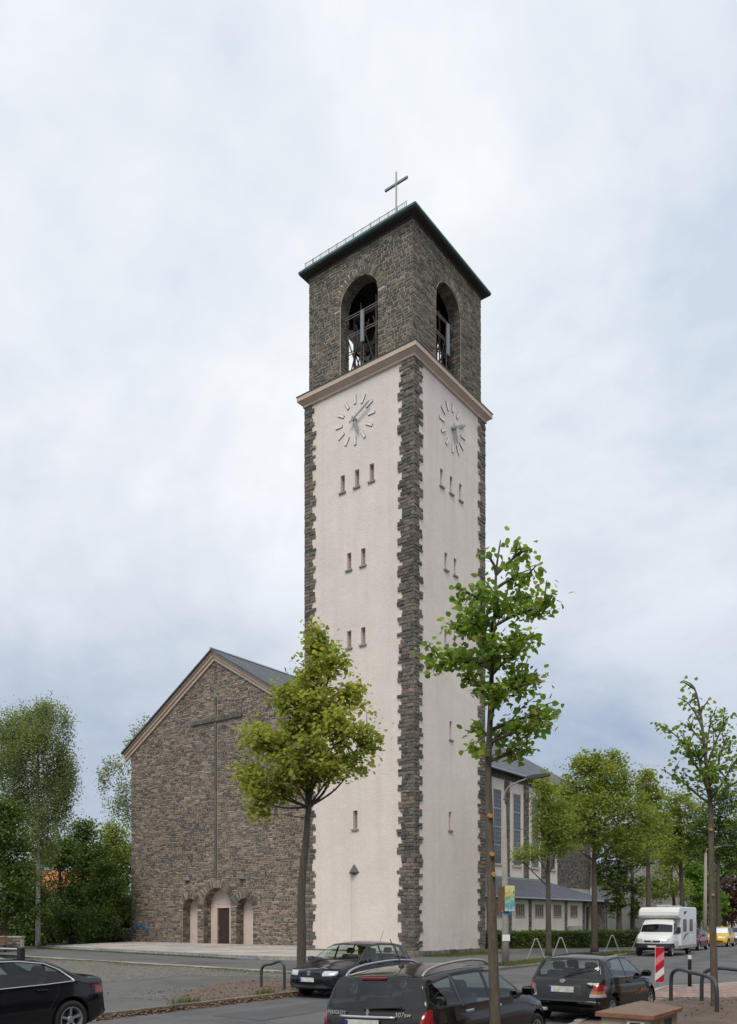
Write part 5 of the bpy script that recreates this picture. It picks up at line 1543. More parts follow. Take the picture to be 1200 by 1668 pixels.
# beige rendered box with a terracotta cap
bxd = Vector((.588, .809)).normalized()
box = tag(empty('utility_box', (3.82, 11.92, gz(3.82, 11.92) + .04), math.atan2(bxd.y, bxd.x)), 'beige rendered box with sloping reddish-brown cap slab', 'box')
MB().bbox(-.60, .60, -.34, .34, -.2, 1.02, .01).build('housing', beton_box, box)
MB().add([(-.66, -.40, 1.02), (.66, -.40, 1.02), (.66, .40, 1.02), (-.66, .40, 1.02), (-.66, -.40, 1.075), (.66, -.40, 1.075), (.66, .40, 1.075), (-.66, .40, 1.075), (-.64, -.38, 1.085), (.64, -.38, 1.085), (.64, .38, 1.085), (-.64, .38, 1.085), (-.08, 0, 1.20), (.08, 0, 1.20)],
         [(3, 2, 1, 0), (8, 9, 13, 12), (9, 10, 13), (10, 11, 12, 13), (11, 8, 12)]).build('cap_slab', terracotta, box)
MB().add([(-.66, -.40, 1.02), (.66, -.40, 1.02), (.66, .40, 1.02), (-.66, .40, 1.02), (-.66, -.40, 1.075), (.66, -.40, 1.075), (.66, .40, 1.075), (-.66, .40, 1.075), (-.64, -.38, 1.085), (.64, -.38, 1.085), (.64, .38, 1.085), (-.64, .38, 1.085)],
         [(0, 1, 5, 4), (1, 2, 6, 5), (2, 3, 7, 6), (3, 0, 4, 7), (4, 5, 9, 8), (5, 6, 10, 9), (6, 7, 11, 10), (7, 4, 8, 11)]).build('cap_edge', terra_edge, box)
st = MB().box(-.606, -.602, -.26, -.02, .80, .98); st.build('sticker', white_m, box)
MB().box(-.609, -.606, -.20, -.06, .82, .96).build('sticker_print', black_pl, box)
MB().box(.0, .32, -.346, -.341, .80, .96).build('scribble', plain('scribble_ink', (0.08, 0.07, 0.06), .8, var=.9, scale=22), box)

# ------------------------------------------------------------------ houses far behind
def house(name, label, loc, rz, w, d, h, rh, wall, roof, wins, gable='x'):
    hs = tag(empty(name, loc, rz), label, 'house', 'houses in the distance')
    MB().box(-w / 2, w / 2, 0, d, 0, h).build('wall', wall, hs)
    o = .35
    if gable == 'x':
        MB().prism([(-w / 2, h), (w / 2, h), (0, h + rh - .05)], .01, d - .01).build('gable', wall, hs)
        for s in (-1, 1): MB().add([(0, -o, h + rh), (s * (w / 2 + o), -o, h - o * rh / (w / 2)), (s * (w / 2 + o), d + o, h - o * rh / (w / 2)), (0, d + o, h + rh), (0, -o, h + rh + .18), (s * (w / 2 + o), -o, h + .18 - o * rh / (w / 2)), (s * (w / 2 + o), d + o, h + .18 - o * rh / (w / 2)), (0, d + o, h + rh + .18)], [(0, 1, 2, 3), (4, 5, 6, 7), (0, 1, 5, 4), (1, 2, 6, 5), (2, 3, 7, 6)]).build('roof', roof, hs)
    else:
        MB().add([(-w / 2 - o, -o, h), (w / 2 + o, -o, h), (w / 2 + o, d + o, h), (-w / 2 - o, d + o, h), (-w / 2 - o, d / 2, h + rh), (w / 2 + o, d / 2, h + rh)], [(0, 1, 5, 4), (2, 3, 4, 5), (1, 2, 5), (3, 0, 4), (3, 2, 1, 0)]).build('roof', roof, hs)
    for (x, z_, ww, hh) in wins:
        wo = MB().box(x - ww / 2, x + ww / 2, -.06, -.004, z_, z_ + hh).build('window', white_m, hs)
        MB().box(x - ww / 2 + .08, x - .03, -.075, -.061, z_ + .08, z_ + hh - .08).build('pane', glass_win, wo)
        MB().box(x + .03, x + ww / 2 - .08, -.075, -.061, z_ + .08, z_ + hh - .08).build('pane', glass_win, wo)
grey_wall = plaster_mat('grey_render', (0.30, 0.29, 0.275), .3)
cream_wall = plaster_mat('cream_render', (0.58, 0.53, 0.47), .3)
red_roof = plain('red_roof_tiles', (0.42, 0.12, 0.05), .8, var=.25, scale=3)
dark_roof = plain('dark_roof_tiles', (0.10, 0.085, 0.08), .8, var=.25, scale=3)
house('grey_house', 'grey rendered house with windows behind the motorhome', (px(1062, 1500, 104)[0], 104, .1), -.1, 9.5, 12, 7.2, 4.2, grey_wall, dark_roof, [(2.6, 5.2, 1.3, 1.6), (2.6, 2.0, 1.3, 1.6), (.2, 5.2, 1.3, 1.6)])
house('cream_house', 'pale cream house between the aisle end and the ivy-grown tree', (px(1000, 1500, 118)[0], 118, .1), 0, 9, 10, 6.0, 3.5, cream_wall, dark_roof, [(-3, 1.0, 1.1, 1.6), (-1, 1.0, 1.1, 1.6), (1, 1.0, 1.1, 1.6), (3, 1.0, 1.1, 1.6), (-3, 3.6, 1.1, 1.5), (-1, 3.6, 1.1, 1.5), (1, 3.6, 1.1, 1.5)])
house('far_house', 'pale house at the far end of the street behind the yellow car', (px(1190, 1500, 150)[0], 150, 0), 0, 16, 12, 4.5, 3, cream_wall, dark_roof, [(-4, 1.2, 1.3, 1.5), (0, 1.2, 1.3, 1.5), (4, 1.2, 1.3, 1.5)], 'y')
house('red_roof_house', 'pale house with orange-red roof glimpsed through the trees', (px(105, 1500, 112)[0], 112, 0), .15, 12, 9, 5.3, 3.4, cream_wall, red_roof, [(-3, 2.0, 1.2, 1.4), (0, 2.0, 1.2, 1.4), (3, 2.0, 1.2, 1.4)], 'y')
poly_sheet('lawn', [(-90, 52.5), (-20.8, 57.2), tuple(L2W(-27.2, 2.6).xy), tuple(L2W(-27.2, 60).xy), (-40, 160), (-120, 160)], lambda x, y: .13, ground_mat('shade_lawn', (0.045, 0.06, 0.018), (0.075, 0.09, 0.03), .6, 30, .5))
poly_sheet('aisle_lawn', [tuple(p) for p in [(8.2, 57.0), (24, 62.5), (44, 96), (30, 100), tuple(L2W(-2.6, 40).xy), tuple(L2W(-2.6, 9).xy)]], lambda x, y: .095, MATS['shade_lawn'])
# ------------------------------------------------------------------ cars
def pchip(pts):
    xs = np.array([p[0] for p in pts], float); ys = np.array([p[1] for p in pts], float)
    if xs[0] > xs[-1]: xs, ys = xs[::-1], ys[::-1]
    h = np.diff(xs); dl = np.diff(ys) / h
    m = np.zeros(len(xs)); m[0], m[-1] = dl[0], dl[-1]
    for i in range(1, len(xs) - 1):
        if dl[i - 1] * dl[i] > 0:
            w1, w2 = 2 * h[i] + h[i - 1], h[i] + 2 * h[i - 1]
            m[i] = (w1 + w2) / (w1 / dl[i - 1] + w2 / dl[i])
    def f(x):
        x = min(max(x, xs[0]), xs[-1]); i = min(len(xs) - 2, max(0, int(np.searchsorted(xs, x) - 1)))
        t = (x - xs[i]) / h[i]
        return float((2 * t ** 3 - 3 * t ** 2 + 1) * ys[i] + (t ** 3 - 2 * t ** 2 + t) * h[i] * m[i] + (-2 * t ** 3 + 3 * t ** 2) * ys[i + 1] + (t ** 3 - t ** 2) * h[i] * m[i + 1])
    return f
def inset(poly, d):
    n = len(poly); ar = sum(poly[i][0] * poly[(i + 1) % n][1] - poly[(i + 1) % n][0] * poly[i][1] for i in range(n))
    P_ = poly if ar > 0 else poly[::-1]; out = []
    for i in range(n):
        a, b, c_ = Vector(P_[i - 1]), Vector(P_[i]), Vector(P_[(i + 1) % n])
        e1, e2 = (b - a).normalized(), (c_ - b).normalized()
        n1, n2 = Vector((-e1.y, e1.x)), Vector((-e2.y, e2.x))
        k = 1 + n1.dot(n2)
        out.append(tuple(b + (n1 + n2) * (d / max(.25, k))))
    return out
def pip(p, poly):
    x, y = p; c_ = False; n = len(poly)
    for i in range(n):
        (x0, y0), (x1, y1) = poly[i], poly[(i + 1) % n]
        if (y0 > y) != (y1 > y) and x < (x1 - x0) * (y - y0) / (y1 - y0) + x0: c_ = not c_
    return c_
def circ(cx, cz, r, n=22): return [(cx + r * math.cos(2 * math.pi * i / n), cz + r * math.sin(2 * math.pi * i / n)) for i in range(n)]

class Shell:
    """a car body lofted from cross sections; regions are cut into it and become parts"""
    def __init__(s, sp):
        s.sp = sp; L2 = sp['L'] / 2; s.L2 = L2
        top, bot, belt, wid = (pchip(sp[k]) for k in ('top', 'bot', 'belt', 'wid'))
        s.top, s.belt = top, belt
        st = sorted(set(list(np.linspace(-L2, L2, sp.get('ns', 56))) + [L2 - d for d in (.004, .012, .03, .06, .1)] + [-L2 + d for d in (.004, .012, .03, .06, .1)] + [p[0] for p in sp['top']] + sp.get('extra', [])))
        bm = bmesh.new(); s.bm = bm
        rings = []
        Wm = max(p[1] for p in sp['wid'])
        tum = sp.get('tumble', .32)
        for x in st:
            zt, zb, wm = top(x), bot(x), wid(x)
            zbl = min(belt(x), zt - .10); zbl = max(zbl, zb + .06)
            zt = max(zt, zbl + .05)
            pts = [(0, zb), (.55 * wm, zb), (.86 * wm, zb + .005), (.935 * wm, zb + .03), (.965 * wm, zb + .08)]
            z0 = zb + .08
            for i in range(1, 9):
                z = z0 + (zbl - z0) * i / 8
                f = i / 8
                pts.append((wm * (.965 + .035 * math.sin(math.pi * min(1, f * 1.15) * .87) - .012 * f * f), z))
            wb = pts[-1][0]
            hg = zt - zbl; cr_ = min(.05, .28 * hg); r = min(.072, .36 * hg)
            ze = zt - cr_ - r
            for i in range(1, 7):
                f = i / 6; z = zbl + (ze - zbl) * f
                pts.append((wb - .012 * min(1, hg * 4) - tum * (z - zbl) - .03 * f * f * min(1, hg * 2), z))
            we = pts[-1][0]
            for a_ in (22, 45, 68, 90):
                a_ = math.radians(a_); pts.append((we - 1.25 * r + 1.25 * r * math.cos(a_), ze + r * math.sin(a_)))
            yr = pts[-1][0]
            for i in range(1, 7):
                f = 1 - i / 6; pts.append((yr * f, zt - cr_ * f * f))
            pf, pr = sp.get('plan_f', .22), sp.get('plan_r', .14)
            ring = []
            full = pts + [(-y, z) for y, z in pts[-2:0:-1]]
            for y, z in full:
                q = (abs(y) / Wm) ** 2.2
                dx = -pf * q * sstep(-.2, L2, x) + pr * q * sstep(-.2, L2, -x)
                ring.append(bm.verts.new((x + dx, y, z)))
            rings.append(ring)
        n = len(rings[0])
        for a_, b_ in zip(rings[:-1], rings[1:]):
            for j in range(n):
                k = (j + 1) % n
                bm.faces.new((a_[j], a_[k], b_[k], b_[j]))
        bm.faces.new(rings[0][::-1]); bm.faces.new(rings[-1])
        bmesh.ops.recalc_face_normals(bm, faces=bm.faces[:])
        bm.normal_update()
        s.parts = ['body']; s.mats = [sp['paint']]
    def xe(s, z, rear=True):
        xs = np.linspace(-s.L2, 0, 300) if rear else np.linspace(s.L2, 0, 300)
        for x in xs:
            if s.top(x) >= z: return float(x)
        return 0.0
    def pid(s, name, mat):
        s.parts.append(name); s.mats.append(mat); return len(s.parts) - 1
    def cut(s, poly, axis, sel, pid):
        """split faces chosen by sel along a polygon seen along an axis, give those inside the id"""
        bm = s.bm
        A = {'y': lambda v: (v.x, v.z), 'x': lambda v: (v.y, v.z), 'z': lambda v: (v.x, v.y)}[axis]
        x0, x1 = min(p[0] for p in poly), max(p[0] for p in poly); y0, y1 = min(p[1] for p in poly), max(p[1] for p in poly)
        cand = []
        for f in bm.faces:
            c_ = f.calc_center_median()
            if not sel(c_, f.normal): continue
            uv = [A(v.co) for v in f.verts]
            if max(u for u, _ in uv) < x0 or min(u for u, _ in uv) > x1 or max(v for _, v in uv) < y0 or min(v for _, v in uv) > y1: continue
            cand.append(f)
        n = len(poly)
        ad = {'y': Vector((0, 1, 0)), 'x': Vector((1, 0, 0)), 'z': Vector((0, 0, 1))}[axis]
        L3 = {'y': lambda p: Vector((p[0], 0, p[1])), 'x': lambda p: Vector((0, p[0], p[1])), 'z': lambda p: Vector((p[0], p[1], 0))}[axis]
        for i in range(n):
            a_, b_ = L3(poly[i]), L3(poly[(i + 1) % n])
            no = (b_ - a_).cross(ad)
            if no.length < 1e-9 or not cand: continue
            ge = list({e for f in cand for e in f.edges}); gv = list({v for f in cand for v in f.verts})
            res = bmesh.ops.bisect_plane(bm, geom=gv + ge + cand, dist=1e-5, plane_co=a_, plane_no=no.normalized())
            cand = [g for g in res['geom'] if isinstance(g, bmesh.types.BMFace)]
        hit = 0
        for f in cand:
            if f.is_valid and pip(A(f.calc_center_median()), poly): f.material_index = pid; hit += 1
        return hit
    def side(s, poly, name, mat, both=(1, -1), gap=None, ny=.35):
        for sg in both:
            sel = lambda c_, n_, sg=sg: c_.y * sg > .25 and n_.y * sg > ny
            if gap: s.cut(poly, 'y', sel, s.pid('panel_gap', black_rub)); s.cut(inset(poly, gap), 'y', sel, s.pid(name, mat))
            else: s.cut(poly, 'y', sel, s.pid(name, mat))
    def end(s, poly, name, mat, front, gap=None, nx=.15, zmin=-9):
        sg = 1 if front else -1
        sel = lambda c_, n_: c_.x * sg > 0 and n_.x * sg > nx and c_.z > zmin
        if gap: s.cut(poly, 'x', sel, s.pid('panel_gap', black_rub)); s.cut(inset(poly, gap), 'x', sel, s.pid(name, mat))
        else: s.cut(poly, 'x', sel, s.pid(name, mat))
    def arches(s, xs, r, z):
        kill = s.pid('_kill', black_rub)
        for x in xs:
            for sg in (1, -1): s.cut(circ(x, z, r), 'y', lambda c_, n_, sg=sg: c_.y * sg > .3 and n_.y * sg > .1 and c_.z < z + r + .3, kill)
        bmesh.ops.delete(s.bm, geom=[f for f in s.bm.faces if f.material_index == kill], context='FACES')
    def finish(s, parent):
        bm = s.bm; bm.normal_update(); bm.verts.index_update()
        objs = {}
        groups = {}
        for f in bm.faces: groups.setdefault(f.material_index, []).append(f)
        for pid, fs in sorted(groups.items()):
            if s.parts[pid] == '_kill': continue
            idx, vs, no, fl = {}, [], [], []
            for f in fs:
                q = []
                for v in f.verts:
                    if v.index not in idx: idx[v.index] = len(vs); vs.append(tuple(v.co)); no.append(tuple(v.normal))
                    q.append(idx[v.index])
                fl.append(q)
            o = mesh_obj(s.parts[pid], vs, fl, s.mats[pid], parent, True)
            o.data.normals_split_custom_set_from_vertices(no)
            objs.setdefault(s.parts[pid], []).append(o)
        bm.free()
        return objs

def wheel(parent, x, y, r, w, rim_mat=alloy, spokes=5, steer=0.0, cover=False):
    wh = empty('wheel', (x, y, r), 0, parent)
    wh.rotation_euler = (0, 0, (0 if y > 0 else math.pi) + steer)
    ri = r * .66
    MB().lathe([(ri, -w / 2), (r * .93, -w / 2), (r * .985, -w * .36), (r, 0), (r * .985, w * .36), (r * .93, w / 2), (ri + .01, w / 2), (ri, w * .40), (ri, -w / 2)], 32, 'y').build('tyre', black_rub, wh, True)
    m = MB().lathe([(ri + .004, w * .46), (ri - .02, w * .44), (ri - .03, w * .15), (ri - .03, -w * .3)], 32, 'y')
    m.lathe([(.0, w * .36), (.05, w * .36), (.062, w * .30), (.062, w * .1)], 16, 'y')
    for i in range(spokes):
        a = 2 * math.pi * i / spokes + .3
        t0 = .05; c_, s_ = math.cos(a), math.sin(a)
        wdt = ri * (.42 if not cover else .7) / spokes * 2.2
        q = [(-wdt * .38, t0), (wdt * .38, t0), (wdt * .62, ri - .012), (-wdt * .62, ri - .012)]
        fr = [(p * -s_ + t * c_, w * (.33 if t < .1 else .42), p * c_ + t * s_) for p, t in q]
        bk = [(x_, w * .1, z_) for x_, _, z_ in fr]
        m.add(fr + bk, [(0, 1, 2, 3), (0, 4, 5, 1), (1, 5, 6, 2), (2, 6, 7, 3), (3, 7, 4, 0)])
    m.build('rim', rim_mat, wh)
    MB().lathe([(.0, w * .05), (ri * .62, w * .05), (ri * .62, 0)], 20, 'y').build('brake_disc', steel_dk, wh)
    MB().lathe([(.001, -w * .3), (ri, -w * .3)], 20, 'y').build('hub_plate', black_rub, wh)
def arch_liner(parent, x, y, r, wz):
    sg = 1 if y > 0 else -1
    m = MB(); n = 18; y0, y1 = y - sg * .30, y + sg * .085
    prof = [(x + r * math.cos(math.pi * 1.08 * i / n - .125), wz + r * math.sin(math.pi * 1.08 * i / n - .125)) for i in range(n + 1)]
    for (a_, b_), (c_, d_) in zip(prof[:-1], prof[1:]): m.add([(a_, y0, b_), (a_, y1, b_), (c_, y1, d_), (c_, y0, d_)], [(0, 1, 2, 3)])
    m.add([(p[0], y0, p[1]) for p in prof], [tuple(range(len(prof)))])
    m.build('wheel_arch', black_rub, parent)
seat_m = plain('seat_fabric', (0.06, 0.06, 0.062), .9)
trim_m = plain('cabin_trim', (0.085, 0.086, 0.088), .8)
def cabin(parent, xs_front, xs_rear, zf, w, dash_x, top=1.1, wheel_side=1):
    MB().box(xs_rear - .5, dash_x + .35, -w, w, zf - .06, zf).build('cabin_floor', trim_m, parent)
    MB().prism([(dash_x + .25, zf), (dash_x - .15, zf + .2), (dash_x - .18, zf + .48), (dash_x, zf + .56), (dash_x + .15, zf + .54)], -w * .93, w * .93).build('dashboard', trim_m, parent)
    def seat(x, y, wd):
        m = MB().bbox(x - .25, x + .25, y - wd, y + wd, zf + .12, zf + .28, .05)
        b = MB().bbox(-.07, .07, y - wd, y + wd, 0, .52, .04); b.v = [(x - .24 - zz * .28 + xx, yy, zf + .24 + zz) for xx, yy, zz in b.v]; m.add(b.v, b.f)
        for yy in ([y] if wd < .4 else [y - .35, y + .35]):
            h = MB().bbox(-.05, .05, yy - .13, yy + .13, .54, .70, .035); h.v = [(x - .24 - zz * .28 + xx, y2, zf + .24 + zz) for xx, y2, zz in h.v]; m.add(h.v, h.f)
        m.build('seat', seat_m, parent)
    seat(xs_front, .36, .25); seat(xs_front, -.36, .25); seat(xs_rear, 0, .62)
    m = MB(); n = 14
    ring = [Vector((dash_x - .32 + .10 * math.sin(2 * math.pi * i / n), .36 * wheel_side + .18 * math.cos(2 * math.pi * i / n), zf + .54 + .15 * math.sin(2 * math.pi * i / n))) for i in range(n + 1)]
    m.tube(ring, .016, 5, False).build('steering_wheel', black_pl, parent)
glass_side = glass_mat('car_glass', (0.66, 0.76, 0.70), .0)
glass_dark = glass_mat('car_glass_tinted', (0.22, 0.27, 0.275), .01)
glass_clear = glass_mat('car_glass_clear', (0.84, 0.91, 0.86), .0)
def lens(name, col, rough=.12, refl=0.0):
    t = NT(name); c_ = t.coord()
    n = t.noise(c_, 30, 2); k = t.ramp(n, [(.35, tuple(x * .75 for x in col)), (.65, col)])
    return t.done(t.bsdf(k, rough, None, Coat_Weight=1.0, Metallic=refl))
red_lens = lens('lens_red', (0.30, 0.008, 0.012)); amber_lens = lens('lens_amber', (0.45, 0.16, 0.04)); clear_lens = lens('lens_clear', (0.62, 0.64, 0.66), .1, .4); white_lens = lens('lens_white', (0.5, 0.42, 0.42), .15)
def paint(name, col, coat=.0, rough=.07, metal=0.0):
    t = NT(name); p = t.coord()
    dirt = t.ramp(t.noise(p, 3.0, 5, .6), [(.3, (rough * .8,) * 3), (.75, (rough * 1.5,) * 3)])
    q = t.new('Math', operation='MULTIPLY'); t.link(dirt, q.inputs[0]); q.inputs[1].default_value = 1.0
    b = t.bsdf(col, q.outputs[0], None, Metallic=metal, Coat_Weight=coat); b.inputs['Coat Roughness'].default_value = .035
    return t.done(b)
pt_black = paint('paint_black', (0.010, 0.010, 0.012)); pt_black2 = paint('paint_black_warm', (0.014, 0.012, 0.011)); pt_navy = paint('paint_dark_blue', (0.012, 0.013, 0.022)); pt_black3 = paint('paint_black_green', (0.011, 0.013, 0.012))
pt_white = paint('paint_white', (0.72, 0.71, 0.68)); pt_yellow = paint('paint_yellow', (0.72, 0.42, 0.02)); pt_red = paint('paint_dark_red', (0.14, 0.012, 0.02)); pt_silver = paint('paint_silver', (0.45, 0.47, 0.49), 1, .3, .6)
plate_w = plain('plate_blurred', (0.62, 0.62, 0.57), .5, var=.28, scale=9); plate_b = plain('plate_blue', (0.015, 0.05, 0.30), .5)
def plate(parent, x, z, rear, w=.52, h=.115, y0=0.0, tilt=0.0):
    sg = -1 if rear else 1
    p = empty('license_plate', (x, y0, z), 0, parent); p.rotation_euler = (0, tilt, 0)
    a, b = (sg * .006, sg * .016)
    MB().box(min(a, b), max(a, b), -w / 2, w / 2, -h / 2, h / 2).build('plate', plate_w, p)
    e = w / 2 if rear else -w / 2          # blue band sits at the reader's left
    y_a, y_b = sorted((e, e - math.copysign(.045, e)))
    MB().box(min(sg * .017, sg * .019), max(sg * .017, sg * .019), y_a, y_b, -h / 2 + .004, h / 2 - .004).build('blue_band', plate_b, p)
def lettering(parent, txt, loc, rot, size, mat, name='lettering', ext=.004, shear=0.0, space=1.0):
    cu = bpy.data.curves.new(name, 'FONT'); cu.body = txt; cu.size = size; cu.extrude = ext; cu.align_x = 'CENTER'; cu.align_y = 'CENTER'; cu.shear = shear; cu.space_character = space
    tmp = bpy.data.objects.new('tmp_text', cu); COL.objects.link(tmp)
    bpy.context.view_layer.update()
    me = bpy.data.meshes.new_from_object(tmp.evaluated_get(bpy.context.evaluated_depsgraph_get()))
    bpy.data.objects.remove(tmp); me.materials.clear(); me.materials.append(mat)
    o = bpy.data.objects.new(name, me); COL.objects.link(o); o.parent = parent; o.location = loc; o.rotation_euler = rot
    return o
REAR_ROT = (math.pi / 2, 0, -math.pi / 2); FRONT_ROT = (math.pi / 2, 0, math.pi / 2)
def mirror(parent, x, y, z, mat, s=1.0):
    sg = 1 if y > 0 else -1
    m = MB().bbox(-.07 * s, .06 * s, -.10 * s, .10 * s, -.065 * s, .07 * s, .035 * s)
    m.v = [(x + a, y + sg * .10 + b, z + c_) for a, b, c_ in m.v]
    o = m.build('wing_mirror', mat, parent, True)
    MB().tube([(x, y - sg * .04, z - .05), (x, y + sg * .06, z - .03)], .025, 6).build('mirror_arm', black_pl, o)
def handle(parent, x, y, z, mat, w=.19):
    sg = 1 if y > 0 else -1
    m = MB().bbox(x - w / 2, x + w / 2, y - .012, y + .03 * sg if sg > 0 else y + .012, z - .016, z + .018, .006) if sg > 0 else MB().bbox(x - w / 2, x + w / 2, y - .03, y + .012, z - .016, z + .018, .006)
    m.build('door_handle', mat, parent)
def car_empty(name, label, front_or_center, heading, cat='car', group='parked cars', z=None):
    x, y = front_or_center
    h = Vector(heading).normalized()
    e = empty(name, (x, y, gz(x, y) if z is None else z), math.atan2(h.y, h.x))
    return tag(e, label, cat, group)
def build_car(e, sp):
    """cuts windows, lamps and doors into the lofted body, then adds wheels, cabin and fittings"""
    sh = Shell(sp)
    for nm, poly in sp.get('doors', []): sh.side(poly, nm, sp['paint'], gap=.009, ny=.2)
    for poly in sp['glass_side']: 
        sh.side(inset(poly, -.022), 'window_seal', sp.get('seal', black_rub)); sh.side(poly, 'side_window', sp.get('gmat', glass_side))
    w = sp['windshield']; sh.end(inset(w, -.03), 'window_seal', black_rub, True, nx=.12); sh.end(w, 'windshield', sp.get('wmat', glass_clear), True, nx=.12)
    w = sp['rear_window']; sh.end(inset(w, -.025), 'window_seal', sp.get('rear_seal', black_rub), False, nx=.12); sh.end(w, 'rear_window', sp.get('rmat', sp.get('gmat', glass_side)), False, nx=.12)
    for nm, poly, mat, front in sp.get('ends', []): sh.end(poly, nm, mat, front)
    for nm, poly, mat in sp.get('sides', []): sh.side(poly, nm, mat, ny=.5)
    wr = sp['wr']
    sh.arches(sp['axles'], wr + .055, wr + .01)
    o = sh.finish(e)
    wy = sp['track']
    for i, x in enumerate(sp['axles']):
        for sg in (1, -1):
            arch_liner(e, x, sg * wy, wr + .058, wr + .01)
            wheel(e, x, sg * wy, wr, sp.get('ww', .19), sp.get('rim', alloy), sp.get('spokes', 5), sp.get('steer', 0.0) if i == 0 else 0.0)
    if sp.get('cabin'): cabin(e, *sp['cabin'])
    for x, z in sp.get('handles', []):
        for sg in (1, -1): handle(e, x, sg * (sp['hw']), z, sp.get('hmat', sp['paint']))
    if sp.get('mirror'):
        x, y, z = sp['mirror']
        for sg in (1, -1): mirror(e, x, sg * y, z, sp.get('mmat', sp['paint']))
    return sh, o

ND = (.588, .809)                    # near-side cars point up the street
FD = (-KD.x, -KD.y)                  # far-side cars point back down it
# --- black estate car with roof rails (nearest)
e = car_empty('estate_car', 'black estate car with silver roof rails, seen from behind at the front edge', (-.02 + .56 * 2.2, 10.8 + .83 * 2.2), (.56, .83), z=-.10); e.rotation_mode = 'ZYX'; e.rotation_euler.y = -.04
sp = dict(L=4.42, paint=pt_black2, plan_f=.34, plan_r=.17, tumble=.30,
  top=[(2.21, .50), (2.17, .66), (2.08, .74), (1.75, .86), (1.25, .99), (1.12, 1.02), (.75, 1.20), (.35, 1.385), (.1, 1.465), (-.3, 1.525), (-.8, 1.54), (-1.3, 1.53), (-1.75, 1.49), (-1.90, 1.455), (-1.955, 1.38), (-2.03, 1.18), (-2.10, 1.0), (-2.13, .95), (-2.165, .80), (-2.19, .60), (-2.21, .45)],
  bot=[(2.21, .30), (2.0, .20), (1, .19), (-1, .19), (-2.0, .25), (-2.21, .38)], belt=[(2.21, .45), (1.9, .72), (1.2, .90), (.8, .95), (-.5, .985), (-1.6, 1.02), (-2.0, 1.02), (-2.21, .9)],
  wid=[(2.21, .62), (2.1, .76), (1.8, .85), (1.2, .875), (-1.2, .885), (-1.8, .875), (-2.05, .85), (-2.21, .80)],
  glass_side=[[(.98, .985), (.72, .975), (.72, 1.11)], [(.66, .978), (-.22, .998), (-.22, 1.385), (.18, 1.365), (.66, 1.15)], [(-.31, 1.0), (-1.06, 1.022), (-1.12, 1.395), (-.31, 1.395)], [(-1.18, 1.03), (-1.74, 1.06), (-1.86, 1.14), (-1.78, 1.33), (-1.24, 1.385)]],
  windshield=[(-.70, 1.04), (.70, 1.04), (.60, 1.41), (-.60, 1.41)], rear_window=[(-.72, 1.06), (-.60, 1.03), (.60, 1.03), (.72, 1.06), (.64, 1.36), (.60, 1.40), (-.60, 1.40), (-.64, 1.36)],
  doors=[('door', [(1.0, .34), (1.03, .93), (.12, 1.44), (-.265, 1.445), (-.265, .34)]), ('door', [(-.27, .34), (-.27, 1.445), (-1.12, 1.43), (-1.12, .95), (-.98, .62), (-.90, .34)])],
  ends=[('tail_light', [(.66, .60), (.93, .58), (.93, .92), (.80, 1.04), (.745, .98)], red_lens, False), ('tail_light', [(-.66, .60), (-.745, .98), (-.80, 1.04), (-.93, .92), (-.93, .58)], red_lens, False), ('headlight', [(.42, .62), (.80, .66), (.80, .80), (.5, .74)], clear_lens, True), ('headlight', [(-.42, .62), (-.5, .74), (-.80, .80), (-.80, .66)], clear_lens, True), ('grille', [(-.4, .42), (.4, .42), (.36, .56), (-.36, .56)], black_pl, True), ('bumper_insert', [(-.7, .5), (.7, .5), (.7, .545), (-.7, .545)], black_pl, False)],
  sides=[('tail_light', [(-2.3, .58), (-2.3, 1.04), (-2.02, 1.06), (-1.90, .80), (-1.93, .58)], red_lens)],
  gmat=glass_side, rmat=glass_dark, wr=.315, axles=[1.36, -1.35], track=.745, cabin=(.1, -.85, .34, .70, .85), handles=[(-.12, .90), (-.98, .925)], hw=.872, hmat=chrome, mirror=(.80, .86, 1.03), mmat=pt_black2, spokes=8)
sh, parts = build_car(e, sp)
xr = sh.xe
for sg in (1, -1):
    pts = smooth_pts([(-1.72, sg * .60, 1.43), (-1.58, sg * .605, 1.505), (-1.2, sg * .61, 1.555), (-.5, sg * .61, 1.572), (.0, sg * .60, 1.535), (.18, sg * .59, 1.475)], 5)
    MB().tube(pts, .019, 8).build('roof_rail', plain('rail_silver_%d' % sg, (.40, .41, .42), .4, .6, var=.04), e, True)
an = MB().lathe([(.045, 0), (.04, .02), (.015, .06), (.0, .06)], 10); an.v = [(x - 1.25, y, z + 1.525) for x, y, z in an.v]
an = an.build('antenna', black_pl, e); MB().tube([(-1.25, 0, 1.57), (-1.52, 0, 1.92)], .006, 5).build('antenna_rod', black_pl, an)
MB().bbox(xr(1.43) - .03, xr(1.43) + .02, -.19, .19, 1.405, 1.44, .006).build('brake_light', red_lens, e)
m = MB(); n = 12
trim = [(xr(.945) - .022 + .10 * (abs(y) / .55) ** 2 * .35, y, .945) for y in np.linspace(-.42, .42, n)]
m.tube(trim, .02, 6).build('tailgate_trim', chrome, e, True)
plate(e, xr(.85) - .012, .855, True, .52, .115, .06)
lettering(e, 'PEUGEOT', (xr(1.0) + .02, .52, .985), REAR_ROT, .07, steel_lt, space=1.15).rotation_euler = (math.pi / 2 - .1, 0, -math.pi / 2 - .16)
lettering(e, '307sw', (xr(1.0) + .02, -.50, .975), REAR_ROT, .085, steel_lt, shear=.2).rotation_euler = (math.pi / 2 - .1, 0, -math.pi / 2 + .16)
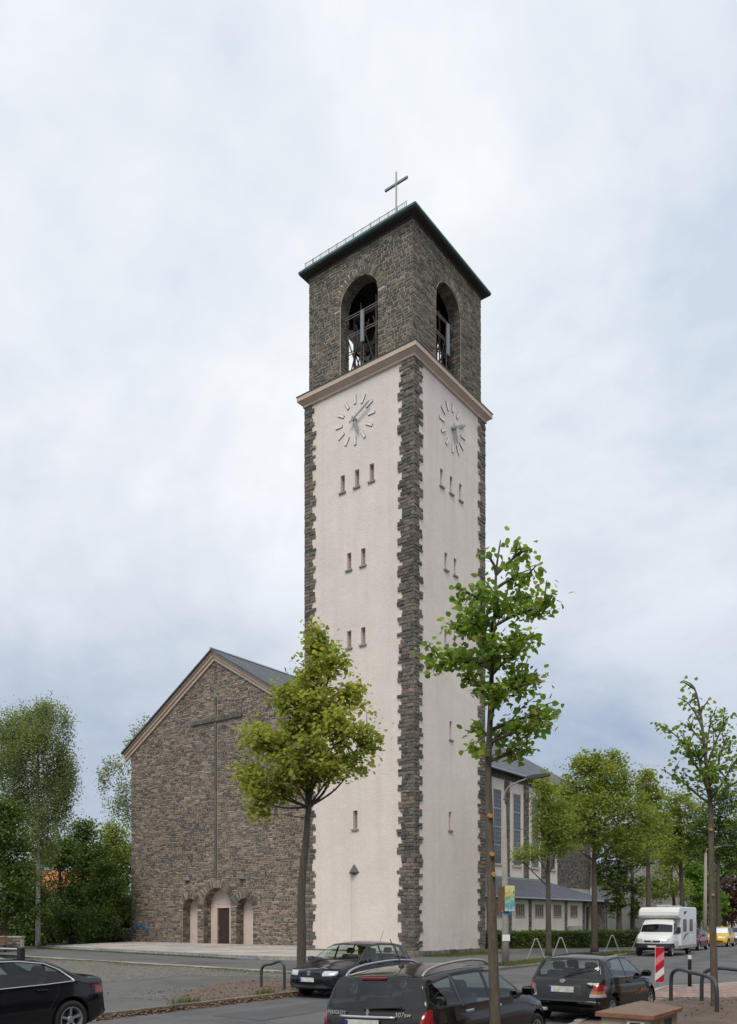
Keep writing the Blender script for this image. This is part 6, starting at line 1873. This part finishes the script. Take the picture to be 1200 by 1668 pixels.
lion = [(-.02, -.07), (.0, -.04), (.02, -.07), (.03, -.065), (.015, -.02), (.03, .0), (.05, -.005), (.045, .012), (.025, .02), (.045, .04), (.04, .05), (.015, .04), (.02, .065), (.0, .075), (-.02, .06), (-.015, .03), (-.035, .01), (-.025, -.03), (-.03, -.065)]
lo = MB().prism([(-a * .7, b * .7) for a, b in lion], xr(.98) - .02, xr(.98) + .0, 'x'); lo.v = [(x, y, z + .995) for x, y, z in lo.v]; lo.build('emblem', chrome, e)
wp = MB().tube([(xr(1.05) - .03, .06, 1.045), (xr(1.08) - .03, -.5, 1.075)], .014, 5).build('rear_wiper', black_rub, e)
# --- black three-door hatchback in front of it
hc = Vector((3.83, 16.9)) + Vector(ND) * 1.95
e = car_empty('hatchback', 'black three-door hatchback with slanted rear wiper, parked beside the striped beacon', tuple(hc), ND, z=-.05)
sp = dict(L=3.90, paint=pt_black3, plan_f=.30, plan_r=.16, tumble=.34,
  top=[(1.95, .48), (1.92, .60), (1.8, .69), (1.5, .79), (1.0, .91), (.88, .94), (.5, 1.14), (.15, 1.30), (-.1, 1.37), (-.5, 1.40), (-1.0, 1.385), (-1.35, 1.34), (-1.48, 1.30), (-1.56, 1.2), (-1.74, .94), (-1.82, .88), (-1.88, .76), (-1.92, .60), (-1.95, .45)],
  bot=[(1.95, .30), (1.7, .20), (-1.6, .20), (-1.95, .36)], belt=[(1.95, .4), (1.6, .68), (1.0, .83), (-.5, .88), (-1.4, .92), (-1.95, .8)],
  wid=[(1.95, .58), (1.8, .75), (1.4, .825), (-1.3, .835), (-1.7, .815), (-1.95, .75)],
  glass_side=[[(.66, .875), (-.38, .895), (-.38, 1.285), (.0, 1.26), (.35, 1.12)], [(-.45, .90), (-1.12, .93), (-1.24, 1.02), (-1.10, 1.25), (-.45, 1.285)]],
  windshield=[(-.66, .95), (.66, .95), (.56, 1.28), (-.56, 1.28)], rear_window=[(-.66, .95), (-.6, .93), (.6, .93), (.66, .95), (.60, 1.24), (.55, 1.27), (-.55, 1.27), (-.60, 1.24)],
  doors=[('door', [(.80, .32), (.84, .82), (.0, 1.325), (-.42, 1.33), (-.42, .32)])],
  ends=[('reversing_light', [(.56, .56), (.86, .56), (.86, .62), (.56, .62)], white_lens, False), ('reversing_light', [(-.56, .56), (-.56, .62), (-.86, .62), (-.86, .56)], white_lens, False), ('turn_signal', [(.57, .62), (.78, .62), (.78, .68), (.58, .68)], amber_lens, False), ('turn_signal', [(-.57, .62), (-.58, .68), (-.78, .68), (-.78, .62)], amber_lens, False),
        ('tail_light', [(.58, .68), (.86, .68), (.86, .80), (.70, .81), (.62, .78)], red_lens, False), ('tail_light', [(-.58, .68), (-.62, .78), (-.70, .81), (-.86, .80), (-.86, .68)], red_lens, False), ('plate_recess', [(-.40, .60), (.40, .60), (.38, .80), (-.38, .80)], black_pl, False), ('bumper_gap', [(-.9, .535), (.9, .535), (.9, .55), (-.9, .55)], black_rub, False), ('headlight', [(.36, .60), (.78, .60), (.78, .73), (.42, .71)], clear_lens, True), ('headlight', [(-.36, .60), (-.42, .71), (-.78, .73), (-.78, .60)], clear_lens, True)],
  sides=[('tail_light', [(-2.0, .68), (-2.0, .80), (-1.72, .81), (-1.63, .68)], red_lens), ('turn_signal', [(-2.0, .62), (-2.0, .68), (-1.63, .68), (-1.63, .62)], amber_lens), ('reversing_light', [(-2.0, .56), (-2.0, .62), (-1.63, .62), (-1.64, .56)], white_lens)],
  gmat=glass_side, rmat=glass_clear, wr=.285, axles=[1.22, -1.18], track=.70, ww=.165, cabin=(-.05, -.80, .28, .64, .62), handles=[(-.28, .79)], hw=.822, hmat=black_pl, mirror=(.58, .80, .93), mmat=black_pl, spokes=6)
sh, parts = build_car(e, sp); xr = sh.xe
plate(e, xr(.70) - .012, .705, True, .52, .115)
MB().tube([(xr(.95) - .03, .04, .90), (xr(1.0) - .035, -.10, 1.0), (xr(1.15) - .035, -.52, 1.17)], [.02, .014, .01], 6).build('rear_wiper', black_rub, e)
em = MB().lathe([(.0, 0), (.05, 0), (.045, .012), (.0, .012)], 16, 'x'); em.v = [(xr(.86) - .02 - x, y * 1.3, .865 + z * .8) for x, y, z in em.v]; em.build('emblem', chrome, e)
MB().bbox(-2.0, -1.9, .28, .42, .26, .33, .02).build('exhaust', steel_gv, e)
fl = MB()
for i, (a, b) in enumerate([((-.05, .50), (.55, .60)), ((.15, .49), (.70, .585))]): fl.add([(a[0], -.842, a[1]), (b[0], -.842, b[1]), (b[0] - .05, -.842, b[1] + .035), (a[0] + .08, -.842, a[1] + .03)], [(0, 1, 2, 3)])
fl.build('side_flash', plain('orange_decal', (.45, .13, .05), .5), e)
# --- dark blue five-door hatch facing us by the tree
fc = Vector((-1.55, 21.9)); cc = fc - Vector(FD) * 2.075
e = car_empty('hatchback', 'dark hatchback with two round-cornered headlights, its nose towards us by the leafy tree', tuple(cc), FD, z=0)
sp = dict(L=4.15, paint=pt_navy, plan_f=.20, plan_r=.15, tumble=.34,
  top=[(2.075, .46), (2.06, .62), (2.03, .70), (1.95, .745), (1.6, .83), (1.12, .94), (1.02, .97), (.6, 1.19), (.25, 1.36), (0, 1.415), (-.4, 1.44), (-.9, 1.43), (-1.4, 1.385), (-1.62, 1.335), (-1.8, 1.12), (-1.93, .95), (-2.0, .9), (-2.05, .7), (-2.075, .48)],
  bot=[(2.075, .26), (1.8, .19), (-1.8, .2), (-2.075, .36)], belt=[(2.075, .42), (1.9, .68), (1.1, .86), (-.5, .92), (-1.5, .96), (-2.075, .8)],
  wid=[(2.075, .72), (2.0, .80), (1.7, .85), (1.2, .865), (-1.3, .868), (-1.8, .84), (-2.075, .78)],
  glass_side=[[(.80, .905), (-.18, .925), (-.18, 1.325), (.16, 1.30), (.48, 1.16)], [(-.27, .93), (-1.0, .95), (-1.02, 1.31), (-.27, 1.33)], [(-1.08, .955), (-1.40, .985), (-1.30, 1.2), (-1.10, 1.30)]],
  windshield=[(-.70, .985), (.70, .985), (.60, 1.335), (-.60, 1.335)], rear_window=[(-.62, .98), (.62, .98), (.56, 1.3), (-.56, 1.3)],
  doors=[('door', [(1.0, .32), (1.0, .86), (.15, 1.37), (-.225, 1.38), (-.225, .32)]), ('door', [(-.23, .32), (-.23, 1.38), (-1.08, 1.345), (-1.08, .9), (-.95, .6), (-.9, .32)])],
  ends=[('headlight', [(.40, .585), (.72, .60), (.76, .66), (.74, .715), (.42, .715), (.385, .65)], clear_lens, True), ('headlight', [(-.40, .585), (-.385, .65), (-.42, .715), (-.74, .715), (-.76, .66), (-.72, .60)], clear_lens, True), ('grille', [(-.36, .605), (.36, .605), (.36, .70), (-.36, .70)], black_pl, True), ('lower_grille', [(-.45, .30), (.45, .30), (.45, .40), (-.45, .40)], black_pl, True), ('bumper_strip', [(-.85, .545), (.85, .545), (.85, .57), (-.85, .57)], black_rub, True), ('tail_light', [(.55, .65), (.9, .65), (.9, .9), (.6, .9)], red_lens, False), ('tail_light', [(-.55, .65), (-.6, .9), (-.9, .9), (-.9, .65)], red_lens, False)],
  gmat=glass_side, wr=.31, axles=[1.20, -1.31], track=.745, cabin=(.05, -.80, .30, .68, .72), handles=[(-.10, .83), (-.96, .85)], hw=.862, mirror=(.72, .85, .96), spokes=6)
sh, parts = build_car(e, sp); xf = lambda z: sh.xe(z, False)
for i in range(2): MB().box(xf(.65) - .0, xf(.65) + .012, -.36, .36, .633 + i * .033, .645 + i * .033).build('grille_bar', black_pl, e)
em = MB(); em.tube([(0, .052 * math.cos(a), .052 * math.sin(a)) for a in np.linspace(0, 2 * math.pi, 21)], .007, 5, False)
for a, b in (((-.03, .035), (-.012, -.045)), ((-.012, -.045), (0, -.01)), ((0, -.01), (.012, -.045)), ((.012, -.045), (.03, .035)), ((-.015, .045), (0, .008)), ((0, .008), (.015, .045))): em.tube([(0, a[0], a[1]), (0, b[0], b[1])], .006, 4)
em.v = [(x + xf(.66) + .02, y, z + .655) for x, y, z in em.v]; em.build('emblem', chrome, e)
plate(e, xf(.5) + .006, .485, False, .46, .11, -.05)
MB().tube([(-1.35, 0, 1.38), (-1.55, 0, 1.72)], .006, 5).build('antenna_rod', black_pl, e)
for y in (.25, -.35): MB().tube([(1.0, y, .99), (.93, y - .42, 1.03)], .01, 4).build('wiper', black_rub, e)
# --- black saloon with roof bars at the picture edge
rw = Vector((-5.03, 14.2)); cc = rw + Vector(FD) * 1.40 - KN * .80
e = car_empty('saloon_car', 'black saloon with chrome window line and roof bars, cut by the picture edge', tuple(cc), FD, z=.05)
sp = dict(L=4.70, paint=pt_black, plan_f=.32, plan_r=.24, tumble=.36, ns=60,
  top=[(2.35, .5), (2.3, .66), (2.1, .76), (1.5, .90), (1.2, .95), (.8, 1.13), (.3, 1.345), (0, 1.405), (-.4, 1.427), (-.8, 1.41), (-1.2, 1.325), (-1.55, 1.18), (-1.82, 1.06), (-1.95, 1.035), (-2.2, 1.02), (-2.27, .99), (-2.30, .85), (-2.33, .6), (-2.35, .45)],
  bot=[(2.35, .28), (2.1, .18), (-1.9, .2), (-2.35, .34)], belt=[(2.35, .4), (2.0, .7), (1.2, .88), (0, .925), (-1.2, .96), (-2.0, .98), (-2.35, .85)],
  wid=[(2.35, .65), (2.2, .8), (1.8, .9), (1.2, .91), (-1.3, .915), (-1.9, .895), (-2.2, .85), (-2.35, .78)],
  glass_side=[[(.95, .905), (.0, .93), (.0, 1.30), (.28, 1.27), (.6, 1.12)], [(-.08, .933), (-.92, .955), (-.92, 1.265), (-.5, 1.305), (-.08, 1.305)], [(-.97, .957), (-1.42, .975), (-1.20, 1.14), (-.97, 1.24)]],
  windshield=[(-.72, .97), (.72, .97), (.60, 1.32), (-.60, 1.32)], rear_window=[(-.62, 1.08), (.62, 1.08), (.54, 1.32), (-.54, 1.32)],
  doors=[('door', [(1.05, .32), (1.08, .88), (.2, 1.345), (-.04, 1.35), (-.04, .32)]), ('door', [(-.05, .32), (-.05, 1.35), (-.9, 1.31), (-1.2, 1.17), (-1.14, .80), (-.98, .55), (-.96, .32)])],
  ends=[('tail_light', [(.46, .74), (.95, .74), (.95, .90), (.50, .88)], red_lens, False), ('tail_light', [(-.46, .74), (-.50, .88), (-.95, .90), (-.95, .74)], red_lens, False), ('headlight', [(.4, .6), (.85, .62), (.85, .74), (.45, .7)], clear_lens, True), ('headlight', [(-.4, .6), (-.45, .7), (-.85, .74), (-.85, .62)], clear_lens, True)],
  sides=[('tail_light', [(-2.4, .74), (-2.4, .90), (-2.12, .90), (-2.06, .80), (-2.10, .74)], red_lens)],
  gmat=glass_side, seal=black_rub, wr=.325, axles=[1.41, -1.40], track=.79, ww=.22, cabin=(.15, -.70, .28, .70, .85), handles=[(-.02 + .1, .82), (-.82, .845)], hw=.906, mirror=(.85, .90, .98), spokes=5)
sh, parts = build_car(e, sp)
for sg in (1,-1):
    ln_ = [(.98, .893), (.0, .918), (-.92, .943), (-1.46, .968), (-1.43, 1.0), (-1.21, 1.165), (-.95, 1.275), (-.5, 1.325), (-.05, 1.332), (.3, 1.295)]
    yy = lambda z: sg * (.903 - .36 * max(0, z - .93) - .012 - .03 * max(0, (z - .93) / .4) ** 2 + .006)
    MB().tube([(x, yy(z), z) for x, z in ln_], .011, 5).build('chrome_trim', chrome, e)
for x in (-.62, .22):
    b = empty('roof_bar', (x, 0, 1.40), 0, e)
    MB().bbox(-.03, .03, -.68, .68, .10, .13, .01).build('crossbar', steel_lt, b)
    for sg in (1, -1): MB().bbox(-.05, .05, sg * .64 - .05, sg * .64 + .05, -.06, .15, .015).build('bar_foot', black_pl, b)
MB().bbox(-.3, -.05, .1, .35, 1.5, 1.56, .01).build('bar_clamp', black_pl, e)
# --- white motorhome across the street
def far_at(u, Y, o): return street((Y - 18 - KN.y * o) / KD.y, o)
t_m = 34.4
e = car_empty('motorhome', 'white motorhome with black window band and swoosh stripes, parked facing us', street(t_m + 3.7, 1.65), FD, 'motorhome', z=0)
sp = dict(L=2.6, paint=pt_white, plan_f=.22, plan_r=.0, tumble=.16, ns=30,
  top=[(1.3, .55), (1.27, .85), (1.2, 1.0), (1.0, 1.14), (.55, 1.30), (.45, 1.34), (.1, 1.72), (-.2, 2.02), (-.35, 2.1), (-1.3, 2.12)],
  bot=[(1.3, .42), (1.0, .34), (-1.3, .34)], belt=[(1.3, .5), (1.1, .9), (.5, 1.14), (-1.3, 1.2)], wid=[(1.3, .82), (1.15, .93), (.7, 1.0), (-1.3, 1.02)],
  glass_side=[[(.35, 1.22), (-.62, 1.2), (-.62, 1.82), (-.15, 1.8)]], windshield=[(-.84, 1.36), (.84, 1.36), (.74, 2.0), (-.74, 2.0)], rear_window=[(-.1, 1.3), (.1, 1.3), (.1, 1.4), (-.1, 1.4)],
  doors=[('door', [(.5, .5), (.48, 1.2), (-.1, 1.92), (-.72, 1.92), (-.72, .5)])],
  ends=[('bumper', [(-1.1, .3), (1.1, .3), (1.1, .72), (-1.1, .72)], black_pl, True), ('headlight', [(.48, .76), (.86, .78), (.88, .98), (.55, .96)], clear_lens, True), ('headlight', [(-.48, .76), (-.55, .96), (-.88, .98), (-.86, .78)], clear_lens, True), ('grille', [(-.42, .76), (.42, .76), (.45, .88), (-.45, .88)], black_pl, True)],
  sides=[('bumper', [(1.4, .3), (1.4, .72), (.98, .72), (.98, .3)], black_pl)],
  gmat=glass_dark, wmat=glass_dark, wr=.33, axles=[.62], track=.86, ww=.2, spokes=6, rim=steel_gv, mirror=(.25, 1.04, 1.35), mmat=black_pl)
cabE = empty('cab', (1.55, 0, 0), 0, e)
_sh, _p = build_car(cabE, sp)
m = MB()
# coach body: side profile extruded, with rounded overcab nose
prof = [(-2.95, .55), (.85, .55), (.85, 2.02), (1.15, 2.08), (1.42, 2.14), (1.50, 2.26), (1.47, 2.45), (1.32, 2.62), (1.05, 2.72), (.5, 2.76), (-2.8, 2.76), (-2.93, 2.70)]
W_ = 1.10
v = []; n = len(prof)
for y, k in ((-W_, .0), (-W_ + .05, .05), (W_ - .05, .05), (W_, .0)):
    pass
rows = [(-W_, .06), (-W_ + .02, .02), (-W_ + .07, 0), (W_ - .07, 0), (W_ - .02, .02), (W_, .06)]
for y, ins_ in rows: v += [(x, y, z) for x, z in inset(prof, ins_)] if ins_ else [(x, y, z) for x, z in (prof if sum(prof[i][0] * prof[(i + 1) % n][1] - prof[(i + 1) % n][0] * prof[i][1] for i in range(n)) > 0 else prof[::-1])]
f = [tuple(range(n - 1, -1, -1)), tuple(range(5 * n, 6 * n))]
for r_ in range(5):
    for i in range(n): f.append((r_ * n + i, r_ * n + (i + 1) % n, (r_ + 1) * n + (i + 1) % n, (r_ + 1) * n + i))
MB().add(v, f).build('coach_body', pt_white, e)
MB().bbox(-2.9, .8, -1.12, 1.12, .38, .62, .03).build('skirt', plain('skirt_grey', (.30, .30, .31), .5), e)
for sg in (1, -1):
    for x0, x1 in ((-.35, .35), (-1.9, -1.2)):
        w_ = MB().bbox(x0, x1, sg * W_ - .02, sg * W_ + .02, 1.35, 2.05, .015).build('window', black_pl, e)
        MB().box(x0 + .06, x1 - .06, min(sg * (W_ + .021), sg * (W_ + .025)), max(sg * (W_ + .021), sg * (W_ + .025)), 1.41, 1.99).build('pane', glass_win, w_)
    yy = sg * (W_ + .006)
    MB().add([(x, yy, z) for x, z in [(.25, 2.48), (-.55, 2.52), (-.25, 2.40), (.1, 2.28)]], [(0, 1, 2, 3)]).build('stripe', black_pl, e)
    sw = [(.5, .86), (.3, .90), (-.1, 1.02), (-.55, 1.18), (-1.1, 1.27), (-.6, 1.26), (-.1, 1.18), (.25, 1.02)]
    MB().add([(x, yy, z) for x, z in sw], [tuple(range(len(sw)))]).build('stripe', lamp_dk, e)
    MB().bbox(-2.3, -1.3, sg * W_ - .01, sg * W_ + .012, .68, 1.15, .008).build('locker_door', plain('locker_white_%d' % sg, (.66, .65, .62), .5), e)
    mm = MB().bbox(1.75, 1.95, sg * 1.2 - .1, sg * 1.2 + .1, 1.25, 1.62, .04).build('wing_mirror', black_pl, e)
    MB().tube([(1.8, sg * .98, 1.3), (1.85, sg * 1.15, 1.4)], .03, 6).build('mirror_arm', black_pl, mm)
    wheel(e, -1.75, sg * .88, .33, .2, steel_gv, 6)
MB().bbox(-.2, .5, -.35, .35, 2.77, 2.87, .02).build('roof_hatch', plain('hatch_grey', (.42, .42, .42), .5), e)
MB().bbox(-1.5, -.9, .1, .6, 2.77, 2.83, .02).build('roof_vent', MATS['hatch_grey'], e)
lettering(e, 'elnagh', (1.475, .05, 2.36), (math.pi / 2 - .1, 0, math.pi / 2), .26, plain('lettering_blue', (.04, .06, .12), .5), shear=.2)
plate(e, 2.87, .55, False, .5, .11)
em = MB().lathe([(0, 0), (.07, 0), (.06, .012), (0, .012)], 14, 'x'); em.v = [(x + 2.83, y, z + .82) for x, y, z in em.v]; em.build('emblem', chrome, e)
# --- small cars farther up the street
def small_car(name, label, t, o, pt, L, H, wid, wmat, round_=0.0, glow=clear_lens):
    e = car_empty(name, label, street(t, o), FD, z=0)
    h = L / 2; k = H / 1.45
    sp = dict(L=L, paint=pt, plan_f=.26, plan_r=.18, tumble=.36, ns=34,
      top=[(h, .48), (h - .03, .62), (h - .12, .74 + round_), (h * .75, .86 + round_), (h * .5, .97 + round_ * .5), (h * .28, 1.2 * k), (h * .05, 1.4 * k), (-h * .2, H), (-h * .55, H - .04), (-h * .78, H - .16), (-h * .93, .95), (-h * .98, .7), (-h, .48)],
      bot=[(h, .27), (h * .85, .2), (-h * .85, .2), (-h, .36)], belt=[(h, .42), (h * .9, .68), (h * .5, .88), (-h * .8, .94), (-h, .8)], wid=[(h, wid * .75), (h * .93, wid * .92), (h * .7, wid), (-h * .7, wid), (-h, wid * .86)],
      glass_side=[[(h * .38, .93), (-h * .15, .95), (-h * .15, H - .12), (h * .08, H - .14)], [(-h * .2, .95), (-h * .68, .98), (-h * .6, H - .18), (-h * .2, H - .12)]],
      windshield=[(-wid * .8, 1.0), (wid * .8, 1.0), (wid * .68, H - .12), (-wid * .68, H - .12)], rear_window=[(-.5, 1.0), (.5, 1.0), (.45, 1.25), (-.45, 1.25)],
      doors=[('door', [(h * .45, .34), (h * .45, .9), (0, H - .08), (-h * .18, H - .07), (-h * .18, .34)])],
      ends=[('headlight', circ(wid * .68, .68, .11, 12), glow, True), ('headlight', circ(-wid * .68, .68, .11, 12), glow, True), ('lower_grille', [(-.5, .3), (.5, .3), (.5, .42), (-.5, .42)], black_pl, True)],
      gmat=glass_dark, wmat=wmat, wr=.3, axles=[h * .62, -h * .63], track=wid - .12, spokes=6, mirror=(h * .33, wid, .98), mmat=pt, cabin=(.05, -.6, .3, .55, .45))
    return build_car(e, sp)
sun_shade = plain('sunshade_white', (.78, .78, .80), .6, var=.05)
small_car('small_car', 'dark red car half hidden behind the white motorhome', 47.0, 1.1, pt_red, 3.9, 1.45, .83, glass_dark)
small_car('small_car', 'yellow small car with white sunshade behind its windscreen', 56.0, 1.25, pt_yellow, 3.55, 1.49, .81, sun_shade, .06)
small_car('small_car', 'pale silver car behind the yellow one at the picture edge', 63.5, 1.3, pt_silver, 4.1, 1.46, .85, glass_dark)
# ------------------------------------------------------------------ unseen houses, added so the black cars have something dark to reflect
def back_house(name, label, loc, rz, w):
    house(name, label, loc, rz, w, 11, 9.5, 4.5, cream_wall if 'cream' in label else grey_wall, dark_roof, [(-w / 2 + 2 + i * 2.6, z_, 1.2, 1.6) for i in range(int((w - 2) / 2.6)) for z_ in (1.3, 4.3, 7.2)], 'y')
hx, hy = street(1, 17.5); ra = math.atan2(KD.y, KD.x)
back_house('unseen_house', 'unseen grey house added across the street from the saloon for the cars to reflect', (hx, hy, -.8), ra + math.pi, 19)
hx, hy = street(-21, 17.5)
back_house('unseen_house', 'cream terraced house behind the viewer, mirrored in the cars', (hx, hy, -.8), ra + math.pi, 19)
